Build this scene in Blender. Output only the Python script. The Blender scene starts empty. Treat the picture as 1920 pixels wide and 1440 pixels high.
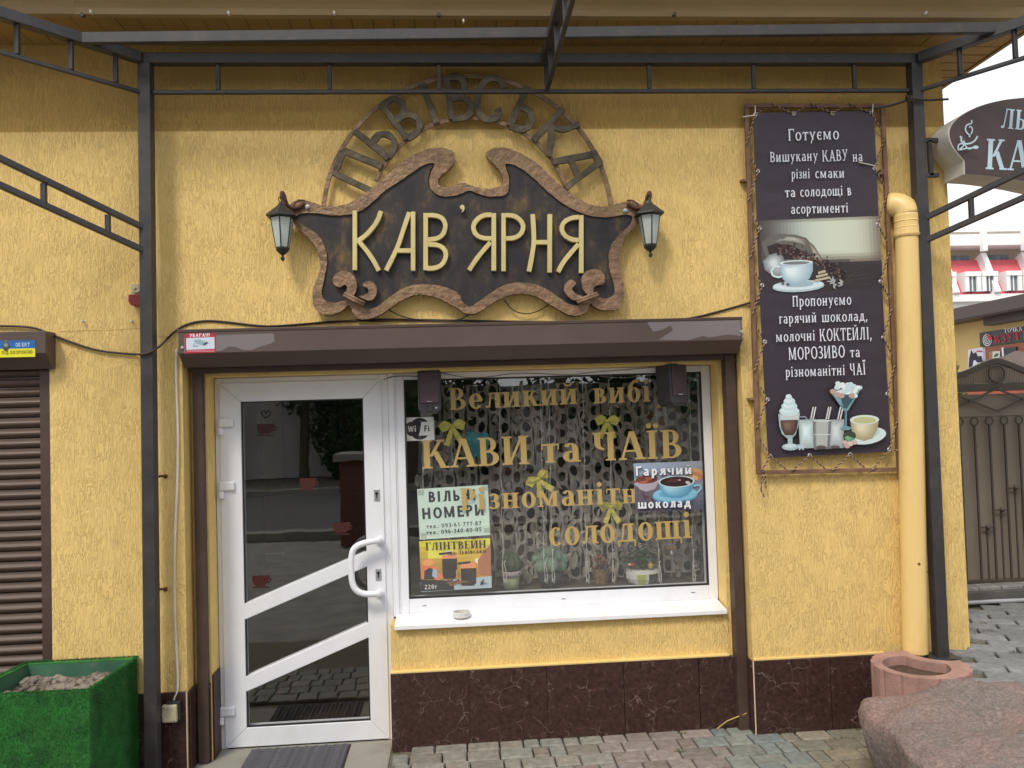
import bpy, bmesh, math, random
from math import radians, sin, cos, pi, sqrt, atan2
from mathutils import Vector, Matrix, noise
from mathutils.geometry import tessellate_polygon
random.seed(7)
S = bpy.context.scene
COL = S.collection

# ---------------- camera, sky, sun, exposure ----------------
FPX, EYE, DIST = 1500.0, 1.735, 4.1
YAW, PITCH, ROLL = radians(4.046), radians(1.951), radians(-1.752)
FW = Vector((sin(YAW)*cos(PITCH), cos(YAW)*cos(PITCH), sin(PITCH)))
_rt = Vector((cos(YAW), -sin(YAW), 0)); _up = _rt.cross(FW)
RT = _rt*cos(ROLL) + _up*sin(ROLL); UP = -_rt*sin(ROLL) + _up*cos(ROLL)
CAM = Vector((0, -DIST, EYE))
cd = bpy.data.cameras.new('camera'); cam = bpy.data.objects.new('camera', cd); COL.objects.link(cam)
cd.sensor_width = 36; cd.lens = 36*FPX/1920; cd.clip_start = 0.05; cd.clip_end = 2000
m3 = Matrix((RT, UP, -FW)).transposed()
cam.matrix_world = Matrix.Translation(CAM) @ m3.to_4x4()
S.camera = cam

SUN = Vector((-0.62, -1.0, 1.45)).normalized()      # direction towards the sun
w = bpy.data.worlds.new('World'); S.world = w; w.use_nodes = True
nt = w.node_tree; bg = nt.nodes['Background']
sky = nt.nodes.new('ShaderNodeTexSky'); sky.sky_type = 'NISHITA'; sky.sun_disc = False
sky.sun_elevation = math.asin(SUN.z); sky.sun_rotation = atan2(SUN.x, SUN.y)
sky.air_density = 1.0; sky.dust_density = 6.0; sky.ozone_density = 1.0
# thin cloud veil over the whole sky
mixc = nt.nodes.new('ShaderNodeMix'); mixc.data_type = 'RGBA'; mixc.inputs['Factor'].default_value = 0.8
nt.links.new(sky.outputs[0], mixc.inputs['A']); mixc.inputs['B'].default_value = (15.0, 15.2, 15.6, 1)
nt.links.new(mixc.outputs['Result'], bg.inputs['Color']); bg.inputs['Strength'].default_value = 0.066
sl = bpy.data.lights.new('sun', 'SUN'); sl.energy = 1.5; sl.angle = radians(13); sl.color = (1.0, 0.93, 0.82)
so = bpy.data.objects.new('sun', sl); COL.objects.link(so)
so.rotation_euler = (-SUN).to_track_quat('-Z', 'Y').to_euler()
S.view_settings.view_transform = 'Standard'; S.view_settings.look = 'None'
S.view_settings.exposure = 0.6; S.view_settings.gamma = 1; S.view_settings.use_curve_mapping = False

# ---------------- where a sight line of the photo meets a plane of the place ----------------
def ray(px, py):
    return RT*((px-960)/FPX) - UP*((py-720)/FPX) + FW
def P(px, py, Y=0.0):
    d = ray(px, py); return CAM + d*((Y+DIST)/d.y)
def Pz(px, py, z):
    d = ray(px, py); return CAM + d*((z-EYE)/d.z)
def Ppl(px, py, p0, n):
    d = ray(px, py); return CAM + d*((Vector(p0)-CAM).dot(n)/d.dot(n))

# ---------------- mesh helpers ----------------
class M:
    def __init__(s): s.v = []; s.f = []; s.mi = []; s.col = []
    def add(s, vs, fs, mi=0, col=None):
        b = len(s.v); s.v += [Vector(v) for v in vs]
        for f in fs: s.f.append([b+i for i in f]); s.mi.append(mi); s.col.append(col)
        return s
    def box(s, x0, y0, z0, x1, y1, z1, mi=0):
        if x0 > x1: x0, x1 = x1, x0
        if y0 > y1: y0, y1 = y1, y0
        if z0 > z1: z0, z1 = z1, z0
        v = [(x, y, z) for z in (z0, z1) for y in (y0, y1) for x in (x0, x1)]
        return s.add(v, [(0,2,3,1),(4,5,7,6),(0,1,5,4),(2,6,7,3),(0,4,6,2),(1,3,7,5)], mi)
    def bar(s, a, b, w, h, up=(0,0,1), mi=0, off=0.0):
        a = Vector(a); b = Vector(b); d = (b-a).normalized(); up = Vector(up)
        sd = d.cross(up)
        if sd.length < 1e-4: sd = d.cross(Vector((1,0,0)))
        sd.normalize(); u = sd.cross(d).normalized()
        v = []
        for p in (a, b):
            for su, sv in ((-1,-1),(1,-1),(1,1),(-1,1)): v.append(p + sd*su*w/2 + u*sv*h/2)
        return s.add(v, [(0,1,2,3),(7,6,5,4),(0,4,5,1),(1,5,6,2),(2,6,7,3),(3,7,4,0)], mi)
    def tube(s, pts, r, n=8, closed=False, mi=0, caps=True):
        pts = [Vector(p) for p in pts]; N = len(pts); rings = []
        rr = r if isinstance(r, (list, tuple)) else [r]*N
        prev = None
        for i, p in enumerate(pts):
            a = pts[i-1] if (i > 0 or closed) else p; b = pts[(i+1) % N] if (i < N-1 or closed) else p
            d = (b-a).normalized()
            if prev is None:
                q = Vector((0,0,1)) if abs(d.z) < .9 else Vector((1,0,0))
                u = (q - d*q.dot(d)).normalized()
            else:
                u = (prev - d*prev.dot(d)); u = u.normalized() if u.length > 1e-6 else Vector((1,0,0))
            prev = u; v = d.cross(u)
            rings.append([p + (u*cos(2*pi*k/n) + v*sin(2*pi*k/n))*rr[i] for k in range(n)])
        vs = [q for R in rings for q in R]; fs = []
        for i in range(N if closed else N-1):
            j = (i+1) % N
            for k in range(n): fs.append((i*n+k, i*n+(k+1) % n, j*n+(k+1) % n, j*n+k))
        if caps and not closed: fs.append(tuple(range(n-1, -1, -1))); fs.append(tuple((N-1)*n+k for k in range(n)))
        return s.add(vs, fs, mi)
    def lathe(s, prof, c, n=20, axis='z', mi=0, a0=0, ph=0):
        c = Vector(c); vs = []; fs = []; m = len(prof)
        for i, (r, h) in enumerate(prof):
            for k in range(n):
                a = 2*pi*k/n + ph; x, y = r*cos(a), r*sin(a)
                p = Vector((x, y, h)) if axis == 'z' else (Vector((x, h, y)) if axis == 'y' else Vector((h, x, y)))
                vs.append(c+p)
        for i in range(m-1):
            for k in range(n): fs.append((i*n+k, i*n+(k+1) % n, (i+1)*n+(k+1) % n, (i+1)*n+k))
        return s.add(vs, fs, mi)
    def ball(s, c, r, n=10, m=7, mi=0, sc=(1,1,1)):
        prof = [(max(1e-4, sin(pi*i/m)), -cos(pi*i/m)) for i in range(m+1)]
        b = len(s.v); s.lathe(prof, (0,0,0), n, mi=mi); c = Vector(c)
        for i in range(b, len(s.v)): v = s.v[i]; s.v[i] = c + Vector((v.x*r*sc[0], v.y*r*sc[1], v.z*r*sc[2]))
        return s
    def poly(s, pts, mi=0, col=None):            # flat polygon (may be concave) given as 3D points in order
        pts = [Vector(p) for p in pts]
        tr = tessellate_polygon([pts]); return s.add(pts, tr, mi, col)
    def slab(s, loops, d, mi=0):                 # loops: outer, hole...; extruded by vector d
        loops = [[Vector(p) for p in L] for L in loops]; d = Vector(d)
        tr = tessellate_polygon(loops); flat = [p for L in loops for p in L]; n = len(flat)
        fs = [tuple(t) for t in tr] + [tuple(n+i for i in reversed(t)) for t in tr]; o = 0
        for L in loops:
            k = len(L)
            for i in range(k): fs.append((o+i, o+(i+1) % k, n+o+(i+1) % k, n+o+i))
            o += k
        return s.add(flat + [p+d for p in flat], fs, mi)
    def build(s, name, mat, parent=None, smooth=False, bevel=0, fix=True, mesh_only=False, seg=2):
        org = Vector(ORG.get(parent, (0,0,0)))
        me = bpy.data.meshes.new(name)
        me.from_pydata([tuple(v-org) for v in s.v], [], s.f)
        mats = mat if isinstance(mat, (list, tuple)) else [mat]
        for q in mats: me.materials.append(q)
        if len(mats) > 1: me.polygons.foreach_set('material_index', s.mi)
        if any(c is not None for c in s.col):
            ca = me.color_attributes.new('Col', 'FLOAT_COLOR', 'CORNER')
            for p, c in zip(me.polygons, s.col):
                for j, li in enumerate(p.loop_indices):
                    q = c if c is not None else (1,1,1)
                    ca.data[li].color = (q[0], q[1], q[2], 1)
        if fix:
            bm = bmesh.new(); bm.from_mesh(me); bmesh.ops.recalc_face_normals(bm, faces=bm.faces); bm.to_mesh(me); bm.free()
        if smooth: me.polygons.foreach_set('use_smooth', [True]*len(me.polygons))
        me.update()
        if mesh_only: return me
        return link(name, me, parent, bevel, seg, smooth)
ORG = {}
def link(name, me, parent=None, bevel=0, seg=2, smooth=False, loc=None, rot=None):
    o = bpy.data.objects.new(name, me); COL.objects.link(o)
    if parent is not None:
        o.parent = parent; ORG[o] = ORG.get(parent, (0,0,0))
    if loc is not None:
        o.location = Vector(loc) - Vector(ORG.get(parent, (0,0,0)))
    if rot is not None: o.rotation_euler = rot
    if bevel:
        b = o.modifiers.new('edge', 'BEVEL'); b.width = bevel; b.segments = seg; b.limit_method = 'ANGLE'; b.angle_limit = radians(40)
    return o
def tag(o, label=None, cat=None, group=None, kind=None):
    if label: o['label'] = label
    if cat: o['category'] = cat
    if group: o['group'] = group
    if kind: o['kind'] = kind
    return o
def thing(name, label, cat, loc=(0,0,0), group=None):
    o = bpy.data.objects.new(name, None); COL.objects.link(o); o.location = loc; o.empty_display_size = .1
    ORG[o] = tuple(loc); return tag(o, label, cat, group)
def copy_tree(o, parent=None, loc=None):
    c = o.copy(); COL.objects.link(c)
    if parent is not None: c.parent = parent
    if loc is not None: c.location = loc
    for ch in list(o.children): copy_tree(ch, c)
    return c

# ---------------- materials ----------------
def lin(c):
    return tuple(((x/255)/12.92 if x/255 <= .04045 else ((x/255+.055)/1.055)**2.4) for x in c)
def nodes(name):
    m = bpy.data.materials.new(name); m.use_nodes = True; t = m.node_tree
    return m, t, t.nodes['Principled BSDF'], t.nodes, t.links
def mat(name, col, rough=.6, metal=0, var=.12, vscale=6, bump=0, bscale=60, bdist=.002, dirt=None, dscale=3, damt=.5, spec=None, stretch=(1,1,1), gloss_var=.1):
    m, t, b, N, L = nodes(name)
    tc = N.new('ShaderNodeTexCoord'); mp = N.new('ShaderNodeMapping'); mp.inputs['Scale'].default_value = stretch
    L.new(tc.outputs['Object'], mp.inputs[0])
    n1 = N.new('ShaderNodeTexNoise'); n1.inputs['Scale'].default_value = vscale; n1.inputs['Detail'].default_value = 6; L.new(mp.outputs[0], n1.inputs[0])
    r = N.new('ShaderNodeValToRGB'); e = r.color_ramp.elements
    e[0].position = .3; e[1].position = .7
    e[0].color = tuple(c*(1-var) for c in col)+(1,); e[1].color = tuple(min(1, c*(1+var)) for c in col)+(1,)
    L.new(n1.outputs[0], r.inputs[0]); out = r.outputs[0]
    if dirt:
        n2 = N.new('ShaderNodeTexNoise'); n2.inputs['Scale'].default_value = dscale; n2.inputs['Detail'].default_value = 8; n2.inputs['Roughness'].default_value = .7
        L.new(mp.outputs[0], n2.inputs[0]); r2 = N.new('ShaderNodeValToRGB'); r2.color_ramp.elements[0].position = .5; r2.color_ramp.elements[1].position = .72
        r2.color_ramp.elements[1].color = (damt, damt, damt, 1)
        L.new(n2.outputs[0], r2.inputs[0]); mx = N.new('ShaderNodeMix'); mx.data_type = 'RGBA'
        L.new(r2.outputs[0], mx.inputs['Factor']); L.new(out, mx.inputs['A']); mx.inputs['B'].default_value = tuple(dirt)+(1,); out = mx.outputs['Result']
    L.new(out, b.inputs['Base Color'])
    mr = N.new('ShaderNodeMapRange'); mr.inputs[3].default_value = max(0, rough-gloss_var); mr.inputs[4].default_value = min(1, rough+gloss_var)
    L.new(n1.outputs[0], mr.inputs[0]); L.new(mr.outputs[0], b.inputs['Roughness'])
    b.inputs['Metallic'].default_value = metal
    if spec is not None: b.inputs['Specular IOR Level'].default_value = spec
    if bump:
        n3 = N.new('ShaderNodeTexNoise'); n3.inputs['Scale'].default_value = bscale; n3.inputs['Detail'].default_value = 4; L.new(mp.outputs[0], n3.inputs[0])
        bp = N.new('ShaderNodeBump'); bp.inputs['Strength'].default_value = bump; bp.inputs['Distance'].default_value = bdist
        L.new(n3.outputs[0], bp.inputs['Height']); L.new(bp.outputs[0], b.inputs['Normal'])
    return m
def stucco(name, col):
    m, t, b, N, L = nodes(name)
    tc = N.new('ShaderNodeTexCoord')
    wn = N.new('ShaderNodeTexNoise'); wn.inputs['Scale'].default_value = 14; L.new(tc.outputs['Object'], wn.inputs[0])
    dv = N.new('ShaderNodeVectorMath'); dv.operation = 'MULTIPLY_ADD'; L.new(wn.outputs['Color'], dv.inputs[0]); dv.inputs[1].default_value = (.010, .010, .004); L.new(tc.outputs['Object'], dv.inputs[2])
    def groove(sc, pos, wdt):
        mp = N.new('ShaderNodeMapping'); mp.inputs['Scale'].default_value = sc; L.new(dv.outputs[0], mp.inputs[0])
        n = N.new('ShaderNodeTexNoise'); n.inputs['Scale'].default_value = 1; n.inputs['Detail'].default_value = 1.5; n.inputs['Roughness'].default_value = .45; L.new(mp.outputs[0], n.inputs[0])
        r = N.new('ShaderNodeValToRGB'); e = r.color_ramp.elements; e[0].position = pos-wdt; e[1].position = pos+wdt
        e[0].color = (1,1,1,1); e[1].color = (1,1,1,1); k = e.new(pos); k.color = (0,0,0,1); L.new(n.outputs[0], r.inputs[0]); return r.outputs[0]
    g1 = groove((74, 74, 13), .5, .05); g2 = groove((120, 120, 24), .44, .04)
    mk = N.new('ShaderNodeTexNoise'); mk.inputs['Scale'].default_value = 9; mk.inputs['Detail'].default_value = 3; L.new(tc.outputs['Object'], mk.inputs[0])
    mr = N.new('ShaderNodeMapRange'); mr.inputs[1].default_value = .36; mr.inputs[2].default_value = .6; mr.inputs[3].default_value = .45; mr.inputs[4].default_value = 1; L.new(mk.outputs[0], mr.inputs[0])
    mn = N.new('ShaderNodeMath'); mn.operation = 'MINIMUM'; L.new(g1, mn.inputs[0]); L.new(g2, mn.inputs[1])
    mx = N.new('ShaderNodeMix'); mx.data_type = 'FLOAT'; L.new(mr.outputs[0], mx.inputs['Factor']); mx.inputs['A'].default_value = 1; L.new(mn.outputs[0], mx.inputs['B'])
    fn = N.new('ShaderNodeTexNoise'); fn.inputs['Scale'].default_value = 220; fn.inputs['Detail'].default_value = 3; L.new(tc.outputs['Object'], fn.inputs[0])
    ad = N.new('ShaderNodeMath'); ad.operation = 'MULTIPLY_ADD'; L.new(fn.outputs[0], ad.inputs[0]); ad.inputs[1].default_value = .28; L.new(mx.outputs['Result'], ad.inputs[2])
    bp = N.new('ShaderNodeBump'); bp.inputs['Strength'].default_value = .75; bp.inputs['Distance'].default_value = .0036
    L.new(ad.outputs[0], bp.inputs['Height']); L.new(bp.outputs[0], b.inputs['Normal'])
    cn = N.new('ShaderNodeTexNoise'); cn.inputs['Scale'].default_value = 1.7; cn.inputs['Detail'].default_value = 7; cn.inputs['Roughness'].default_value = .6; L.new(tc.outputs['Object'], cn.inputs[0])
    r = N.new('ShaderNodeValToRGB'); e = r.color_ramp.elements; e[0].position = .3; e[1].position = .72
    e[0].color = tuple(c*.95 for c in col)+(1,); e[1].color = tuple(min(.95, c*1.03) for c in col)+(1,)
    L.new(cn.outputs[0], r.inputs[0])
    sm_ = N.new('ShaderNodeMapping'); sm_.inputs['Scale'].default_value = (9, 9, .7); L.new(tc.outputs['Object'], sm_.inputs[0])
    sn = N.new('ShaderNodeTexNoise'); sn.inputs['Scale'].default_value = 1; sn.inputs['Detail'].default_value = 6; sn.inputs['Roughness'].default_value = .65; L.new(sm_.outputs[0], sn.inputs[0])
    sr = N.new('ShaderNodeMapRange'); sr.inputs[1].default_value = .52; sr.inputs[2].default_value = .75; sr.inputs[4].default_value = .35; L.new(sn.outputs[0], sr.inputs[0])
    stn = N.new('ShaderNodeMix'); stn.data_type = 'RGBA'; L.new(sr.outputs[0], stn.inputs['Factor']); L.new(r.outputs[0], stn.inputs['A']); stn.inputs['B'].default_value = (col[0]*.78, col[1]*.74, col[2]*.72, 1)
    # grime sitting in the grooves
    iv = N.new('ShaderNodeMapRange'); iv.inputs[3].default_value = .05; iv.inputs[4].default_value = 0; L.new(mx.outputs['Result'], iv.inputs[0])
    gm = N.new('ShaderNodeMix'); gm.data_type = 'RGBA'; L.new(iv.outputs[0], gm.inputs['Factor']); L.new(stn.outputs['Result'], gm.inputs['A']); gm.inputs['B'].default_value = (col[0]*.45, col[1]*.4, col[2]*.35, 1)
    # wall colour changes to a darker ochre above a sharp level line
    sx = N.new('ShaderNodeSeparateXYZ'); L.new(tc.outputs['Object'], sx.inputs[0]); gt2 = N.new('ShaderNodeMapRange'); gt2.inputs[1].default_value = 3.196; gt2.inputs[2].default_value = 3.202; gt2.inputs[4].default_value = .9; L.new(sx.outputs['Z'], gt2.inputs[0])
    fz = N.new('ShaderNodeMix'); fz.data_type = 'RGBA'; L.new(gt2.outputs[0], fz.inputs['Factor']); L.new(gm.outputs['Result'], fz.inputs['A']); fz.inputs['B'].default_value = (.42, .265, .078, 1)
    L.new(fz.outputs['Result'], b.inputs['Base Color']); b.inputs['Roughness'].default_value = .85; b.inputs['Specular IOR Level'].default_value = .25
    return m
def marble(name):
    m, t, b, N, L = nodes(name)
    tc = N.new('ShaderNodeTexCoord'); oi = N.new('ShaderNodeObjectInfo')
    sc = N.new('ShaderNodeVectorMath'); sc.operation = 'MULTIPLY_ADD'; cx = N.new('ShaderNodeCombineXYZ')
    for k in range(3): L.new(oi.outputs['Random'], cx.inputs[k])
    L.new(cx.outputs[0], sc.inputs[0]); sc.inputs[1].default_value = (37, 37, 37); L.new(tc.outputs['Object'], sc.inputs[2])
    def vein(scale, w, dist):
        n = N.new('ShaderNodeTexNoise'); n.inputs['Scale'].default_value = scale; n.inputs['Detail'].default_value = 4; n.inputs['Distortion'].default_value = dist; L.new(sc.outputs[0], n.inputs[0])
        r = N.new('ShaderNodeValToRGB'); e = r.color_ramp.elements; e[0].position = .5-w; e[1].position = .5+w; e[0].color = (0,0,0,1); e[1].color = (0,0,0,1); k = e.new(.5); k.color = (1,1,1,1)
        L.new(n.outputs[0], r.inputs[0]); return r.outputs[0]
    v2 = vein(15, .008, .3)
    wv = N.new('ShaderNodeTexNoise'); wv.inputs['Scale'].default_value = 7; wv.inputs['Detail'].default_value = 5; L.new(sc.outputs[0], wv.inputs[0])
    wa = N.new('ShaderNodeVectorMath'); wa.operation = 'MULTIPLY_ADD'; L.new(wv.outputs['Color'], wa.inputs[0]); wa.inputs[1].default_value = (.16, .16, .16); L.new(sc.outputs[0], wa.inputs[2])
    vo = N.new('ShaderNodeTexVoronoi'); vo.feature = 'DISTANCE_TO_EDGE'; vo.inputs['Scale'].default_value = 8.5; L.new(wa.outputs[0], vo.inputs[0])
    vr = N.new('ShaderNodeMapRange'); vr.inputs[1].default_value = .002; vr.inputs[2].default_value = .011; vr.inputs[3].default_value = 1; vr.inputs[4].default_value = 0; L.new(vo.outputs['Distance'], vr.inputs[0]); v1 = vr.outputs[0]
    mk = N.new('ShaderNodeTexNoise'); mk.inputs['Scale'].default_value = 17; mk.inputs['Detail'].default_value = 6; L.new(sc.outputs[0], mk.inputs[0])
    mr = N.new('ShaderNodeMapRange'); mr.inputs[1].default_value = .54; mr.inputs[2].default_value = .62; L.new(mk.outputs[0], mr.inputs[0])
    a = N.new('ShaderNodeMath'); a.operation = 'MULTIPLY'; L.new(v2, a.inputs[0]); L.new(mr.outputs[0], a.inputs[1])
    mk2 = N.new('ShaderNodeTexNoise'); mk2.inputs['Scale'].default_value = 8; L.new(sc.outputs[0], mk2.inputs[0])
    mr2 = N.new('ShaderNodeMapRange'); mr2.inputs[1].default_value = .5; mr2.inputs[2].default_value = .56; L.new(mk2.outputs[0], mr2.inputs[0])
    c = N.new('ShaderNodeMath'); c.operation = 'MULTIPLY'; L.new(v1, c.inputs[0]); L.new(mr2.outputs[0], c.inputs[1])
    mxx = N.new('ShaderNodeMath'); mxx.operation = 'MAXIMUM'; L.new(a.outputs[0], mxx.inputs[0]); L.new(c.outputs[0], mxx.inputs[1])
    sp = N.new('ShaderNodeTexNoise'); sp.inputs['Scale'].default_value = 45; sp.inputs['Detail'].default_value = 6; sp.inputs['Roughness'].default_value = .75; L.new(sc.outputs[0], sp.inputs[0])
    rb = N.new('ShaderNodeValToRGB'); e = rb.color_ramp.elements; e[0].position = .35; e[1].position = .72; e[0].color = (.024, .011, .010, 1); e[1].color = (.080, .040, .034, 1)
    L.new(sp.outputs[0], rb.inputs[0]); mx = N.new('ShaderNodeMix'); mx.data_type = 'RGBA'
    m7 = N.new('ShaderNodeMath'); m7.operation = 'MULTIPLY'; m7.inputs[1].default_value = .38; L.new(mxx.outputs[0], m7.inputs[0])
    L.new(m7.outputs[0], mx.inputs['Factor']); L.new(rb.outputs[0], mx.inputs['A']); mx.inputs['B'].default_value = (.42, .31, .28, 1)
    L.new(mx.outputs['Result'], b.inputs['Base Color']); b.inputs['Roughness'].default_value = .42; b.inputs['Specular IOR Level'].default_value = .3
    return m
def print_mat(name, rough=.55, wrinkle=0, spec=.4):
    m, t, b, N, L = nodes(name)
    a = N.new('ShaderNodeVertexColor'); a.layer_name = 'Col'; L.new(a.outputs[0], b.inputs['Base Color']); b.inputs['Roughness'].default_value = rough
    b.inputs['Specular IOR Level'].default_value = spec
    if wrinkle:
        tc = N.new('ShaderNodeTexCoord'); n = N.new('ShaderNodeTexNoise'); n.inputs['Scale'].default_value = 5; n.inputs['Detail'].default_value = 2; L.new(tc.outputs['Object'], n.inputs[0])
        bp = N.new('ShaderNodeBump'); bp.inputs['Strength'].default_value = wrinkle; bp.inputs['Distance'].default_value = .02; L.new(n.outputs[0], bp.inputs['Height']); L.new(bp.outputs[0], b.inputs['Normal'])
    return m
def glass_mat(name, ior=1.85, tint=(.985, .985, .985)):
    m, t, b, N, L = nodes(name); N.remove(b); out = N['Material Output']
    tr = N.new('ShaderNodeBsdfTransparent'); tr.inputs[0].default_value = tint+(1,)
    gl = N.new('ShaderNodeBsdfGlossy'); gl.inputs['Roughness'].default_value = .012; gl.inputs[0].default_value = (1, 1, 1, 1)
    tc = N.new('ShaderNodeTexCoord'); n = N.new('ShaderNodeTexNoise'); n.inputs['Scale'].default_value = 3.0; L.new(tc.outputs['Object'], n.inputs[0])
    bp = N.new('ShaderNodeBump'); bp.inputs['Strength'].default_value = .05; bp.inputs['Distance'].default_value = .01; L.new(n.outputs[0], bp.inputs['Height']); L.new(bp.outputs[0], gl.inputs['Normal'])
    fr = N.new('ShaderNodeFresnel'); ge = N.new('ShaderNodeNewGeometry'); mi_ = N.new('ShaderNodeMapRange'); mi_.inputs[3].default_value = ior; mi_.inputs[4].default_value = 1/ior; L.new(ge.outputs['Backfacing'], mi_.inputs[0]); L.new(mi_.outputs[0], fr.inputs[0])
    mx = N.new('ShaderNodeMixShader'); L.new(fr.outputs[0], mx.inputs[0]); L.new(tr.outputs[0], mx.inputs[1]); L.new(gl.outputs[0], mx.inputs[2])
    L.new(mx.outputs[0], out.inputs['Surface']); return m
def objcol_mat(name, rough=.85, bump=.4, bscale=120, var=.25):
    m, t, b, N, L = nodes(name)
    oi = N.new('ShaderNodeObjectInfo'); tc = N.new('ShaderNodeTexCoord'); n = N.new('ShaderNodeTexNoise'); n.inputs['Scale'].default_value = 25; n.inputs['Detail'].default_value = 8; n.inputs['Roughness'].default_value = .7
    ge = N.new('ShaderNodeNewGeometry'); L.new(ge.outputs['Position'], n.inputs[0])
    mr = N.new('ShaderNodeMapRange'); mr.inputs[1].default_value = .3; mr.inputs[2].default_value = .7; mr.inputs[3].default_value = 1-var; mr.inputs[4].default_value = 1+var*.6; L.new(n.outputs[0], mr.inputs[0])
    mu = N.new('ShaderNodeVectorMath'); mu.operation = 'SCALE'; L.new(oi.outputs['Color'], mu.inputs[0]); L.new(mr.outputs[0], mu.inputs['Scale']); L.new(mu.outputs[0], b.inputs['Base Color'])
    b.inputs['Roughness'].default_value = rough
    n3 = N.new('ShaderNodeTexNoise'); n3.inputs['Scale'].default_value = bscale; n3.inputs['Detail'].default_value = 4; L.new(ge.outputs['Position'], n3.inputs[0])
    bp = N.new('ShaderNodeBump'); bp.inputs['Strength'].default_value = bump; bp.inputs['Distance'].default_value = .003; L.new(n3.outputs[0], bp.inputs['Height']); L.new(bp.outputs[0], b.inputs['Normal'])
    return m

YEL = (.77, .55, .21)
X = {}
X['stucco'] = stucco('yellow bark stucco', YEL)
X['smooth'] = mat('yellow paint smooth', (.76, .55, .20), .8, var=.05, vscale=5, bump=.3, bscale=90, dirt=(.45, .3, .1), dscale=6, damt=.35)
X['tile'] = marble('dark brown marbled tile')
X['grout'] = mat('pale grout', (.5, .4, .3), .9)
X['pvc'] = mat('white pvc', (.76, .77, .82), .35, var=.02, bump=.05, dirt=(.55, .54, .53), dscale=5, damt=.25)
X['pvcs'] = mat('white painted sill', (.80, .80, .82), .4, var=.02, dirt=(.5, .48, .45), dscale=9, damt=.3)
X['gasket'] = mat('black rubber gasket', (.02, .02, .02), .6)
X['glass'] = glass_mat('window glass')
X['brown'] = mat('brown painted aluminium', (.065, .038, .030), .5, var=.12, vscale=4, dirt=(.12, .1, .09), dscale=8, damt=.25)
X['brownf'] = mat('faded brown box sheet', (.09, .062, .054), .5, var=.08)
X['slat'] = mat('brown shutter slat', (.085, .052, .040), .5, var=.12, vscale=3, stretch=(1,1,6), dirt=(.16, .12, .1), dscale=12, damt=.3)
X['frame'] = mat('dark grey painted steel', (.036, .034, .036), .45, var=.2, vscale=9, bump=.08, bscale=120, dirt=(.1, .08, .06), dscale=14, damt=.35)
X['soffit'] = mat('ochre soffit board', (.30, .185, .055), .6, var=.12, vscale=4, stretch=(1,.2,1))
X['fascia'] = mat('beige painted fascia', (.26, .17, .065), .5, var=.15, vscale=2, bump=.5, bscale=3, bdist=.03, dirt=(.2, .14, .07), dscale=5, damt=.5)
X['roof'] = mat('brown roof sheet', (.06, .04, .035), .5)
X['copper'] = mat('beaten copper', (.22, .135, .082), .55, metal=.3, var=.3, vscale=16, bump=.9, bscale=34, bdist=.012, dirt=(.27, .205, .085), dscale=7, damt=.8)
X['brass_l'] = mat('hammered dark brass', (.088, .072, .050), .5, metal=.35, var=.4, vscale=14, bump=.7, bscale=30, bdist=.01, dirt=(.20, .15, .065), dscale=12, damt=.5)
X['gold'] = mat('pale gold letter', (.62, .52, .24), .45, metal=.25, var=.08, bump=.15, bscale=60, dirt=(.4, .33, .13), dscale=30, damt=.35)
X['black'] = mat('black iron', (.025, .027, .025), .5, var=.3, vscale=20)
X['lampglass'] = mat('frosted lamp glass', (.42, .47, .44), .35, var=.15, vscale=12)
X['rope_d'] = mat('rope dark', (.05, .025, .02), .9); X['rope_l'] = mat('rope pale', (.42, .28, .2), .9)
X['tube'] = mat('brown frame tube', (.17, .09, .055), .5, var=.25, vscale=12, dirt=(.3, .18, .1), dscale=20, damt=.5)
X['eyelet'] = mat('zinc eyelet', (.5, .52, .55), .35, metal=.7)
X['print'] = print_mat('printed paper', .55); X['vinyl'] = print_mat('printed vinyl banner', .42, .55, .5)
X['cable'] = mat('black cable', (.025, .015, .012), .6); X['wcable'] = mat('white cable', (.68, .64, .56), .5)
X['pipe'] = mat('yellow painted pipe', (.78, .56, .225), .42, var=.06, vscale=3, stretch=(1,1,.3), dirt=(.55, .33, .09), dscale=7, damt=.4)
X['turf'] = None
X['goldvinyl'] = mat('gold vinyl film', (.47, .33, .12), .5, var=.05)
X['concrete'] = mat('grey concrete', (.26, .25, .22), .9, var=.2, vscale=6, bump=.5, bscale=80, dirt=(.13, .12, .1), dscale=6, damt=.5)
X['paver'] = objcol_mat('concrete paver', bump=.7, bscale=160, var=.38)
X['sand'] = mat('joint sand', (.13, .115, .085), .95, var=.3, vscale=30, bump=.6, bscale=200, dirt=(.05, .07, .02), dscale=12, damt=.6)
# ---------------- lettering ----------------
def ringseg(cx, cy, rx, ry, tv, th, a0, a1, n=14):
    o = []
    for i in range(n):
        A = [radians(a0+(a1-a0)*k/n) for k in (i, i+1)]
        def pt(a, inn): return (cx+cos(a)*(rx-(tv if inn else 0)), cy+sin(a)*(ry-(th if inn else 0)))
        o.append([pt(A[0], 0), pt(A[1], 0), pt(A[1], 1), pt(A[0], 1)])
    return o
def Rr(x0, y0, x1, y1): return [[(x0,y0),(x1,y0),(x1,y1),(x0,y1)]]
FONTS = {'serif': (.19, .06, .07, .06), 'sans': (.15, .13, 0, 0), 'bold': (.21, .18, 0, 0), 'nouveau': (.14, .085, .045, .05)}
SW, TH, SE, SH = FONTS['serif']
def Stm(x, y0=0, y1=1, w=None, b=3, t=3):           # stem with serifs: bit1 left, bit2 right
    w = SW if w is None else w; o = Rr(x, y0, x+w, y1)
    if SE:
        if b: o += Rr(x-(SE if b & 1 else 0), y0, x+w+(SE if b & 2 else 0), y0+SH)
        if t: o += Rr(x-(SE if t & 1 else 0), y1-SH, x+w+(SE if t & 2 else 0), y1)
    return o
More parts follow.
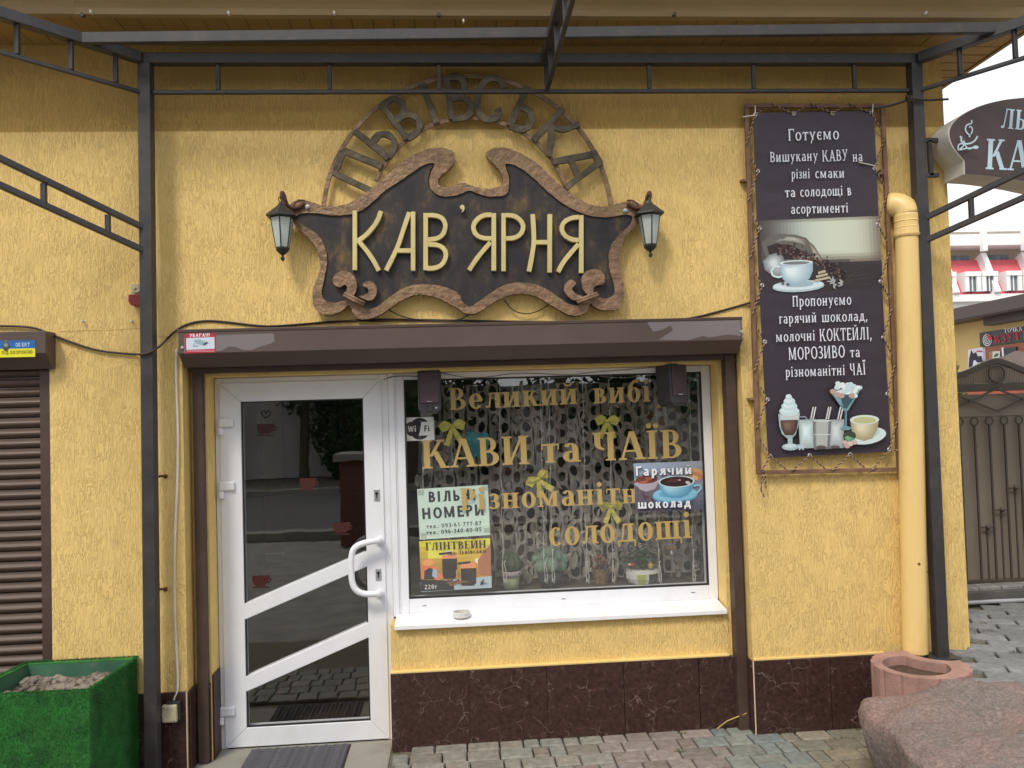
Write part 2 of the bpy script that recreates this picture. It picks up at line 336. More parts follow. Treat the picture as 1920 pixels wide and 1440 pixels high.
def Sf(x0, y, x1): return Rr(x0, y, x1, y+SH) if SE else []
def Dg(x0, y0, x1, y1, w): return [[(x0,y0),(x0+w,y0),(x1+w,y1),(x1,y1)]]
def bowl(x, y0, y1, rx, tv=None, th=None):
    tv = SW if tv is None else tv; th = TH if th is None else th; cy = (y0+y1)/2; ry = (y1-y0)/2
    return Rr(x-.10, y1-th, x, y1) + Rr(x-.10, y0, x, y0+th) + ringseg(x, cy, rx, ry, tv, th, -90, 90)
def mirx(ps, c): return [[(c-x, y) for x, y in p] for p in ps]
def dot(x, y, r=None): return ringseg(x, y, r or SW*.58, r or SW*.58, r or SW*.58, r or SW*.58, 0, 360, 10)
def Oo(cx, cy, rx, ry, a0=0, a1=360, n=22, tv=None, th=None): return ringseg(cx, cy, rx, ry, tv or SW, th or TH, a0, a1, n)
def G(u):
    xh = .70; W, T = SW, TH; tb = max(T, .09)
    if u in 'ВвB': H = xh if u == 'в' else 1; k = .85 if u == 'в' else 1; return Stm(.07, 0, H, b=1, t=1) + bowl(.32*k, H*.5-T*.3, H, .26*k, W*.9) + bowl(.34*k, 0, H*.5+T*.4, .32*k), .72*k
    if u == 'Б': return Stm(.07, b=1, t=1) + bowl(.34, 0, .56, .30) + Rr(.2, 1-T, .60, 1), .70
    if u == 'К': return Stm(.07) + Dg(.24, .42, .56, 1, tb+.02) + Dg(.62-W*.1, 0, .33, .60, W) + Sf(.48, 1-SH, .74) + Sf(.57, 0, .88), .86
    if u == 'к': return Stm(.07, 0, xh) + Dg(.22, .28, .42, xh, tb+.01) + Dg(.44, 0, .26, .44, W*.95) + Sf(.38, xh-SH, .58) + Sf(.42, 0, .70), .68
    if u == 'А': return Dg(.07, 0, .36, 1, T+.02) + Dg(.62, 0, .34, 1, W) + Rr(.2, .28, .66, .28+T) + Sf(0, 0, .26) + Sf(.52, 0, .88), .86
    if u in 'ИЙ': return Stm(.07) + Stm(.60) + Dg(.2, .05, .58, .95, tb) + (Oo(.43, 1.24, .17, .14, 180, 360, 8, .06, .06) if u == 'Й' else []), .90
    if u in 'ий': return Stm(.07, 0, xh, b=3, t=1) + Stm(.46, 0, xh) + Dg(.19, .05, .45, xh-.05, tb) + (Oo(.36, .98, .18, .17, 180, 360, 8, .07, .08) if u == 'й' else []), .74
    if u == 'е': return Oo(.31, .35, .27, .36, 20, 325) + Oo(.31, .35, .27, .36, 0, 20, 3) + Rr(.12, .33, .56, .33+T*.9), .62
    if u == 'є': return Oo(.33, .35, .28, .36, 40, 320) + Rr(.14, .33, .46, .33+T), .60
    if u == 'л': return Dg(.13, .03, .22, xh, T+.02) + dot(.08, .07, .06) + Stm(.42, 0, xh, b=2, t=2) + Rr(.19, xh-max(SH, T), .5, xh), .68
    if u == 'б': return Oo(.33, .34, .28, .35) + [[(.06,.34),(.06+W*.8,.34),(.22,.66),(.34,.86),(.56,.90),(.56,1.06),(.3,.98),(.12,.76)]], .66
    if u in 'ії': return Stm(.08, 0, xh, b=3, t=1) + (dot(.08+W/2, .92) if u == 'і' else dot(.02, .92) + dot(.14+W, .92)), .20+W
    if u == 'р': return Stm(.08, -.3, xh, b=3, t=1) + bowl(.33, 0, xh, .28), .68
    if u == 'т': return Stm(.31-W/2, 0, xh, t=0) + Rr(.02, xh-T*1.1, .60, xh) + (Rr(.02, xh-.22, .06, xh) + Rr(.56, xh-.22, .60, xh) if SE else []), .64
    if u == 'а': return Stm(.55-W, 0, .48, b=2, t=0) + Oo(.30, .44, .25, .27, 0, 150) + Oo(.28, .2, .24, .21, 60, 330, 12), .64
    if u == 'з': return Oo(.24, .52, .23, .19, -90, 150) + Oo(.24, .19, .26, .2, -150, 90) + Rr(.14, .36-T/2, .28, .36+T/2), .55
    if u == 'н': return Stm(.07, 0, xh) + Stm(.46, 0, xh) + Rr(.12, .35-T*.6, .5, .35+T*.6), .72+W*.2
    if u == 'п': return Stm(.07, 0, xh, t=1) + Stm(.46, 0, xh, t=2) + Rr(.12, xh-T*1.1, .5, xh), .72+W*.2
    if u == 'о': return Oo(.34, .35, .30, .37), .68
    if u == 'м': return Stm(.07, 0, xh, w=max(T, .1), t=1) + Stm(.62, 0, xh, t=2) + Dg(.38, .05, .08, xh, W*.9) + Dg(.38, .05, .62, xh, tb), .92
    if u == 'с': return Oo(.34, .35, .28, .37, 45, 318), .60
    if u == 'у': return Dg(.30, .04, .04, xh, W) + Dg(.10, -.28, .50, xh, tb) + Sf(0, xh-SH, .26) + Sf(.42, xh-SH, .66), .66
    if u == 'г': return Stm(.07, 0, xh, t=1) + Rr(.12, xh-T*1.1, .48, xh), .50
    if u == 'ч': return Stm(.44, 0, xh) + Stm(.06, .42, xh, b=0) + Oo(.32, .46, .27, .20, 180, 280, 8), .70
    if u == 'ш': return Stm(.07, 0, xh, b=1) + Stm(.42, 0, xh, b=0) + Stm(.77, 0, xh, b=2) + Rr(.1, 0, .86, T*1.1), 1.02
    if u == 'щ': return Stm(.07, 0, xh, b=1) + Stm(.42, 0, xh, b=0) + Stm(.77, 0, xh, b=0) + Rr(.07, 0, 1.06, T*1.1) + Rr(1.06-T*.8, -.2, 1.06, .05), 1.08
    if u == 'я': return Stm(.42, 0, xh) + mirx(bowl(.30, .30, xh, .25), .66) + Dg(.04, 0, .24, .36, W), .66
    if u == 'д': return Dg(.15, .05, .26, xh, T+.02) + Stm(.44, 0, xh, b=0, t=2) + Rr(.24, xh-max(SH, T), .5, xh) + Rr(.02, 0, .74, T*1.1) + Rr(.02, -.2, .02+T, .05) + Rr(.74-T, -.2, .74, .05), .77
    if u == 'ь': return Stm(.07, 0, xh, b=1) + bowl(.30, 0, .40, .24, W*.85), .60
    if u == 'Ь': return Stm(.07, b=1) + bowl(.34, 0, .55, .30), .70
    if u == 'Ч': return Stm(.50) + Stm(.08, .6, 1, b=0) + Oo(.38, .62, .30, .24, 180, 275), .80
    if u in 'ІЇ': return Stm(.09) + (dot(.09, 1.17, .09) + dot(.13+W, 1.17, .09) if u == 'Ї' else []), .23+W
    if u in 'Р': return Stm(.07) + bowl(.34, .42, 1, .30), .68
    if u == 'Г': return Stm(.07, t=1) + Rr(.12, 1-T*1.1, .62, 1) + (Rr(.57, .76, .62, 1) if SE else []), .64
    if u == 'П': return Stm(.07, t=1) + Stm(.56, t=2) + Rr(.12, 1-T*1.1, .6, 1), .68+W
    if u == 'Л': return Dg(.14, .03, .28, 1, T+.02) + dot(.09, .07, .07) + Stm(.52) + Rr(.25, 1-max(SH, T), .6, 1), .84
    if u == 'Н': return Stm(.07) + Stm(.56) + Rr(.12, .5-T*.55, .6, .5+T*.55), .68+W
    if u == 'Т': return Stm(.37-W/2, t=0) + Rr(.02, 1-T*1.1, .72, 1) + (Rr(.02, .74, .07, 1) + Rr(.67, .74, .72, 1) if SE else []), .76
    if u in 'ЕЄ': return Stm(.07, b=1, t=1) + Rr(.12, 1-T*1.05, .60, 1) + Rr(.12, 0, .62, T*1.05) + Rr(.12, .5-T/2, .52, .5+T/2) + (Rr(.56, .78, .60, 1) + Rr(.57, 0, .62, .22) if SE else []), .66
    if u == 'F': return Stm(.07, b=3, t=1) + Rr(.12, 1-T*1.05, .60, 1) + Rr(.12, .5-T/2, .52, .5+T/2), .62
    if u == 'W': return Dg(.20, 0, 0, 1, W*.9) + Dg(.20, 0, .42, 1, W*.8) + Dg(.66, 0, .42, 1, W*.8) + Dg(.66, 0, .90, 1, W*.8), 1.04
    if u == 'i': return Stm(.08, 0, xh) + dot(.08+W/2, .92), .18+W
    if u == 'З': return Oo(.28, .75, .27, .25, -90, 150) + Oo(.28, .26, .30, .27, -150, 90) + Rr(.18, .5-T/2, .32, .5+T/2), .62
    if u == 'У': return Dg(.36, .34, .06, 1, W) + Dg(.22, 0, .60, 1, tb) + Sf(0, 1-SH, .34) + Sf(.50, 1-SH, .76) + Rr(.10, 0, .30, T), .76
    if u == 'О': return Oo(.42, .5, .38, .51, n=26), .84
    if u == 'Я': return Stm(.45, b=2, t=2) + mirx(bowl(.34, .42, 1, .30), .70) + Dg(.05, 0, .32, .46, W) + Sf(0, 0, .22), .54+W
    if u == 'М': return Stm(.07, w=max(T, .1), t=1) + Stm(.74, t=2) + Dg(.42, .05, .08, 1, W*.9) + Dg(.42, .05, .74, 1, tb), .86+W
    if u == 'Д': return Dg(.15, .05, .26, 1, T+.02) + Stm(.56, b=0, t=2) + Rr(.24, 1-max(SH, T), .6, 1) + Rr(.02, 0, .86, T*1.1) + Rr(.02, -.16, .02+T, .05) + Rr(.86-T, -.16, .86, .05), .90
    if u == 'Х': return Dg(.05, 0, .50, 1, W) + Dg(.50, 0, .05, 1, W), .76
    if u == 'Ю': return Stm(.07) + Rr(.12, .45, .4, .45+T) + Oo(.66, .5, .33, .51), 1.04
    if u == 'С': return Oo(.42, .5, .36, .51, 45, 315), .74
    if u == '0': return Oo(.34, .5, .29, .5), .68
    if u == '9': return Oo(.33, .69, .27, .31) + Oo(.33, .5, .27, .5, -120, 20, 10), .66
    if u == '6': return Oo(.33, .31, .27, .31) + Oo(.33, .5, .27, .5, 60, 200, 10), .66
    if u == '3': return Oo(.30, .74, .25, .26, -90, 150) + Oo(.30, .26, .27, .27, -150, 90) + Rr(.2, .5-T/2, .32, .5+T/2), .62
    if u == '1': return Rr(.26, 0, .26+W, 1) + Dg(.10, .74, .26, .9, W), .60
    if u == '7': return Rr(.06, 1-T, .60, 1) + Dg(.16, 0, .60-W, 1-T*.5, W), .64
    if u == '8': return Oo(.33, .74, .24, .26) + Oo(.33, .26, .27, .28), .66
    if u == '2': return Oo(.32, .72, .26, .28, -20, 160) + Dg(.06, T*.6, .54-W, .62, W) + Rr(.06, 0, .60, T), .66
    if u == '4': return Rr(.38, 0, .38+W, 1) + Rr(.04, .22, .64, .22+T) + Dg(.04, .26, .36, 1, T), .68
    if u == '5': return Rr(.10, 1-T, .58, 1) + Rr(.10, .52, .10+W*.8, 1) + Oo(.30, .31, .28, .31, -150, 110), .64
    if u == '.': return dot(.12, .07), .24
    if u == ':': return dot(.12, .07) + dot(.12, .60), .24
    if u == ',': return dot(.12, .06) + [[(.06,.05),(.2,.05),(.10,-.17),(.04,-.17)]], .26
    if u == '!': return Rr(.10, .28, .10+W, 1) + dot(.10+W/2, .08), .32
    if u in "'’": return dot(.10, .92, .09) + [[(.08,.92),(.19,.92),(.10,.70),(.05,.70)]], .26
    if u == '-': return Rr(.04, .30, .32, .30+max(T, .1)), .36
    if u == ' ': return [], .30
    return [], .5
def font_polys(txt, font):
    global SW, TH, SE, SH
    SW, TH, SE, SH = FONTS[font]; x = 0; out = []; gap = .09 if font in ('sans', 'bold') else (.07 if font == 'nouveau' else .045)
    for c in txt:
        p, adv = G(c)
        for q in p: out.append([(a+x, b) for a, b in q])
        x += adv + gap
    return out, x-gap
class Print:
    """flat print in photo-traced coordinates on one plane; every layer lies a hair in front of the one below"""
    def __init__(s, Y, step=.00012, mapf=None): s.m = M(); s.Y = Y; s.n = 0; s.st = step; s.map = mapf; s.flat = False; s.k = 0; s.gain = .92
    def w(s, x, y, off):
        if s.map: return s.map(x, y, off)
        return P(x, y, s.Y-off)
    def poly(s, pts, col, raw=False):
        s.k += 1
        if not s.flat: s.n += 1
        off = (s.n + (s.k % 7)*.8 if s.flat else s.n)*s.st
        c = col if raw else tuple(min(.93, v*s.gain) for v in lin(col))
        w3 = [s.w(x, y, off) for x, y in pts]
        if len(pts) <= 4: s.m.add(w3, [tuple(range(len(pts)))], 0, c)
        else: s.m.add(w3, [tuple(t) for t in tessellate_polygon([w3])], 0, c)
    def rect(s, x0, y0, x1, y1, col): s.poly([(x0,y0),(x1,y0),(x1,y1),(x0,y1)], col)
    def ell(s, cx, cy, rx, ry, col, rot=0, n=18, a0=0, a1=360):
        r = radians(rot); p = []
        k = n if a1-a0 >= 360 else n+1
        for i in range(k):
            a = radians(a0+(a1-a0)*i/n); x, y = rx*cos(a), ry*sin(a); p.append((cx+x*cos(r)-y*sin(r), cy+x*sin(r)+y*cos(r)))
        s.poly(p, col)
    def line(s, pts, w, col):
        for (x0,y0),(x1,y1) in zip(pts, pts[1:]):
            L = math.hypot(x1-x0, y1-y0) or 1; nx, ny = -(y1-y0)/L*w/2, (x1-x0)/L*w/2
            s.poly([(x0+nx,y0+ny),(x1+nx,y1+ny),(x1-nx,y1-ny),(x0-nx,y0-ny)], col)
    def grad(s, quad, cols, nx=8, ny=8):        # bilinear photo-print gradient: quad TL,TR,BR,BL with 4 colours
        s.n += 1; off = s.n*s.st
        def bl(A, u, v): return tuple((A[0][k]*(1-u)+A[1][k]*u)*(1-v)+(A[3][k]*(1-u)+A[2][k]*u)*v for k in range(len(A[0])))
        for i in range(nx):
            for j in range(ny):
                q = [bl(quad, a/nx, b/ny) for a, b in ((i,j),(i+1,j),(i+1,j+1),(i,j+1))]
                c = bl(cols, (i+.5)/nx, (j+.5)/ny)
                s.m.add([s.w(x, y, off) for x, y in q], [(0,1,2,3)], 0, tuple(min(.93, v*s.gain) for v in lin(c)))
    def field(s, quad, fn, nx=20, ny=12):
        s.n += 1; off = s.n*s.st
        def bl(u, v): return tuple((quad[0][k]*(1-u)+quad[1][k]*u)*(1-v)+(quad[3][k]*(1-u)+quad[2][k]*u)*v for k in range(2))
        for i in range(nx):
            for j in range(ny):
                q = [bl(a/nx, b/ny) for a, b in ((i,j),(i+1,j),(i+1,j+1),(i,j+1))]
                s.m.add([s.w(x, y, off) for x, y in q], [(0,1,2,3)], 0, tuple(min(.93, v*s.gain) for v in lin(fn((i+.5)/nx, (j+.5)/ny))))
    def shade(s, pts, hx, hy, c0, c1, n=5):      # printed shape that lightens towards a highlight
        for i in range(n):
            t = i/(n-1) if n > 1 else 0; k = 1-t*.72
            s.poly([(hx+(x-hx)*k, hy+(y-hy)*k) for x, y in pts], tuple(c0[j]+(c1[j]-c0[j])*t for j in range(3)))
    def text(s, txt, x0, y0, x1, y1, h, col, font='sans', bold=0.0, slant=0):
        """baseline from (x0,y0) to (x1,y1) in photo px, cap height h"""
        ps, W = font_polys(txt, font)
        ux, uy = (x1-x0)/W, (y1-y0)/W; L = math.hypot(x1-x0, y1-y0); vx, vy = (y1-y0)/L*h, -(x1-x0)/L*h
        s.n += 2; c = tuple(min(.93, v*s.gain) for v in lin(col))
        for i, p in enumerate(ps):
            off = (s.n + (i % 9)*.2)*s.st
            s.m.add([s.w(x0+a*ux+b*(vx+slant*h), y0+a*uy+b*vy, off) for a, b in p], [tuple(range(len(p)))], 0, c)
        s.n += 2
    def build(s, name, mat, parent=None): return s.m.build(name, mat, parent, fix=False)
def stroke_slab(m, pts, w, Y0, Y1, mi=0, jag=0, mapf=None, wend=None):
    """thick letter stroke: polyline in photo px with width w px, extruded between planes Y0 (front) and Y1"""
    L = []; Rg = []; N = len(pts)
    for i, (x, y) in enumerate(pts):
        a = pts[max(0, i-1)]; b = pts[min(N-1, i+1)]; dx, dy = b[0]-a[0], b[1]-a[1]; l = math.hypot(dx, dy) or 1
        ww = w/2*(1+random.uniform(-jag, jag))
        L.append((x-dy/l*ww, y+dx/l*ww)); Rg.append((x+dy/l*ww, y-dx/l*ww))
    loop = L + Rg[::-1]
    vf = [P(x, y, Y0) for x, y in loop]; n = len(vf)
    fs = [(i, i+1, n-2-i, n-1-i) for i in range(N-1)]
    d = Vector((0, Y1-Y0, 0)); vs = vf + [v+d for v in vf]
    fs2 = fs + [tuple(n+i for i in reversed(f)) for f in fs] + [(i, (i+1) % n, n+(i+1) % n, n+i) for i in range(n)]
    m.add(vs, fs2, mi)
def smooth_path(pts, it=2, closed=False):
    for _ in range(it):
        q = []; N = len(pts)
        if not closed: q.append(pts[0])
        for i in range(N if closed else N-1):
            a = pts[i]; b = pts[(i+1) % N]
            q.append(tuple(a[k]*.75+b[k]*.25 for k in range(len(a)))); q.append(tuple(a[k]*.25+b[k]*.75 for k in range(len(a))))
        if not closed: q.append(pts[-1])
        pts = q
    return pts
# ================= GROUND =================
g = M(); g.add([(-60,-60,-.03),(90,-60,-.03),(90,120,-.03),(-60,120,-.03)], [(0,1,2,3)])
X['ground'] = mat('compacted ground', (.17, .16, .13), .95, var=.2, vscale=3, bump=.4, bscale=20)
tag(g.build('ground', X['ground']), kind='structure')
TZ = .41                                         # raised terrace right of the facade
pave = M(); pave.box(-.38, -1.75, -.02, 2.62, .16, .008).box(-2.6, -1.75, -.02, -.38, -.30, .008)
pave = tag(pave.build('pavement', X['sand']), kind='structure')
step = M(); step.box(-1.42, -.298, -.02, -.382, .30, .012)
tag(step.build('concrete_threshold', X['concrete'], bevel=.006), kind='structure')
ter = M(); ter.box(2.676, -1.2, -.02, 6.5, 1.0, TZ-.02).box(2.43, -1.2, -.02, 2.6755, -.002, TZ-.02)
ter = tag(ter.build('terrace_pavement', X['sand']), kind='structure')
PL = {}
def stone_mesh(Lx, Ly, h, c=.006):
    k = (round(Lx, 3), round(Ly, 3))
    if k in PL: return PL[k]
    m = M(); a, b = Lx/2, Ly/2
    j = [random.uniform(-.002, .002) for _ in range(8)]
    lo = [(-a,-b,0),(a,-b,0),(a,b,0),(-a,b,0)]; mid = [(-a,-b,h-c),(a,-b,h-c),(a,b,h-c),(-a,b,h-c)]
    top = [(-a+c+j[0],-b+c+j[1],h),(a-c+j[2],-b+c+j[3],h+.001),(a-c+j[4],b-c+j[5],h),(-a+c+j[6],b-c+j[7],h-.001)]
    m.add(lo+mid+top, [(0,1,5,4),(1,2,6,5),(2,3,7,6),(3,0,4,7),(4,5,9,8),(5,6,10,9),(6,7,11,10),(7,4,8,11),(8,9,10,11)])
    PL[k] = m.build('paving_stone', X['paver'], mesh_only=True); return PL[k]
def zone(x):
    if x < .62: b = (.235, .225, .19)
    elif x < 1.18: b = (.245, .205, .185)
    elif x < 1.62: b = (.215, .235, .215)
    else: b = (.235, .215, .165)
    return b
cnt = 0
row = 0; y = .085
while y > -1.3:
    x = -.375 + (0 if y > -.30 else -2.2) + random.uniform(-.1, 0)
    while x < 2.6:
        Lx = random.choice((.165, .122, .084)); xx = x + Lx/2
        if (x > -.385 or y < -.37) and not (xx < -2.6) and xx+Lx/2 < 2.64 and not (xx > 2.3 and y > -.42) and cnt < 270:
            o = link('paving_stone', stone_mesh(Lx-.008, .112, .028), pave, loc=(xx, y-.02, .004+random.uniform(-.0015, .003)), rot=(random.uniform(-.008,.008), random.uniform(-.008,.008), random.uniform(-.012,.012)))
            c = zone(xx+random.uniform(-.1, .1)); f = random.uniform(.82, 1.15); g2 = random.uniform(-.012, .012)
            o.color = (c[0]*f+g2, c[1]*f, c[2]*f-g2*.5, 1); cnt += 1
        x += Lx
    y -= .1185; row += 1
# terrace slabs, laid on the skew
ang = radians(-24)
for i in range(-14, 30):
    for j in range(-26, 26):
        Lx, Ly = .24, .115
        lx = (i + (.5 if j % 2 else 0))*Lx; ly = j*Ly
        xx = 3.4 + lx*cos(ang) - ly*sin(ang); yy = 0.2 + lx*sin(ang) + ly*cos(ang)
        if (2.40 < xx) and xx < 4.55 and -.64 < yy < .80 and not (xx < 2.72 and yy > -.055) and not (xx < 2.5 and yy > -.16):
            o = link('paving_stone', stone_mesh(Lx-.01, Ly-.009, .028), ter, loc=(xx, yy, TZ-.024+random.uniform(-.002,.003)), rot=(random.uniform(-.01,.01), random.uniform(-.01,.01), ang+random.uniform(-.01,.01)))
            f = random.uniform(.78, 1.2); o.color = (.20*f, .205*f, .205*f, 1)
# road, kerb and verge across the street (seen mirrored in the glass)
X['asphalt'] = mat('asphalt', (.10, .10, .10), .9, var=.2, vscale=4, bump=.3, bscale=120)
tag(M().add([(-60,-14,-.024),(70,-14,-.024),(70,-7.2,-.024),(-60,-7.2,-.024)], [(0,1,2,3)]).build('road', X['asphalt']), kind='structure')
k = M()
for yy in (-7.2, -14.2): k.box(-60, yy-.15, -.03, 70, yy+.15, .10)
tag(k.build('kerb', X['concrete']), kind='structure')
tag(M().add([(-60,-7.0,-.02),(70,-7.0,-.02),(70,-1.76,-.02),(-60,-1.76,-.02)], [(0,1,2,3)]).build('forecourt_path', mat('worn forecourt paving', (.24, .23, .21), .9, var=.25, vscale=5, bump=.3, bscale=30)), kind='structure')

# ================= CAFE BUILDING =================
B = thing('cafe_building', 'yellow stucco cafe building with dark marbled plinth, white glazed door and shop window', 'building', (0, 0, 0))
WT = 3.655
wl = M()
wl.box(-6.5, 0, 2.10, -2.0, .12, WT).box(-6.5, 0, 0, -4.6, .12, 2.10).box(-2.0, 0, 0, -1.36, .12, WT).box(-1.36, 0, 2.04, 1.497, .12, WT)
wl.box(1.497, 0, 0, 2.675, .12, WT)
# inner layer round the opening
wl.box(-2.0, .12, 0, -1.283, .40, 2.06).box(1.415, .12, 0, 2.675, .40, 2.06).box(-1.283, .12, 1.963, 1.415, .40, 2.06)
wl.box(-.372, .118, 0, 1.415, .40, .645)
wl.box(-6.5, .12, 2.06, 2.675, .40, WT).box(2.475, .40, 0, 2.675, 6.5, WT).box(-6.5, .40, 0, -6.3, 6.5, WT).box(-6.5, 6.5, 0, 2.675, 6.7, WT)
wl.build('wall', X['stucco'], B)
# smooth plaster reveals round door and window, and edging above plinth
rv = M(); rv.box(-1.2828, .1225, 0, -1.279, .248, 1.9628).box(1.411, .1225, .60, 1.4148, .248, 1.9628).box(-1.279, .1225, 1.959, 1.411, .248, 1.9628)
rv.build('reveal', X['smooth'], B)
for q in ((-.376,.090,.405,1.405,.1178,.4165),(1.4975,-.010,.405,2.20,-.0005,.418)): M().box(*q).build('plinth_edging', X['smooth'], B, bevel=.003)
for pts in ([(108,622),(135,621),(160,619.5),(200,620),(235,617),(272,616)], [(1686,1000),(1688,1060),(1690,1130),(1691,1215)]):
    M().tube([P(x, y, -.0002) for x, y in pts], .0011, 4).build('hairline_crack', mat('plaster crack', (.45,.30,.10), .9), B)
# interior: dark rooms
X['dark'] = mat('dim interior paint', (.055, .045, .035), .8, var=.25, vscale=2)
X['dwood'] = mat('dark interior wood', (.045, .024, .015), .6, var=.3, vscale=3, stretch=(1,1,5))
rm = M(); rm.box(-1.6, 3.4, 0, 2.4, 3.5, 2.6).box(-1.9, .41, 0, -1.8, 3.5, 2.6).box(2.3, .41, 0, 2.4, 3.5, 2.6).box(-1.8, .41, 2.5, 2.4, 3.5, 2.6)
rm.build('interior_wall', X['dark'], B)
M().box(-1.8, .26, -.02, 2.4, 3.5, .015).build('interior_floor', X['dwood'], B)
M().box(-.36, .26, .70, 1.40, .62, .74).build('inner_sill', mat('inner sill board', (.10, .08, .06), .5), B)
# plinth tiles
def tile(x0, x1, Y, z0=.005, z1=.405, name='plinth_tile'):
    m = M(); m.box(x0+.0020, Y-.010, z0, x1-.0020, Y+.012, z1); m.build(name, X['tile'], B, bevel=.0015, seg=1)
for q in ((-.372,.106,0,1.455,.1178,.404),(1.499,-.004,0,2.35,-.0005,.404),(-2.0,-.004,0,-1.362,-.0005,.404)): M().box(*q).build('grout_bed', X['grout'], B)
xs = [-.377, .025, .430, .835, 1.237, 1.458]
for a, b in zip(xs, xs[1:]): tile(a, b, .100)
for a, b in ((1.497, 1.902), (1.902, 2.307)): tile(a, b, -.006)
for a, b in ((-1.99, -1.765), (-1.765, -1.565), (-1.565, -1.362)): tile(a, b, -.006)
def rtile(x, y0, y1, z1=.405):
    m = M(); m.box(x-.006, y0, .005, x+.006, y1, z1); m.build('plinth_tile', X['tile'], B, bevel=.001, seg=1)
rtile(1.4905, .0, .088); rtile(-1.353, .0, .098); rtile(-1.276, .125, .240, .44)
M().box(-1.3465, .100, .005, -1.283, .116, .405).build('plinth_tile', X['tile'], B)
# pale corner trims of the plinth
X['trim'] = mat('pale corner trim', (.62, .5, .36), .5)
for q in ((1.4900,-.0165,.004,1.4962,-.0150,.408),(-1.3630,-.0165,.004,-1.3585,-.0150,.408)): M().box(*q).build('corner_trim', X['trim'], B)
# roof + eave
EX = 3.04
rf = M(); rf.box(-6.8, -.50, 3.86, EX-.02, 6.9, 3.92).box(-6.8, -.34, 3.80, EX-.01, 6.9, 3.859); rf.build('roof', X['roof'], B)  # front overhang lies out of view, carried forward to shade the upper wall
fs = M(); prof = [(-.300, 3.632), (-.318, 3.640), (-.322, 3.668), (-.312, 3.700), (-.322, 3.735), (-.335, 3.80), (-.30, 3.80)]
n = len(prof); va = []
for xx in (-6.8, -4.4, -1.72, -1.712, 1.1, EX): va += [(xx, yy+ random.uniform(-.003,.003), zz + random.uniform(-.002,.002)) for yy, zz in prof]
fs.add(va, [(i*n+k, (i+1)*n+k, (i+1)*n+(k+1) % n, i*n+(k+1) % n) for i in range(5) for k in range(n)] + [tuple(range(n)), tuple(5*n+i for i in reversed(range(n)))])
fs.box(EX-.02, -.298, 3.632, EX, 6.8, 3.80)
fs.build('fascia', X['fascia'], B)
sb = M().box(-.0485, -.298, 3.640, .0485, -.003, 3.650).build('soffit_board', X['soffit'], mesh_only=True)
x = -2.75
while x < EX-.06:
    link('soffit_board', sb, B, loc=(x+.05, 0, random.uniform(-.0008, .0008))); x += .10
ms = M().box(2.683, -.0445, 3.640, EX-.022, .0445, 3.650).build('soffit_board', X['soffit'], mesh_only=True)
for i in range(36): link('soffit_board', ms, B, loc=(0, .05+.1*i, random.uniform(-.0008, .0008)))
# clips, screw heads and slack wire along the fascia
for px, py in ((171,23),(429,25),(627,25),(869,40),(1070,26),(1735,25)):
    p = P(px, py, -.33); m = M(); m.box(p.x-.004, -.342, p.z-.008, p.x+.004, -.318, p.z+.008); m.build('cable_clip', X['wcable'], B, bevel=.003)
for px, py in ((155,28),(823,28),(1265,27)):
    p = P(px, py, -.33); M().lathe([(.001,-.338),(.009,-.338),(.009,-.318),(.001,-.318)], (p.x, 0, p.z), 10, 'y').build('screw_head', X['roof'], B)

# ---- doorway and window joinery ----
def profile_frame(m, x0, z0, x1, z1, wl_, wr, wb, wt, y0, y1, notch=.012):
    m.box(x0, y0, z0, x0+wl_, y1, z1).box(x1-wr, y0, z0, x1, y1, z1).box(x0+wl_, y0, z0, x1-wr, y1, z0+wb).box(x0+wl_, y0, z1-wt, x1-wr, y1, z1)
df = M(); profile_frame(df, -1.279, .012, -.362, 1.958, .036, .05, .0, .03, .252, .33)
dframe = df.build('door_frame', X['pvc'], B, bevel=.004)
door = thing('door', None, None, (-1.243, .25, .03)); door.parent = B; door.location = (-1.243, .25, .03)
LX0, LX1, LZ0, LZ1 = -1.253, -.400, .020, 1.930
GX0, GX1, GZ0, GZ1 = -1.141, -.499, .120, 1.829
# mitred leaf frame: four members that meet on the diagonal
def member(a, b, c, d, y0=.243, y1=.31):
    m = M(); vs = [(x, y0, z) for x, z in (a, b, c, d)] + [(x, y1, z) for x, z in (a, b, c, d)]
    m.add(vs, [(0,1,2,3),(7,6,5,4),(0,4,5,1),(1,5,6,2),(2,6,7,3),(3,7,4,0)]); return m
g_ = .0006
member((LX0,LZ0),(GX0-g_,GZ0),(GX0-g_,GZ1),(LX0,LZ1)).build('stile', X['pvc'], door, bevel=.003)
member((LX1,LZ0),(LX1,LZ1),(GX1+g_,GZ1),(GX1+g_,GZ0)).build('stile', X['pvc'], door, bevel=.003)
member((LX0+g_,LZ1),(GX0,GZ1+g_),(GX1,GZ1+g_),(LX1-g_,LZ1)).build('rail', X['pvc'], door, bevel=.003)
member((LX0+g_,LZ0),(LX1-g_,LZ0),(GX1,GZ0-g_),(GX0,GZ0-g_)).build('rail', X['pvc'], door, bevel=.003)
def zz(px, py): q = P(px, py, .246); return (q.x, q.z)
B1 = [(456,1133),(690.5,1032),(691,1061),(456.5,1163)]; B2 = [(457,1270.5),(692.5,1166),(693,1194.5),(457.5,1299)]
for b in (B1, B2):
    q = [zz(*p) for p in b]; member(q[3], q[2], q[1], q[0], .2445, .305).build('diagonal_bar', X['pvc'], door, bevel=.003)
gk = M(); profile_frame(gk, GX0-.001, GZ0-.001, GX1+.001, GZ1+.001, .007, .007, .007, .007, .2475, .262); gk.build('gasket', X['gasket'], door)
z1l, z1r, z1l2, z1r2 = zz(*B1[0])[1], zz(*B1[1])[1], zz(*B1[3])[1], zz(*B1[2])[1]
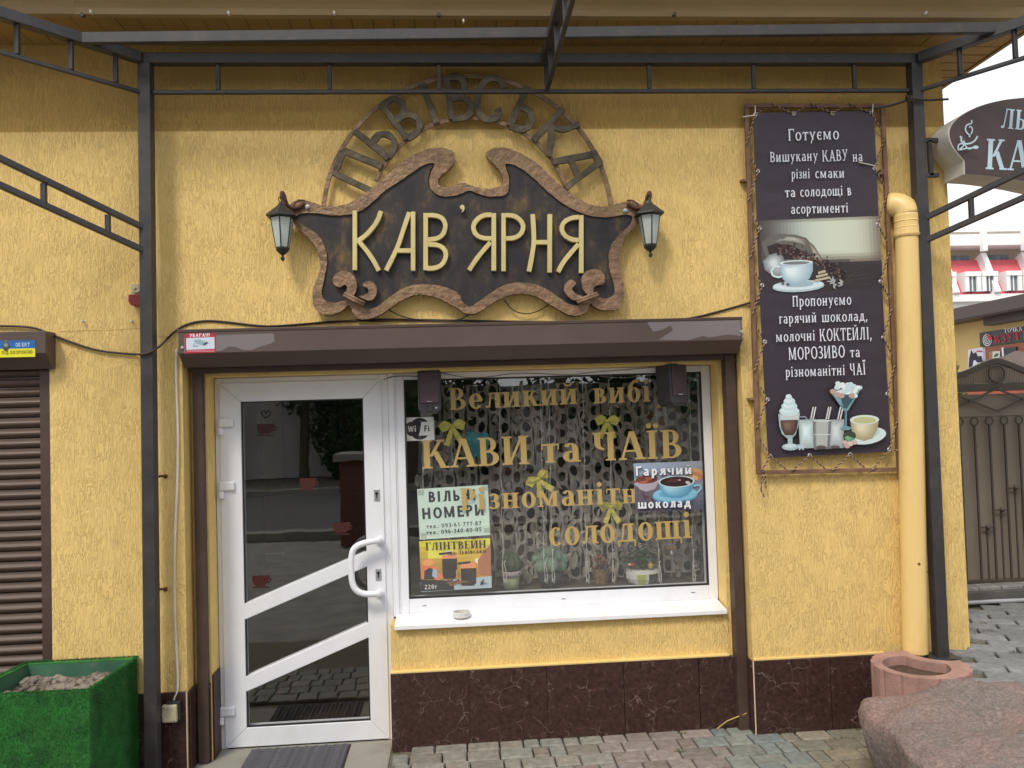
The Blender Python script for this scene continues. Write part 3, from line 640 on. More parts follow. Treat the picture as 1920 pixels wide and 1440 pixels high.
z2l, z2r, z2l2, z2r2 = zz(*B2[0])[1], zz(*B2[1])[1], zz(*B2[3])[1], zz(*B2[2])[1]
for q in (((GX0,z1l),(GX1,z1r),(GX1,GZ1),(GX0,GZ1)), ((GX0,z2l),(GX1,z2r),(GX1,z1r2),(GX0,z1l2)), ((GX0,GZ0),(GX1,GZ0),(GX1,z2r2),(GX0,z2l2))):
    member(q[0], q[1], q[2], q[3], .262, .266).build('pane', X['glass'], door)
# hinges
for px, py in ((411, 793), (413, 912), (413, 1335)):
    p = P(px, py, .235); h = M(); h.box(p.x-.004, .226, p.z-.024, p.x+.074, .243, p.z+.024)
    ho = h.build('hinge', X['pvc'], door, bevel=.006)
    k = M(); k.lathe([(.0005,-.062),(.014,-.062),(.014,-.026),(.0005,-.026)], (p.x+.006, .231, p.z), 12); k.build('hinge_pin', X['pvc'], door, smooth=False)
# pull handle
hp = [P(712,1014,.242), P(712,1014,.19), P(700,1014.5,.175), P(678,1019,.17), P(664,1027,.17), P(659,1040,.17), P(658,1065,.17), P(660,1092,.17), P(666,1106,.17), P(680,1114,.172), P(700,1114,.176), P(712,1113,.19), P(712,1113,.242)]
hm = M(); hm.tube(smooth_path([tuple(v) for v in hp], 2), .0165, 12); hd = hm.build('handle', X['pvc'], door, smooth=True)
for py in (1014, 1113):
    p = P(712, py, .24); M().lathe([(.001,-.006),(.024,-.005),(.026,.002),(.001,.002)], (p.x, .241, p.z), 16, 'y').build('handle_rose', X['pvc'], door)
for px, py in ((706.5, 928), (709.5, 1077)):
    p = P(px, py, .24); m = M(); m.box(p.x-.015, .237, p.z-.031, p.x+.015, .243, p.z+.031); e = m.build('lock_plate', X['eyelet'], door, bevel=.003)
    m = M(); m.lathe([(.0005,.2362),(.0085,.2362),(.0085,.2375),(.0005,.2375)], (p.x, 0, p.z+.008), 12, 'y').box(p.x-.0035, .2362, p.z-.018, p.x+.0035, .2375, p.z+.006); m.build('keyhole', X['gasket'], door)
# red cup stickers and a little heart on the glass
for px, py, sc in ((497, 805, 1.0), (577, 907, 1.0), (640, 990, 1.0), (488, 1090, 1.0)):
    st = Print(.261)
    r = (50, 20, 21) if py < 850 else (66, 25, 22)
    st.poly([(px-16,py-10),(px+17,py-11),(px+15,py+2),(px+9,py+8),(px-9,py+9),(px-15,py+2)], r); st.rect(px-15, py+10, px+15, py+12.5, r)
    st.line([(px+16,py-6),(px+20,py-3),(px+17,py+2),(px+14,py+3)], 2.2, r)
    st.build('cup_sticker', X['print'], door)
st = Print(.261); st.line([(497,784),(490,776),(491,770.5),(497,771),(499,776),(502,770),(507,772),(506,779),(497,784)], 1.8, (30, 26, 24)); st.build('heart_sticker', X['print'], door)

# window
win = thing('window', None, None, (0, .25, .70)); win.parent = B; win.location = (0, .25, .70)
WX0, WX1, WZ0, WZ1 = -.360, 1.409, .668, 1.957
wf = M(); wf.box(WX0, .246, WZ0, WX0+.082, .33, WZ1).box(1.358, .246, WZ0, WX1, .33, WZ1).box(WX0+.082, .246, WZ0, 1.358, .33, .750).box(WX0+.082, .246, 1.921, 1.358, .33, WZ1)
wf.build('frame', X['pvc'], win, bevel=.004)
wb_ = M(); wb_.box(-.3615, .240, .66, -.3615+.030, .2455, 1.957).box(-.3285, .2415, .672, -.324, .2455, 1.955); wb_.build('frame_seam', X['pvc'], win)
gk = M(); profile_frame(gk, -.279, .749, 1.359, 1.922, .008, .008, .008, .008, .2455, .262); gk.build('gasket', X['gasket'], win)
M().box(-.271, .262, .757, 1.351, .266, 1.914).build('pane', X['glass'], win)
sm = M(); sy0 = .085
sm.add([(-.348,sy0,.628),(1.401,sy0,.628),(1.401,sy0,.650),(-.348,sy0,.650),(-.348,.246,.672),(1.401,.246,.672),(-.348,.246,.628),(1.401,.246,.628)],
       [(0,1,2,3),(3,2,5,4),(0,3,4,6),(1,7,5,2),(0,6,7,1),(6,4,5,7)])
sm.build('sill', X['pvcs'], win, bevel=.003)
for px, py in ((796,1136),(1057,1123),(1300,1111)):
    p = P(px, py, .244); M().box(p.x-.010, .2445, p.z-.0015, p.x+.010, .2475, p.z+.0015).build('drain_slot', X['gasket'], win)
# gold lettering on the glass
lines = [('Великий', 843, 769, 1084, 757, 41), ('вибі', 1113, 757, 1222, 752.5, 41), ('р', 1229, 752, 1262, 751, 41), ('КАВИ', 792, 879, 995, 869.5, 53), ('та', 1015, 868, 1090, 865, 50), ('ЧАЇВ', 1111, 864.5, 1282, 858, 53), ('Різноманіт', 864, 957, 1165, 944, 41), ('н', 1167, 944, 1196, 943, 38), ('солодощі', 1028, 1024, 1299, 1008, 48)]
for i, (t, x0, y0, x1, y1, h) in enumerate(lines):
    pr = Print(.2610); pr.text(t, x0, y0, x1, y1, h, (170, 140, 70), 'serif'); o = pr.build('lettering', X['goldvinyl'], win)

# ---- roller shutter box, guides over the doorway ----
rs = thing('roller_shutter', None, None, (0, 0, 2.0)); rs.parent = B; rs.location = (0, 0, 2.0)
bx = M(); x0, x1 = -1.345, 1.476
pf = [(0.118, 2.178), (-.098, 2.178), (-.098, 2.066), (-.028, 2.003), (.118, 2.003)]
n = len(pf); bx.add([(x0, y, z) for y, z in pf]+[(x1, y, z) for y, z in pf], [(i, (i+1) % n, n+(i+1) % n, n+i) for i in range(n)]+[tuple(range(n)), tuple(n+i for i in reversed(range(n)))])
box = bx.build('shutter_box', X['brownf'], rs, bevel=.002)
M().box(x0-.003, -.101, 2.169, x1+.003, .0, 2.184).build('box_lid', X['brown'], rs, bevel=.002)
# weathered paint: large pale worn patches at both ends
G1 = (124, 115, 118)
for pts in ([(345,633),(420,628),(513,625),(515,640),(508,644),(494,648),(483,652),(470,657),(455,656),(440,650),(428,650),(415,658),(345,662)],
            [(1213,604),(1388,600),(1390,630),(1365,627),(1330,633),(1318,630),(1290,638),(1235,637),(1262,619),(1257,610),(1242,618),(1225,622)]):
    wp = Print(-.0985); wp.poly(pts, G1); wp.build('worn_paint', X['print'], rs)
M().lathe([(.0005,-.006),(.007,-.005),(.008,0)], tuple(P(342,652,-.098)), 10, 'y').build('rivet', X['eyelet'], rs)
M().lathe([(.0005,-.006),(.007,-.005),(.008,0)], tuple(P(1389,622,-.098)), 10, 'y').build('rivet', X['eyelet'], rs)
lk = P(878, 678, .095); M().lathe([(.0005,-.01),(.012,-.009),(.013,0)], tuple(lk), 12, 'y').build('lock', mat('brass lock', (.3,.25,.12), .4, metal=.8), rs)
gd = M(); gd.box(-1.338, .078, .0, -1.288, .1175, 2.0); gd.build('guide_rail', X['brown'], rs, bevel=.002)
gd = M(); gd.box(1.4310, .050, .0, 1.4840, .1175, 2.0); gd.build('guide_rail', X['brown'], rs, bevel=.002)
M().box(-1.338, .060, 1.975, 1.470, .1175, 2.0025).build('bottom_slat', X['brown'], rs, bevel=.002)
# left shutter, closed
ls = thing('roller_shutter', None, None, (-3.0, 0, 2.0)); ls.parent = B; ls.location = (-3.0, 0, 2.0)
bx = M(); x0, x1 = -4.7, -1.968
pf = [(-.001, 2.192), (-.098, 2.192), (-.098, 2.085), (-.028, 2.013), (-.001, 2.013)]
n = len(pf); bx.add([(x0, y, z) for y, z in pf]+[(x1, y, z) for y, z in pf], [(i, (i+1) % n, n+(i+1) % n, n+i) for i in range(n)]+[tuple(range(n)), tuple(n+i for i in reversed(range(n)))])
bx.build('shutter_box', X['brownf'], ls, bevel=.002)
sp = []; h = .0505
for k in range(9):
    t = k/8; sp.append((.030 - .016*sin(pi*min(1, t*1.12)) , .002 + t*(h-.004)))
sp.append((.045, h-.002)); sp.append((.045, .002)); n = len(sp)
sl_ = M(); sl_.add([(-4.6, y, z) for y, z in sp]+[(-2.052, y, z) for y, z in sp], [(i, (i+1) % n, n+(i+1) % n, n+i) for i in range(n)]+[tuple(range(n)), tuple(n+i for i in reversed(range(n)))])
slm = sl_.build('shutter_slat', X['slat'], mesh_only=True)
ORG[ls] = (-3.0, 0, 2.0)
for k in range(40):
    o = bpy.data.objects.new('shutter_slat', slm); COL.objects.link(o); o.parent = ls; o.location = (3.0, random.uniform(-.001,.001), -2.0 + k*h + .01)
M().box(-2.052, .008, 0, -2.002, .118, 2.012).build('guide_rail', X['brown'], ls, bevel=.002)
M().box(-4.6, .06, 0, -2.0, .118, 2.1).build('shutter_backing', X['brown'], ls)
# ================= CANOPY FRAME =================
cf = thing('canopy_frame', 'dark grey welded steel canopy frame on two posts in front of the yellow wall', 'canopy frame', (-1.48, -.1, 0))
F_ = X['frame']
def fbar(name, a, b, w, h, bevel=.003): m = M(); m.bar(a, b, w, h); return m.build(name, F_, cf, bevel=bevel, seg=1)
def post(x0, z0, x1, z1, name='post'):
    m = M(); w = .030
    m.add([(x0-w,-.135,z0),(x0+w,-.135,z0),(x0+w,-.075,z0),(x0-w,-.075,z0),(x1-w,-.135,z1),(x1+w,-.135,z1),(x1+w,-.075,z1),(x1-w,-.075,z1)], [(0,1,2,3),(7,6,5,4),(0,4,5,1),(1,5,6,2),(2,6,7,3),(3,7,4,0)])
    m.box(x0-.075, -.17, z0, x0+.075, -.04, z0+.006)
    return m.build(name, F_, cf, bevel=.004)
post(-1.492, .012, -1.476, 3.495); post(2.446, TZ, 2.456, 3.495)
LA, RA = Vector((-1.476, -.105, 0)), Vector((2.456, -.105, 0))
fbar('beam', (LA.x-.03, -.105, 3.520), (RA.x+.03, -.105, 3.520), .05, .052)
fbar('lower_rail', (LA.x+.031, -.105, 3.356), (RA.x-.031, -.105, 3.356), .02, .02)
for px in (409, 618, 823, 1025, 1217, 1413, 1602):
    p = P(px, 150, -.105); fbar('strut', (p.x, -.105, 3.3665), (p.x, -.105, 3.4935), .02, .02, .002)
dl = Vector((-.70, -.714, 0)).normalized(); dr = Vector((.60, -.80, 0)).normalized()
def truss(A, d, ln, sp):
    a = A + d*.03
    fbar('truss_beam', (a.x, a.y, 3.520), (a.x+d.x*ln, a.y+d.y*ln, 3.520), .05, .051)
    fbar('truss_rail', (a.x, a.y, 3.350), (a.x+d.x*ln, a.y+d.y*ln, 3.350), .02, .02)
    for s in sp: p = A+d*s; fbar('strut', (p.x, p.y, 3.361), (p.x, p.y, 3.494), .02, .02, .002)
nl = Vector((-dl.y, dl.x, 0)); nr = Vector((-dr.y, dr.x, 0))
def spos(A, d, n, pxs): return [(Ppl(px, py, A, n)-Vector((A.x, A.y, 0))).dot(d) for px, py in pxs]
truss(LA, dl, 1.15, spos(LA, dl, nl, ((217,133),(133,108),(32,75)))+[.82, 1.0])
truss(RA, dr, 1.15, spos(RA, dr, nr, ((1800,119),(1903,84)))+[.72, .95])
# braces: two parallel bars with short struts, rising outwards from each post
def brace(A, d, n, t0, t1, l0, l1, sts):
    q = [Ppl(px, py, A, n) for px, py in (t0, t1, l0, l1)]
    up = Vector((0,0,1))
    for a, b in ((q[0], q[1]), (q[2], q[3])):
        b2 = a + (b-a)*2.6; fbar('brace', a, b2, .025, .028)
    for (x, y0, y1) in sts:
        a = Ppl(x, y0, A, n); b = Ppl(x, y1, A, n); b.x, b.y = a.x, a.y; fbar('brace_strut', a, b, .022, .022, .002)
brace(LA, dl, nl, (284,434), (0,297), (284,476), (0,347), ((82,344,382),(202,403,438)))
brace(RA, dr, nr, (1724,414), (1920,320), (1724,456), (1920,370), ((1820,369,411),))
m = M()
fbar('cross_beam', Vector((-1.70, -.325, 3.520)), Vector((2.76, -.425, 3.535)), .03, .052)
# centre truss, straight out from the wall
fbar('truss_beam', (.506, -.131, 3.520), (.506, -1.5, 3.520), .05, .0505)
fbar('truss_rail', (.506, -.116, 3.356), (.506, -1.5, 3.356), .02, .02)
for yy in (-.27, -.52, -.80, -1.1): fbar('strut', (.506, yy, 3.367), (.506, yy, 3.494), .02, .02, .002)
# little rusty wall ties of the left post and right post
X['rust'] = mat('rusty iron', (.10, .035, .022), .8, var=.5, vscale=30, bump=.4)
for px, py in ((305,894),(305,1106)):
    a = P(px-10, py, -.08); b = P(px+5, py-1, -.005); m = M(); m.tube([a, (a+b)/2+Vector((0,0,.003)), b], .006, 6).ball(b, .011); m.build('wall_tie', X['rust'], cf)
a = P(1738,1072,-.08); b = P(1726,1070,-.005); M().tube([a, b], .006, 6).build('wall_tie', X['rust'], cf)

# ================= MAIN SIGN =================
sg = thing('cafe_sign', 'beaten copper sign, dark panel with pale gold letters under an arch of letters', 'sign', tuple(P(875, 590, -.03)))
def c2(pts): return [(480+x/2.88, 120+y/2.88) for x, y in pts]
def c3(pts): return [(860+x/2.88, 120+y/2.88) for x, y in pts]
outer = c2([(180,790),(188,745),(240,728),(300,745),(360,765),(450,768),(520,745),(600,690),(660,640),(730,580),(790,525),(850,490),(920,460),(990,450),(1050,462),(1078,490),(1075,525),(1040,570),(1000,600),(980,630),(985,655),(1020,668),(1060,665),(1090,645)]) + \
 c3([(20,640),(70,655),(120,672),(180,675),(225,662),(240,635),(235,600),(215,565),(175,525),(148,495),(152,470),(190,452),(240,450),(290,460),(350,490),(420,530),(480,590),(530,640),(580,680),(640,720),(700,755),(740,768),(800,768),(860,755),(910,738),(960,742),(992,765),(1000,800),(985,850),(955,880),(925,905),(890,950),(872,1010),(865,1070),(880,1130),(890,1190),(895,1250),(880,1310),(850,1328),(790,1330),(740,1320),(708,1288),(700,1330),(670,1355),(620,1360),(570,1345),(510,1310),(450,1270),(380,1240),(300,1238),(230,1265),(150,1310),(100,1345),(65,1352),(15,1340)]) + \
 c2([(1100,1325),(1040,1290),(980,1260),(900,1243),(840,1250),(760,1290),(700,1335),(650,1365),(600,1380),(550,1375),(520,1340),(505,1295),(480,1320),(440,1345),(390,1357),(340,1345),(310,1310),(303,1260),(310,1200),(340,1140),(350,1070),(335,1010),(300,950),(250,915),(210,880)])
inner = c2([(215,815),(290,800),(380,815),(470,818),(560,800),(630,745),(700,680),(780,630),(850,580),(900,545),(955,530),(965,545),(940,590),(935,640),(945,680),(975,705),(1030,718),(1080,710),(1130,690)]) + \
 c3([(60,680),(100,700),(160,715),(230,715),(262,700),(272,660),(270,610),(255,560),(247,537),(290,540),(350,570),(410,620),(470,680),(520,720),(580,765),(640,795),(690,815),(760,828),(830,825),(890,812),(940,818),(940,850),(900,892),(840,950),(815,1000),(808,1060),(820,1130),(840,1190),(845,1240),(815,1265),(760,1262),(710,1262),(650,1303),(600,1300),(540,1260),(480,1215),(410,1185),(320,1178),(250,1190),(180,1230),(110,1280),(65,1312),(20,1290)]) + \
 c2([(1100,1240),(1030,1205),(960,1190),(880,1188),(800,1205),(730,1250),(680,1290),(640,1320),(590,1325),(550,1290),(500,1265),(470,1280),(420,1290),(370,1280),(355,1245),(358,1200),(375,1130),(385,1060),(375,990),(345,930),(300,895),(245,865),(222,838)])
def densify(pts, st=4.5, jag=0.0, it=1):
    pts = smooth_path(pts, it, closed=True); o = []
    for i in range(len(pts)):
        a = pts[i]; b = pts[(i+1) % len(pts)]; L = math.hypot(b[0]-a[0], b[1]-a[1]); k = max(1, int(L/st))
        for j in range(k):
            t = j/k; o.append((a[0]+(b[0]-a[0])*t+random.uniform(-jag, jag), a[1]+(b[1]-a[1])*t+random.uniform(-jag, jag)))
    return o
YB0, YB1 = -.062, -.022
oo = densify(outer, 3, .85); ii = densify(inner, 5, .5)
bm_ = M()
# border: pad of beaten sheet, domed between its two edges
lo = [P(x, y, YB0+.004) for x, y in oo]; li = [P(x, y, YB0+.002) for x, y in ii]
bm_.slab([lo, li], (0, YB1-YB0, 0)); 
bord = bm_.build('border', X['copper'], sg, bevel=.0035, seg=2)
X['panel'] = None
def panel_mat():
    m, t, b, N, L = nodes('embossed dark panel')
    tc = N.new('ShaderNodeTexCoord')
    v = N.new('ShaderNodeTexVoronoi'); v.inputs['Scale'].default_value = 78; v.inputs['Randomness'].default_value = .12; L.new(tc.outputs['Object'], v.inputs[0])
    r = N.new('ShaderNodeValToRGB'); r.color_ramp.elements[0].position = .12; r.color_ramp.elements[1].position = .34; L.new(v.outputs['Distance'], r.inputs[0])
    bp = N.new('ShaderNodeBump'); bp.inputs['Strength'].default_value = .8; bp.inputs['Distance'].default_value = .003; L.new(r.outputs[0], bp.inputs['Height']); L.new(bp.outputs[0], b.inputs['Normal'])
    mp = N.new('ShaderNodeMapping'); mp.inputs['Scale'].default_value = (9, 9, 5); L.new(tc.outputs['Object'], mp.inputs[0])
    n = N.new('ShaderNodeTexNoise'); n.inputs['Scale'].default_value = 1; n.inputs['Detail'].default_value = 9; n.inputs['Roughness'].default_value = .72; L.new(mp.outputs[0], n.inputs[0])
    c = N.new('ShaderNodeValToRGB'); e = c.color_ramp.elements; e[0].position = .42; e[0].color = (.026, .024, .030, 1); e[1].position = .74; e[1].color = (.20, .13, .045, 1); k = e.new(.56); k.color = (.050, .040, .036, 1)
    L.new(n.outputs[0], c.inputs[0])
    mx = N.new('ShaderNodeMix'); mx.data_type = 'RGBA'; mx.blend_type = 'MULTIPLY'; mx.inputs['Factor'].default_value = .55; L.new(c.outputs[0], mx.inputs['A']); L.new(r.outputs[0], mx.inputs['B'])
    L.new(mx.outputs['Result'], b.inputs['Base Color']); b.inputs['Roughness'].default_value = .5; b.inputs['Metallic'].default_value = .35
    return m
X['panel'] = panel_mat()
cx_, cy_ = 880, 450
exp = [(x + (1.8 if x < cx_ else -1.8)*-1, y + (1.5 if y < cy_ else -1.5)*-1) for x, y in densify(inner, 8)]
M().slab([[P(x, y, -.050) for x, y in exp]], (0, .022, 0)).build('panel', X['panel'], sg)
# gold letters
def c2s(p): return c2(p)
W1 = 8.6
LET = [
 [c2([(533,790),(533,1113)]), c2([(675,793),(655,850),(612,905),(580,935),(548,955)]), c2([(552,953),(600,1010),(637,1065),(663,1116)])],
 [c2([(828,800),(800,880),(768,980),(735,1050),(702,1115)]), c2([(848,797),(848,1116)]), c2([(765,1007),(838,1007)])],
 [c2([(916,804),(916,1113)]), c2([(916,816),(970,816),(1010,833),(1026,875),(1010,922),(975,944),(928,948)]), c2([(928,973),(985,976),(1020,1000),(1028,1040),(1005,1085),(965,1103),(920,1103)])],
 [c3([(190,805),(190,1116)]), c3([(178,813),(130,816),(92,845),(76,880),(92,922),(130,940),(178,942)]), c3([(172,962),(130,1010),(90,1060),(56,1114)])],
 [c3([(243,805),(243,1119)]), c3([(255,815),(300,818),(338,845),(352,880),(336,920),(300,940),(256,942)])],
 [c3([(400,810),(405,880),(408,960),(396,1040),(380,1121)]), c3([(493,810),(492,1126)]), c3([(418,962),(482,962)])],
 [c3([(663,816),(663,1129)]), c3([(650,826),(610,830),(570,850),(554,885),(570,925),(610,948),(650,951)]), c3([(648,972),(605,1020),(565,1070),(537,1123)])]]
for L_ in LET:
    m = M()
    for k, s_ in enumerate(L_):
        s2 = smooth_path(s_, 1) if len(s_) > 3 else s_
        stroke_slab(m, s2, W1, -.0745-.0006*k, -.051, jag=.05)
    m.build('gold_letter', X['gold'], sg, bevel=.0012, seg=1)
m = M(); a = c2([(1100,768),(1112,759),(1124,764),(1127,780),(1120,795),(1108,800),(1116,787),(1104,780)]); m.slab([[P(x, y, -.074) for x, y in a]], (0,.022,0)); m.build('apostrophe', X['gold'], sg)
# scrolls on the panel's lower corners
def blob(pts, name='scroll', Y0=-.078, mt=None, it=2):
    q = densify(smooth_path(pts, it-1, True), 3.5, .3); m = M(); m.slab([[P(x, y, Y0) for x, y in q]], (0, .026, 0)); return m.build(name, mt or X['copper'], sg, bevel=.003)
blob(c2([(413,1165),(425,1135),(465,1116),(510,1124),(540,1160),(546,1205),(535,1240),(520,1262),(478,1240),(492,1218),(492,1198),(475,1190),(455,1208),(430,1200),(416,1185)]))
blob(c2([(574,1183),(608,1168),(640,1183),(655,1215),(648,1255),(620,1280),(585,1272),(545,1250),(585,1252),(612,1228),(600,1205),(580,1204)]))
blob(c3([(665,1190),(663,1150),(688,1115),(738,1104),(775,1118),(793,1155),(785,1190),(755,1192),(727,1205),(730,1238),(742,1250),(700,1252),(674,1222)]))
blob(c3([(635,1175),(603,1160),(572,1188),(568,1225),(590,1258),(628,1282),(680,1256),(640,1245),(618,1228),(612,1208),(630,1197)]))
for pts in (c2([(470,1247),(580,1305)]), c2([(478,1236),(588,1292)]), c3([(640,1290),(755,1247)]), c3([(634,1279),(748,1236)])):
    m = M(); m.tube([P(pts[0][0], pts[0][1], -.084), P(pts[1][0], pts[1][1], -.084)], .008, 8); m.build('scroll_band', X['copper'], sg, smooth=True)
for pts in (c2([(278,772)]), c3([(900,792)])):
    p = P(*pts[0], -.062); M().lathe([(.0005,-.010),(.006,-.010),(.006,-.004),(.011,-.003),(.011,.003)], tuple(p), 12, 'y').build('bolt', X['eyelet'], sg)
# arch: outer and inner flat bars
def arc_px(cx, cy, r, a0, a1, n=40): return [(cx+r*sin(radians(a0+(a1-a0)*i/n)), cy-r*cos(radians(a0+(a1-a0)*i/n))) for i in range(n+1)]
m = M(); stroke_slab(m, arc_px(876, 413, 271, -84, 84, 48), 8.2, -.040, -.030); m.build('arch_bar', X['copper'], sg, bevel=.0015, seg=1)
m = M(); stroke_slab(m, arc_px(881, 411, 190.5, -68, 72, 40), 8.0, -.040, -.030); m.build('arch_bar', X['copper'], sg, bevel=.0015, seg=1)
# arch letters: strokes in a local frame (u across, v outward)
AL = {
 'Л': [[(-26,0),(-24,78),(22,80)], [(22,82),(24,2)]],
 'Ь': [[(-16,84),(-12,2)], [(-12,44),(10,46),(22,30),(18,8),(-12,2)]],
 'В': [[(-18,84),(-14,2)], [(-18,80),(8,82),(16,64),(8,46),(-14,42)], [(-14,42),(14,42),(26,22),(16,3),(-14,2)]],
 'І': [[(-2,84),(0,2)]],
 'С': [[(22,66),(12,82),(-12,80),(-24,58),(-24,28),(-12,4),(10,2),(22,18),(16,26)]],
 'К': [[(-20,84),(-18,2)], [(22,84),(8,56),(-16,42)], [(-14,44),(6,26),(24,0)]],
 'А': [[(-28,0),(-6,82)], [(-10,78),(14,78)], [(10,82),(26,0)], [(-20,32),(20,32)]]}
for ch, a in (('Л',-66),('Ь',-49),('В',-33.5),('І',-18.8),('В',-5.5),('С',10),('Ь',27),('К',44.5),('А',64)):
    t = radians(a); m = M(); k = 0
    for s_ in AL[ch]:
        pts = [(880 + (188+v)*sin(t) + u*cos(t), 411 - (188+v)*cos(t) + u*sin(t)) for u, v in s_]
        pts = smooth_path(pts, 2) if len(pts) > 3 else [(pts[i][0]*(1-f)+pts[i+1][0]*f, pts[i][1]*(1-f)+pts[i+1][1]*f) for i in range(len(pts)-1) for f in ((0,.25,.5,.75) if i < len(pts)-2 else (0,.25,.5,.75,1))]
        stroke_slab(m, pts, 12.4, -.054-.0007*k, -.039, jag=.14); k += 1
    m.build('arch_letter', X['brass_l'], sg, bevel=.002, seg=1)
for pts in ([(945,562),(960,582),(985,590),(1010,584),(1030,570)], [(727,580),(757,596),(812,602),(860,601),(879,590)]):
    q = smooth_path(pts, 2); M().tube([P(x, y, -.02) for x, y in q], .003, 6).build('wire_loop', X['cable'], sg)

# ================= WALL LANTERNS =================
def lantern(px, py, lab):
    p = P(px, py, -.10)
    t = thing('lantern', lab, 'lantern', tuple(p), 'black lanterns hanging from the ends of the sign')
    ph = pi/6; n = 6
    M().lathe([(.001,.150),(.012,.148),(.020,.132),(.078,.082),(.080,.074),(.060,.070),(.001,.070)], p, n, ph=ph).build('lantern_roof', X['black'], t)
    M().lathe([(.030,-.092),(.034,-.084),(.034,-.078),(.001,-.078)], p, n, ph=ph).lathe([(.001,-.145),(.009,-.140),(.011,-.130),(.006,-.122),(.006,-.116),(.020,-.106),(.034,-.092),(.001,-.090)], p, n, ph=ph).build('lantern_base', X['black'], t)
    rt_, rb, zt, zb = .056, .031, .072, -.082
    for k in range(6):
        a = ph + k*pi/3; b = a + pi/3
        A = [Vector((r*cos(q), r*sin(q), z)) + p for r, q, z in ((rb,a,zb),(rb,b,zb),(rt_,b,zt),(rt_,a,zt))]
        c = (A[0]+A[1]+A[2]+A[3])/4; A = [c+(v-c)*.93 for v in A]; nrm = (A[1]-A[0]).cross(A[3]-A[0]).normalized()*.002
        M().add([v+nrm for v in A]+[v-nrm for v in A], [(0,1,2,3),(7,6,5,4),(0,4,5,1),(1,5,6,2),(2,6,7,3),(3,7,4,0)]).build('lantern_pane', X['lampglass'], t)
        m = M(); m.bar(p+Vector((rb*cos(a), rb*sin(a), zb)), p+Vector((rt_*cos(a), rt_*sin(a), zt)), .006, .006); m.build('lantern_bar', X['black'], t)
    r = M(); r.tube([p+Vector((.015*cos(a*pi/6), 0, .164+.015*sin(a*pi/6))) for a in range(12)], .0025, 6, closed=True); r.build('ring', X['black'], t, smooth=True)
    return t
lantern(529, 435, 'black six-sided lantern hanging from the left tip of the copper sign')
lantern(1218, 430, 'black six-sided lantern hanging from the right tip of the copper sign')
for s_, x0 in ((1, 530), (-1, 1217)):   # curled hooks that belong to the sign
    pts = [(x0+40*s_, 382), (x0+26*s_, 392), (x0+12*s_, 389), (x0+6*s_, 379), (x0+3*s_, 366), (x0-1*s_, 359), (x0-3*s_, 366), (x0, 378), (x0+4*s_,384)]
    q = smooth_path(pts, 2); M().tube([P(x, y, -.066-.034*(i/len(q))) for i, (x, y) in enumerate(q)], .009, 8).build('hook', X['rust'], sg, smooth=True)
    pts = [(x0+42*s_, 376), (x0+30*s_, 375), (x0+22*s_, 383), (x0+16*s_, 395), (x0+22*s_, 402)]
    M().tube([P(x, y, -.075) for x, y in smooth_path(pts, 2)], .004, 6).build('hook_wire', X['rust'], sg)

# ================= BANNER =================
bf = thing('tube_surround', 'slim brown steel tube surround to which the tall coffee banner is laced', 'metal surround', tuple(P(1540, 880, -.02)))
cr = [(1399,199),(1654,199),(1686,880),(1422,886)]
YB = -.030
cn = [P(x, y, YB) for x, y in cr]
for i in range(4):
    a, b = cn[i], cn[(i+1) % 4]; d = (b-a).normalized()*.0105
    M().bar(a-d if i % 2 == 0 else a+d, b+d if i % 2 == 0 else b-d, .020, .021).build('frame_tube', X['tube'], bf, bevel=.002, seg=1)
for px, py in ((1397,338),(1410,748),(1653,325),(1657,320)):
    p = P(px, py, YB); M().box(p.x-.018, -.035, p.z-.006, p.x+.018, -.0, p.z+.006).build('bracket', X['tube'], bf)
def side(a, b, bend, t):   # photo-px edge with slight bow
    return (a[0]+(b[0]-a[0])*t + bend*sin(pi*t), a[1]+(b[1]-a[1])*t)
TLb, TRb, BRb, BLb = (1411.7,211.7), (1638.6,207.7), (1671.5,847), (1440,859)
bn = thing('banner', 'tall dark plum vinyl banner with white lettering, coffee cup photo and drinks photo', 'banner', tuple(P(1550, 850, -.045)))
def bsurf(x, y):   # gentle billow of the cloth, in metres
    return .006*sin((y-200)/95.0) * sin((x-1400)/75.0) + .002*sin((y-300)/70+(x-1400)/80)
def bmap(x, y, off): return P(x, y, -.047-off+bsurf(x, y))
sh = M(); NX, NY = 30, 72; vs = []
for j in range(NY+1):
    t = j/NY; a = side(TLb, BLb, -2.5, t); b = side(TRb, BRb, -1.5, t)
    for i in range(NX+1):
        u = i/NX; x = a[0]+(b[0]-a[0])*u; y = a[1]+(b[1]-a[1])*u 
        vs.append(bmap(x, y, 0))
plum = tuple(v*.9 for v in lin((58, 49, 60)))
sh.add(vs, [(j*(NX+1)+i, j*(NX+1)+i+1, (j+1)*(NX+1)+i+1, (j+1)*(NX+1)+i) for j in range(NY) for i in range(NX)], 0, plum)
sh.build('sheet', X['vinyl'], bn, smooth=True, fix=False)
pr = Print(0, .0001, lambda x, y, off: bmap(x, y, off+.0006))
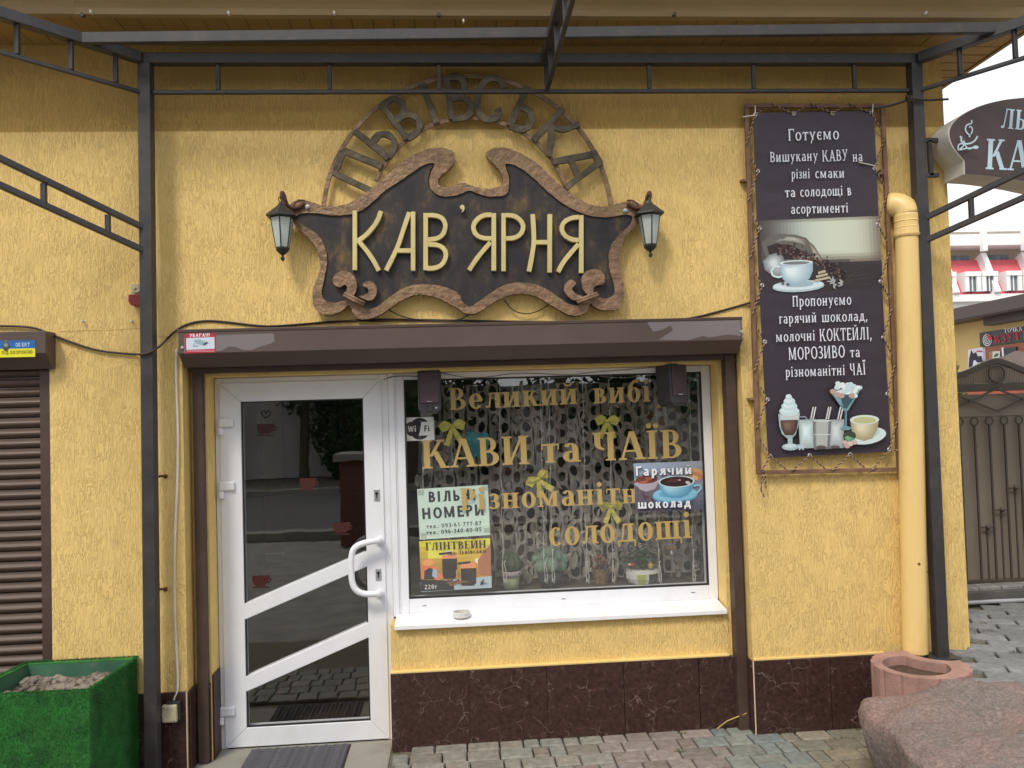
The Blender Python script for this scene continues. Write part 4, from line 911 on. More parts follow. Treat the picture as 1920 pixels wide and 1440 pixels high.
# photo of cup, sack and beans
ph = [(1423,414),(1648,405),(1656,540),(1432,549)]
def photo_bg(u, v):
    glow = math.exp(-(((u-.60)/.42)**4)) * max(0, min(1, (.60+.05*u-v)/.16)) * min(1, v/.05+.25)
    if v < .56+.05*u: b_ = (92+20*u, 86+10*u, 84)
    else: b_ = (62-8*v, 53-6*v, 53)
    k = max(0, min(1, glow)); e = min(1, u*9, (1-u)*7+.25)
    q_ = max(0, min(1, (u-.1)/.5)); c = (176+30*q_, 194+20*q_, 192+4*q_)
    return tuple((b_[i]*(1-k)+c[i]*k)*(.62+.38*e)+(58,49,60)[i]*(1-e)*.38 for i in range(3))
pr.field([(1423,414),(1648,405),(1656,540),(1432,549)], photo_bg, 34, 26); pr.n += 8
pr.flat = True
for i in range(14): pr.line([(1440+random.uniform(0,150), 535+random.uniform(-6,8)), (1600+random.uniform(0,50), 490+random.uniform(0,45))], .8, (78,68,64))
pr.flat = False; pr.n += 6
pr.poly([(1428,456),(1440,444),(1462,438),(1492,440),(1512,446),(1524,462),(1526,478),(1512,482),(1500,478),(1470,482),(1448,488),(1434,480)], (104,100,96)); pr.shade([(1434,458),(1462,442),(1492,443),(1510,450),(1516,462),(1484,456),(1456,452)], 1486, 447, (124,120,114), (176,174,166), 5)
pr.poly([(1438,462),(1456,456),(1484,460),(1505,470),(1502,482),(1470,486),(1446,490)], (52,42,40))
pr.shade([(1514,450),(1526,460),(1540,482),(1543,492),(1528,488),(1522,470)], 1528, 476, (110,100,92), (190,184,170), 5)
pr.shade([(1430,490),(1442,478),(1456,474),(1468,480),(1474,500),(1470,520),(1450,518),(1434,506)], 1450, 492, (128,134,138), (208,218,220), 6)
random.seed(3)
pr.flat = True
for i in range(210):
    t = random.random(); x = 1456+t*130+random.gauss(0, 5); y = 466+t*52+random.gauss(0, 7)-8*sin(t*3)
    c = random.choice(((58,42,40),(88,66,60),(122,98,90),(40,30,30))); pr.ell(x, y, 2.3, 1.6, c, random.uniform(0,180), 7)
pr.flat = False; pr.n += 8
pr.ell(1497, 537, 49, 10.5, (176,196,204), -3); pr.ell(1497, 534.5, 48, 9, (208,226,232), -3); pr.ell(1500, 533, 26, 5, (160,182,192), -3)
pr.shade([(1462,494),(1524,490),(1524,508),(1518,522),(1508,531),(1494,535),(1478,532),(1468,524),(1463,510)], 1480, 508, (158,184,200), (222,238,242), 7)
pr.ell(1493, 492.5, 31, 4.6, (222,236,240), -2); pr.ell(1493, 493, 26, 3.2, (120,124,128), -2)
pr.line([(1463,500),(1452,500),(1446,508),(1449,517),(1460,520),(1466,518)], 3.6, (206,226,234))
for q in ((1530,519,1552,514),(1528,526,1556,520),(1534,512,1548,508)): pr.line([(q[0],q[1]),(q[2],q[3])], 4.5, (190,176,150))
for i in range(16): pr.ell(1566+random.uniform(-12,14), 530+random.uniform(-8,8), 5, 1.2, (176,182,184), random.uniform(0,180), 7)
for x, y in ((1468,531),(1477,533)): pr.ell(x, y, 3, 2.4, (90,96,104))
random.seed(11)
# text
WHT = (226, 228, 240)
def btext(t, x0, y0, x1, y1, h): pr.text(t, x0, y0, x1, y1, h, WHT, 'nouveau')
btext('Готуємо', 1478, 264, 1574, 261, 22); btext('Вишукану', 1444, 304, 1534, 301, 19); btext('КАВУ', 1542, 303, 1590, 301, 21); btext('на', 1599, 303, 1618, 302, 19)
btext('різні', 1484, 335, 1519, 334, 18); btext('смаки', 1528, 334, 1584, 333, 18)
btext('та', 1472, 370, 1492, 369, 18); btext('солодощі', 1500, 369, 1581, 366, 18); btext('в', 1589, 366.5, 1597, 366, 20)
btext('асортименті', 1483, 401, 1591, 398, 18)
btext('Пропонуємо', 1486, 575, 1597, 571, 20); btext('гарячий', 1461, 607, 1532, 604, 19); btext('шоколад,', 1541, 604, 1627, 601, 19)
btext('молочні', 1455, 641, 1529, 638, 19); btext('КОКТЕЙЛІ,', 1537, 640, 1635, 636, 23)
btext('МОРОЗИВО', 1479, 675, 1585, 670, 23); btext('та', 1594, 670, 1613, 669, 19)
btext('різноманітні', 1473, 707, 1585, 703, 19); btext('ЧАЇ', 1594, 704, 1624, 702, 22)
# drinks: latte glass, three shakes, sundae, tea cup
pr.poly([(1459,776),(1500,774),(1497,798),(1492,815),(1484,822),(1476,822),(1466,814),(1461,798)], (158,178,182)); pr.shade([(1463,786),(1497,785),(1494,806),(1488,816),(1472,816),(1465,804)], 1474, 796, (76,54,50), (130,100,90), 5)
pr.poly([(1462,778),(1499,776),(1498,787),(1463,788)], (196,206,206))
for a in ((1480,771,19,9),(1480,762,15,9),(1480,753,11,8),(1479,745,6,6)): pr.ell(*a, (200,222,228)); pr.ell(a[0]-2, a[1]-2, a[2]*.6, a[3]*.5, (224,238,242))
pr.line([(1500,782),(1510,781),(1513,786),(1505,792),(1497,795)], 2, (150,160,166))
pr.rect(1477, 821, 1486, 834, (168,190,196)); pr.ell(1482, 838, 16, 6.5, (170,194,200)); pr.ell(1482, 836, 11, 3.5, (200,218,222))
for x0, x1, x2, x3, c in ((1497,1530,1526,1500,(204,224,226)), (1555,1583,1582,1556,(196,206,208))): pr.shade([(x0,787),(x1,786),(x2,840),(x3,841)], (x0+x1)/2-3, 806, tuple(v*.8 for v in c), tuple(min(240, v*1.06) for v in c), 6)
pr.shade([(1524,789),(1559,788),(1555,842),(1526,843)], 1536, 812, (112,116,118), (176,180,178), 5); pr.poly([(1530,792),(1553,791),(1551,838),(1531,839)], (176,180,178))
pr.ell(1541, 789, 17, 2.6, (196,204,204)); pr.rect(1526, 814, 1556, 815.5, (206,212,212))
for x in (1520,1524.5,1549,1553,1571,1575.5): pr.line([(x,786),(x+5,763)], 2.2, (222,224,222))
pr.poly([(1555,732),(1615,728),(1590,770),(1582,770)], (120,160,168)); pr.poly([(1562,742),(1606,739),(1588,766),(1582,766)], (60,84,96))
pr.line([(1586,768),(1586,800)], 4, (96,136,150)); pr.ell(1586, 803, 10, 4, (110,150,160))
random.seed(5)
pr.flat = True
for i in range(60): pr.ell(1585+random.gauss(0,11), 729+random.gauss(0,6), 5, 4, random.choice(((212,228,230),(196,220,226),(228,236,236),(176,206,214))), 0, 8)
pr.flat = False; pr.n += 6
for x, y in ((1562,734),(1570,740),(1597,742),(1578,742)): pr.ell(x, y, 6, 5, (190,156,150), 0, 9)
pr.ell(1625, 817, 37, 16, (206,222,224), -8); pr.ell(1622, 813, 28, 10, (182,204,210), -8)
pr.shade([(1594,788),(1648,786),(1645,806),(1636,822),(1620,827),(1605,822),(1597,808)], 1612, 800, (166,156,122), (222,214,184), 6); pr.ell(1621, 787, 27.5, 9, (214,222,220), -1); pr.ell(1621, 788, 22, 6.4, (186,190,140), -1)
pr.ell(1593, 817, 12, 9, (62,70,54)); 
for x, y, c in ((1585,830,(208,176,172)),(1594,832,(216,190,184)),(1588,836,(196,160,158)),(1597,824,(86,150,112)),(1590,822,(120,170,130)),(1602,829,(206,180,176))): pr.ell(x, y, 6, 4.5, c, 20, 9)
for a in range(6): pr.line([(1502,838),(1502+9*cos(a), 838+6*sin(a))], 3, (190,204,214))
for x in (1540, 1566): pr.ell(x, 838, 9, 3, (98,84,84))
pr.build('printed_picture', X['print'], bn)
random.seed(21)
# eyelets
eyp = [(1416,215),(1488,213),(1561,212.5),(1633,211),(1421,321),(1424,428),(1640,316),(1646,421),(1651,528),(1429,535),(1434,641),(1656,633),(1439,749),(1664,739),(1444,855),(1518,854),(1594,852),(1667,843)]
for x, y in eyp:
    p = bmap(x, y, .001); M().lathe([(.0055,0),(.0065,-.004),(.010,-.004),(.0115,0)], p, 14, 'y').build('eyelet', X['eyelet'], bn, smooth=True)
# two-colour lacing rope
rp = thing('lacing_rope', 'thin twisted brown and beige rope lacing the dark banner to its frame', 'rope', tuple(P(1430, 930, -.04)))
def twist(a, b, r=.0042, nm='rope_run'):
    a = Vector(a); b = Vector(b); L = (b-a).length; d = (b-a).normalized(); u = d.cross(Vector((0,1,0))).normalized(); v = d.cross(u)
    N = max(6, int(L/.007)); m = M()
    for k in range(2):
        m.tube([a + d*L*i/N + (u*cos(2*pi*i/N*L/.026+pi*k)+v*sin(2*pi*i/N*L/.026+pi*k))*r*.55 for i in range(N+1)], r*.62, 5, mi=k)
    m.build(nm, [X['rope_d'], X['rope_l']], rp)
def R_(x, y, f): return P(x, y, -.052 if f else -.018)
runs = []
Lx_ = lambda y: 1399+(1422-1399)*(y-199)/(886-199); Rx_ = lambda y: 1654+(1686-1654)*(y-199)/(880-199)
le = [(1416,215),(1421,321),(1424,428),(1429,535),(1434,641),(1439,749),(1444,855)]; re = [(1633,211),(1640,316),(1646,421),(1651,528),(1656,633),(1664,739),(1667,843)]
for (x0, y0), (x1, y1) in zip(le, le[1:]):
    ym = y0+(y1-y0)*.52; runs.append((R_(x0,y0,1), P(Lx_(ym)-2, ym, -.046))); runs.append((P(Lx_(ym)-4, ym+4, -.018), R_(x1,y1,1)))
for (x0, y0), (x1, y1) in zip(re, re[1:]):
    ym = y0+(y1-y0)*.42; runs.append((R_(x0,y0,1), P(Rx_(ym)+3, ym, -.018))); runs.append((P(Rx_(ym)+2, ym+2, -.046), R_(x1,y1,1)))
te = [(1416,215),(1488,213),(1561,212),(1633,211)]; be = [(1444,855),(1518,854),(1594,852),(1667,843)]
for (x0, y0), (x1, y1) in zip(te, te[1:]): xm = (x0+x1)/2; runs.append((R_(x0,y0,1), P(xm-8, 196, -.018))); runs.append((P(xm-6, 194, -.046), R_(x1,y1,1)))
for (x0, y0), (x1, y1) in zip(be, be[1:]): xm = (x0+x1)/2; runs.append((R_(x0,y0,1), P(xm, 886, -.018))); runs.append((P(xm+3, 884, -.046), R_(x1,y1,1)))
runs += [(R_(1667,843,1), R_(1688,845,1)), (P(1444,855,-.05), P(1428,884,-.046)), (P(1430,884,-.046), P(1427,918,-.042)), (P(1433,884,-.046), P(1436,915,-.04)), (P(1427,918,-.042), P(1433,932,-.042))]
for a, b in runs: twist(a, b)
for pts in ([(1416,213),(1416,198)], [(1416,216),(1393,219)], [(1636,210),(1637,195)], [(1610,304),(1641,311)]):
    M().tube([P(x, y, -.056) for x, y in pts], .0028, 6).build('tie_wire', X['wcable'], rp)

# ================= PROJECTING OVAL SIGN =================
hs = thing('oval_sign', 'dark brown oval cafe sign with cup emblem, bracketed to the right post', 'sign', tuple(P(1740, 290, -.1)))
def c6(p): return [(1640+x/3, y/3) for x, y in p]
half = c6([(840,548),(720,560),(600,590),(500,635),(430,690),(408,750),(430,820),(470,870),(500,905),(502,980),(600,985),(720,1000),(840,1020)])
# mirror about the sign's centre line, to the right beyond the frame
cxm = 3.12
top = [P(x, y, -.20) for x, y in smooth_path(half[:9], 2)]; bot = [P(x, y, -.20) for x, y in [half[9]]+smooth_path(half[9:], 2)[1:]]; f3 = top+bot
top = [Vector((cxm, -.20, f3[0].z+.012))] + top; bot = bot + [Vector((cxm, -.20, f3[-1].z-.035))]
mir = lambda L: [Vector((2*cxm-v.x, v.y, v.z)) for v in L]
outl = top[1:] + bot            # from top centre round the left side to bottom centre
full = outl + [Vector((2*cxm-v.x, v.y, v.z)) for v in reversed(outl[:-1])]
full = [Vector(v) for v in full]
X['signbox'] = mat('pale sign casing', (.55, .54, .49), .5, var=.08, dirt=(.35,.3,.22), dscale=8, damt=.4); X['signface'] = mat('dark brown sign face', (.065, .040, .042), .4, var=.06)
M().slab([full], (0, .165, 0)).build('sign_casing', X['signbox'], hs, bevel=.003)
cc = sum(full, Vector())/len(full); face = [cc+(v-cc)*.988+Vector((0,-.004,0)) for v in full]
M().slab([face], (0, .003, 0)).build('sign_face', X['signface'], hs)
pr = Print(-.2055); ICE = (190, 214, 226)
pr.text('ЛЬВІВСЬКА', 1876, 240, 2085, 258, 37, ICE, 'serif'); pr.build('sign_lettering', X['print'], hs); pr = Print(-.2055); pr.text('КАВ’ЯРНЯ', 1848, 317, 2120, 330, 57, ICE, 'serif'); pr.build('sign_lettering', X['print'], hs); pr = Print(-.2055)
def curve(pts, w, col, it=3):
    q = smooth_path(c6(pts), it); pr.line(q, w, col)
curve([(545,675),(548,695),(520,700),(508,720),(515,745),(540,765),(530,770)], 2.6, ICE); curve([(530,715),(545,710),(552,735),(540,760),(548,740)], 2.0, ICE)
curve([(478,770),(490,768),(485,800),(520,812),(560,798),(578,768),(580,765)], 3.0, ICE); curve([(500,790),(520,840),(550,835)], 2.4, ICE)
curve([(470,845),(468,815),(490,805),(505,815),(490,830),(470,845),(510,835),(560,830)], 2.4, ICE); x_, y_ = c6([(568,828)])[0]; pr.ell(x_, y_, 5.5, 3.2, ICE)
pr.build('cup_emblem', X['print'], hs)
for a, b in (((2.488,-.105,3.09),(2.66,-.105,3.09)), ((2.52,-.105,3.09),(2.52,-.105,2.90)), ((2.488,-.105,2.905),(2.56,-.105,2.905))):
    M().bar(a, b, .022, .022).build('bracket', F_, hs, bevel=.002, seg=1)

# ================= DOWNPIPE =================
dp = thing('downpipe', 'yellow painted plastic downpipe with elbow at the top, right of the banner', 'pipe', tuple(P(1714, 1222, -.07)))
a = P(1702, 445, -.07); b = P(1716, 1222, -.07); e0 = P(1697, 404, -.07)
m = M(); m.tube([b, a], .0625, 20, caps=False); m.build('pipe_shaft', X['pipe'], dp, smooth=True)
m = M(); d = (a-b).normalized(); c0 = a; prof = []
pts = [c0 - d*.0, c0+d*.010, c0+d*.012, c0+d*.045, c0+d*.047, c0+d*.052, c0+d*.078, c0+d*.080, c0+d*.086, c0+d*.112, c0+d*.118]
m.tube(pts, [.069,.073,.069,.068,.070,.066,.066,.069,.066,.067,.065], 22); m.build('pipe_collar', X['pipe'], dp, smooth=False)
t0 = c0+d*.114; arc = []
for i in range(9):
    a_ = radians(90*i/8); arc.append(t0 + Vector((-.062*(1-cos(a_)), .055*(1-cos(a_)), .072*sin(a_))))
m = M(); m.tube(arc, .064, 20); m.build('elbow', X['pipe'], dp, smooth=True)
M().lathe([(.001,-.01),(.007,-.008),(.007,0)], tuple(P(1722,1057,-.125)), 8, 'y').build('screw_head', X['rust'], dp)
# ================= CABLES, SMALL WALL THINGS =================
def cable(name, label, cat, pts, r, Y, mt, Yf=None, it=2):
    q = smooth_path(pts, it); N = len(q); m = M()
    m.tube([P(x, y, (Yf(x) if Yf else Y)) for x, y in q], r, 7)
    o = m.build(name, mt, None, smooth=True); tag(o, label, cat); return o
def yf(x):
    if 255 < x < 310: return -.145
    if 335 < x < 1392: return -.004
    return -.012
cable('power_cable', 'black cable sagging across the wall from left shutter box to the banner', 'cable',
      [(-30,611),(0,611),(60,613),(84,622),(120,637),(180,658),(240,664),(275,665),(300,650),(320,628),(345,609),(380,601),(420,603),(480,611),(520,612),(600,605),(700,599),(760,599),(900,602),(1050,604),(1200,606),(1290,599),(1360,581),(1432,560)], .0055, -.012, X['cable'], yf)
cable('thin_cable', 'thin second black cable lying along the top of the brown shutter box', 'cable', [(500,612),(560,608),(640,600),(730,604),(830,602),(960,606),(1080,602),(1190,607),(1260,604)], .003, -.02, X['cable'])
cable('white_cable', 'white cable running down the wall to the socket beside the door', 'cable', [(331,655),(330,720),(334,800),(333,900),(328,1000),(327,1080),(328,1160),(332,1240),(334,1295),(328,1306),(325,1318)], .006, -.012, X['wcable'])
cable('door_cable', 'thin black wire over the white door frame to the left speaker', 'cable', [(719,712),(735,706),(752,705),(770,705),(788,707)], .0022, .238, X['cable'])
cable('speaker_wire', 'thin dark wire running along the window head between the two speakers', 'cable', [(826,699),(850,704),(880,709),(915,707),(960,700),(1010,700),(1060,704),(1120,697),(1180,693),(1240,687)], .0016, .240, X['cable'])
cable('post_wire', 'black wire knotted round the right post near the top', 'cable', [(1640,203),(1670,198),(1695,190),(1706,185),(1735,188),(1778,186)], .006, -.15, X['cable'])
M_ = M(); q = [P(1705+6*cos(a), 185+6*sin(a*1.7), -.16+.008*sin(a*2.3)) for a in [i*.5 for i in range(30)]]; M_.tube(q, .005, 5); tag(M_.build('wire_knot', X['cable'], None), 'tangled knot of black wire on the right post', 'wire')
p = P(323, 1332, -.02)
sk = thing('socket', 'old cream double wall socket on the dark plinth left of the door', 'socket', (p.x, -.016, p.z-.05))
X['cream'] = mat('aged cream plastic', (.48, .44, .30), .5, var=.15, dirt=(.2,.17,.1), dscale=30, damt=.5)
M().box(p.x-.022, -.046, p.z-.042, p.x+.045, -.0165, p.z+.048).build('backing_box', X['black'], sk, bevel=.003)
M().box(p.x-.038, -.062, p.z-.046, p.x+.034, -.030, p.z+.038).build('cover', X['cream'], sk, bevel=.008)
M().lathe([(.030,-.064),(.027,-.063),(.025,-.056),(.001,-.055)], (p.x-.002, 0, p.z-.004), 20, 'y').build('socket_face', X['cream'], sk)
for dx in (-.009, .007): M().lathe([(.001,-.0567),(.0035,-.0567),(.0035,-.055)], (p.x-.002+dx, 0, p.z-.004), 8, 'y').build('pin_hole', X['gasket'], sk)
for dx, dz in ((-.028,.028),(.024,-.036)): M().lathe([(.001,-.0632),(.003,-.063),(.003,-.06)], (p.x+dx, 0, p.z+dz), 8, 'y').build('screw', X['black'], sk)
p = P(258, 553, -.03)
sr = thing('alarm_siren', 'red and cream alarm sounder on the wall left of the left post', 'alarm', (p.x, 0, p.z-.06))
m = M(); m.slab([[Vector((p.x+a, -.030, p.z+b)) for a, b in ((-.035,.045),(-.030,.055),(.030,.055),(.035,.045),(.035,-.01),(-.035,-.01))]], (0, .030, 0)); m.build('siren_base', X['cream'], sr, bevel=.004)
m = M(); m.slab([[Vector((p.x+a, -.055, p.z+b)) for a, b in ((-.037,0),(.037,0),(.037,-.035),(.026,-.055),(-.026,-.055),(-.037,-.035))]], (0, .055, 0)); m.build('red_lens', mat('dull red plastic', (.20, .022, .022), .35), sr, bevel=.006)
M().lathe([(.020,-.034),(.017,-.040),(.008,-.040),(.006,-.034),(.001,-.034)], (p.x-.004, 0, p.z+.026), 14, 'y').build('sounder_grille', X['cream'], sr)
for i, (px, py) in enumerate(((158,603),(249,603))):
    p = P(px, py, 0); o = M().lathe([(.001,-.022),(.006,-.021),(.006,-.012),(.003,-.012),(.003,.0)], tuple(p), 10, 'y').build('wall_screw', X['eyelet'], None)
    tag(o, ('bare screw in the yellow wall, nearer the shutter' if i == 0 else 'bare screw in the yellow wall under the red alarm'), 'screw', 'screws left in the wall')

# stickers on the shutter boxes
def qd(Y): return Print(Y)
pr = Print(-.0988)
pr.poly([(346,629),(350,625),(403,624.5),(405,628),(405,661),(347,663)], (176,44,64)); pr.poly([(349,634),(402,632),(402.5,654),(349.5,656)], (206,216,232))
pr.text('УВАГА!!!', 355, 632.3, 393, 631, 6.2, (236,232,236), 'bold', .03); pr.rect(350, 657.5, 402, 658.8, (236,180,190))
pr.poly([(363,638),(372,636),(388,641),(380,648),(366,643)], (150,176,186)); pr.poly([(380,645),(388,641),(391,643),(383,648)], (70,84,98)); pr.line([(364,643),(363,650),(372,648)], 1.5, (140,168,178))
tag(pr.build('warning_sticker', X['print'], None), 'red and white camera warning sticker on the left end of the brown shutter box', 'sticker')
pr = Print(-.0992)
pr.poly([(-42,639),(65.5,638),(66,653),(-41,655)], (30,104,180)); pr.poly([(-41,655),(66,653),(66,669),(-40,671)], (232,226,40))
pr.text("ОБ'ЄКТ", 29, 650, 56, 649.5, 7, (222,228,236), 'sans', .02); pr.text('ПІД ОХОРОНОЮ', 3, 664.5, 61, 663, 6.5, (60,64,40), 'sans', .01)
pr.ell(11, 648, 6.5, 7, (92,100,104)); pr.poly([(4,648),(18,648),(16,655),(11,659),(6,655)], (70,74,80)); pr.ell(11,647,3.5,3.5,(150,150,130)); pr.poly([(5,641),(11,637),(17,641)], (120,110,70))
tag(pr.build('security_sign', X['print'], None), 'blue and yellow guarded property plate on the left shutter box', 'sign')

# ================= SPEAKERS =================
X['spk'] = mat('black speaker plastic', (.030, .028, .034), .45, var=.1); X['cloth'] = mat('plum speaker cloth', (.075, .048, .058), .85, var=.05, bump=.3, bscale=600)
def speaker(px0, py0, px1, py1, turn, lab):
    a = P(px0, py0, .14); b = P(px1, py1, .14); w_ = .118; h_ = .225; cx = (a.x+b.x)/2; z1 = a.z; z0 = z1-h_
    t = thing('speaker', lab, 'speaker', (cx, .16, z0), 'small speakers mounted over the window')
    m = M(); m.slab([[Vector((cx+x, .105, z)) for x, z in ((-w_/2,z1),(w_/2,z1),(w_/2,z0+.02),(w_/2-.02,z0),(-w_/2+.02,z0),(-w_/2,z0+.02))]], (0, .12, 0)); m.build('cabinet', X['spk'], t, bevel=.005)
    M().box(cx-w_/2+.012, .098, z0+.052, cx+w_/2-.008, .106, z1-.006).build('grille', X['cloth'], t, bevel=.003)
    M().box(cx-.012, .0965, z0+.058, cx+.012, .0985, z0+.0615).build('badge', X['eyelet'], t)
    if not turn:
        M().lathe([(.019,.105),(.018,.098),(.014,.098),(.013,.101),(.001,.101)], (cx, 0, z0+.026), 20, 'y').build('port_ring', X['spk'], t); M().ball((cx+.036, .103, z0+.026), .006, 8, 6).build('knob', X['eyelet'], t)
    else:
        M().box(cx-.04, .100, z0+.012, cx+.04, .106, z0+.03).build('lower_lip', X['spk'], t, bevel=.004)
    t.rotation_euler = (radians(-3), 0, radians(-2 if not turn else 24))
    return t
speaker(783, 696, 828, 776, False, 'small black speaker with knob at the upper left corner of the window')
speaker(1240, 684, 1288, 762, True, 'small black speaker turned sideways at the upper right corner of the window')

# ================= POSTERS =================
YI = .2725
pr = Print(YI); pr.gain = 1.7
pr.poly([(760,783),(813,781.5),(815,825),(761,827)], (208,206,204)); pr.ell(787, 804, 19.5, 20.5, (30,30,36), 0, 28)
pr.poly([(762,795),(768,791),(797,790),(788,816),(770,818),(763,814)], (30,30,36)); pr.poly([(790,791),(810,791),(814,796),(814,810),(810,816),(785,817),(788,806)], (216,216,218))
pr.text('Wi', 765, 810, 781, 809.5, 11, (224,224,226), 'bold', .03); pr.text('Fi', 795, 809, 806, 808.5, 11, (34,34,38), 'bold', .03)
tag(pr.build('wifi_sign', X['print'], None), 'square black and white Wi Fi sticker at the left edge of the window', 'sticker')
pr = Print(YI+.003); pr.gain = 1.7; PC = (178,196,186)
pr.poly([(782,917),(915,909),(919,1003),(787,1012)], PC)
for x, y, w_, h_ in ((784,919,11,10),(904,911,11,9),(789,1000,11,10),(907,990,12,9)): pr.poly([(x,y),(x+w_,y-.7),(x+w_,y+h_),(x,y+h_)], (150,164,150))
INK = (46,50,50)
pr.text('ВІЛЬНІ', 803, 942, 894, 937, 20, INK, 'bold', .03); pr.text('НОМЕРИ', 791, 974, 909, 966, 21, INK, 'bold', .03)
pr.text('тел.: 093-61-777-87', 799, 991, 903, 984.5, 7.5, INK, 'sans', .02); pr.text('тел.: 096-340-40-05', 799, 1002.5, 903, 996, 7.5, INK, 'sans', .02)
tag(pr.build('paper_notice', X['print'], None), 'white paper notice about free rooms with two phone numbers inside the window', 'notice')
pr = Print(YI+.006); pr.gain = 1.7
q4 = [(786,1015),(919,1009),(922,1102),(790,1110)]
pr.grad(q4, [(206,186,40),(214,196,60),(150,96,50),(84,60,50)], 12, 9)
pr.grad([(800,1014),(905,1010),(906,1040),(803,1048)], [(214,194,40),(206,180,60),(196,150,40),(210,200,90)], 8, 4)
pr.ell(842, 1040, 9, 8, (214,216,170)); pr.ell(895, 1051, 5, 5, (216,206,170)); pr.poly([(896,1050),(919,1020),(921,1080),(898,1078)], (150,96,70))
pr.poly([(788,1092),(922,1080),(922,1102),(790,1110)], (150,166,172)); pr.poly([(788,1087),(850,1089),(852,1106),(790,1109)], (26,24,30)); 
pr.ell(803, 1055, 13, 7.5, (206,120,60), -8); pr.ell(803, 1055, 10.5, 5.6, (216,140,80), -8); pr.poly([(789,1060),(820,1062),(823,1085),(790,1086)], (190,106,60)); pr.poly([(796,1070),(806,1064),(817,1070),(815,1086),(795,1086)], (40,32,38)); pr.ell(822,1081,9,7,(190,110,70)); pr.poly([(812,1066),(820,1070),(819,1084),(810,1080)], (130,160,180))
for x0, x1, y0, y1 in ((829,857,1047,1082),(864,893,1065,1095)):
    pr.poly([(x0,y0),(x1,y0-1),(x1,y1-2),(x1-5,y1+3),(x0+4,y1+3),(x0+1,y1-2)], (34,22,22)); pr.poly([(x0,y0-9),(x1-1,y0-11),(x1,y0),(x0,y0+1)], (196,130,90)); pr.line([(x0-6,y0-8),(x0+18,y0-11)], 4, (30,22,24))
    pr.line([(x0,y0+2),(x0-8,y0+4),(x0-8,y0+18),(x0+1,y0+28)], 1.6, (180,130,80))
for i in range(14): x = random.uniform(836,872); pr.line([(x, 1090+random.uniform(-4,8)), (x+12, 1088+random.uniform(-2,8))], 3, random.choice(((76,48,36),(120,80,56),(60,40,34))))
pr.poly([(902,1090),(908,1086),(906,1094),(916,1092),(900,1098)], (40,40,50))
pr.text('ГЛІНТВЕЙН', 798, 1032, 912, 1027, 14.5, (34,24,24), 'serif'); pr.text('по-Львівськи', 841, 1041, 912, 1036, 8.5, (40,28,24), 'serif'); pr.text('220г', 796, 1105, 820, 1103.5, 8, (232,226,214), 'sans', .015)
tag(pr.build('mulled_wine_poster', X['print'], None), 'yellow mulled wine poster with two dark glasses low in the window', 'poster')
pr = Print(.2600)
q4 = [(1188,869),(1317,864),(1320,955),(1191,961)]
pr.grad(q4, [(160,180,206),(156,160,176),(86,92,116),(110,124,150)], 12, 9)
pr.grad([(1190,905),(1318,900),(1320,955),(1191,961)], [(110,96,104),(150,150,166),(84,90,112),(98,90,106)], 12, 6)
pr.ell(1303, 888, 18, 11, (204,160,120), 12); pr.ell(1306, 892, 13, 7, (190,130,90), 12); pr.ell(1298, 895, 12, 5, (214,176,136), 12)
pr.ell(1212, 904, 23, 12, (186,176,190), -4); pr.ell(1213, 899, 21, 8, (120,66,52), -4); 
for i in range(10): pr.ell(1213+random.gauss(0,9), 898+random.gauss(0,2.5), 4, 2.6, random.choice(((170,98,76),(146,80,64),(190,120,92))), 0, 7)
pr.poly([(1192,908),(1234,905),(1228,917),(1212,922),(1200,918)], (178,168,184))
for i in range(12): pr.ell(1190+random.uniform(12,36), 925+random.uniform(0,25), 4, 2.4, (104,66,76), random.uniform(0,180), 7)
pr.ell(1266, 929, 43, 15, (96,160,200), -3); pr.ell(1266, 926.5, 42, 13.5, (136,196,226), -3); pr.ell(1262, 926, 26, 7, (104,170,208), -3)
pr.shade([(1235,903),(1302,900),(1299,917),(1290,928),(1275,934),(1258,934),(1244,927),(1237,916)], 1252, 914, (92,158,196), (168,216,236), 6)
pr.ell(1268.5, 903, 34, 11.5, (196,222,236), -2, 26); pr.ell(1268.5, 903, 31, 9.4, (58,32,36), -2, 26); pr.ell(1262, 901, 12, 3.2, (88,52,52), -6); pr.ell(1290, 905, 5, 3, (190,196,206), 20); pr.ell(1274, 900, 3, 1.6, (170,150,150))
pr.line([(1300,911),(1312,909),(1315,915),(1308,923),(1296,925)], 3.2, (150,206,230))
for i in range(26): pr.line([(1200+random.uniform(0,110), 950+random.uniform(-10,5)), (1210+random.uniform(0,100), 948+random.uniform(-10,6))], .7, (76,80,104))
for dx, dy, c in ((1.1,1.1,(40,44,62)),(-.9,.9,(50,54,72)),(0,0,(232,236,244))):
    pr.text('Гарячий', 1191+dx, 892.5+dy, 1298+dx, 889+dy, 18, c, 'bold', .028); pr.text('шоколад', 1195+dx, 954+dy, 1296+dx, 950.5+dy, 17, c, 'bold', .03)
tag(pr.build('hot_chocolate_poster', X['print'], None), 'blue hot chocolate poster with a turquoise cup at the right edge of the window', 'poster')
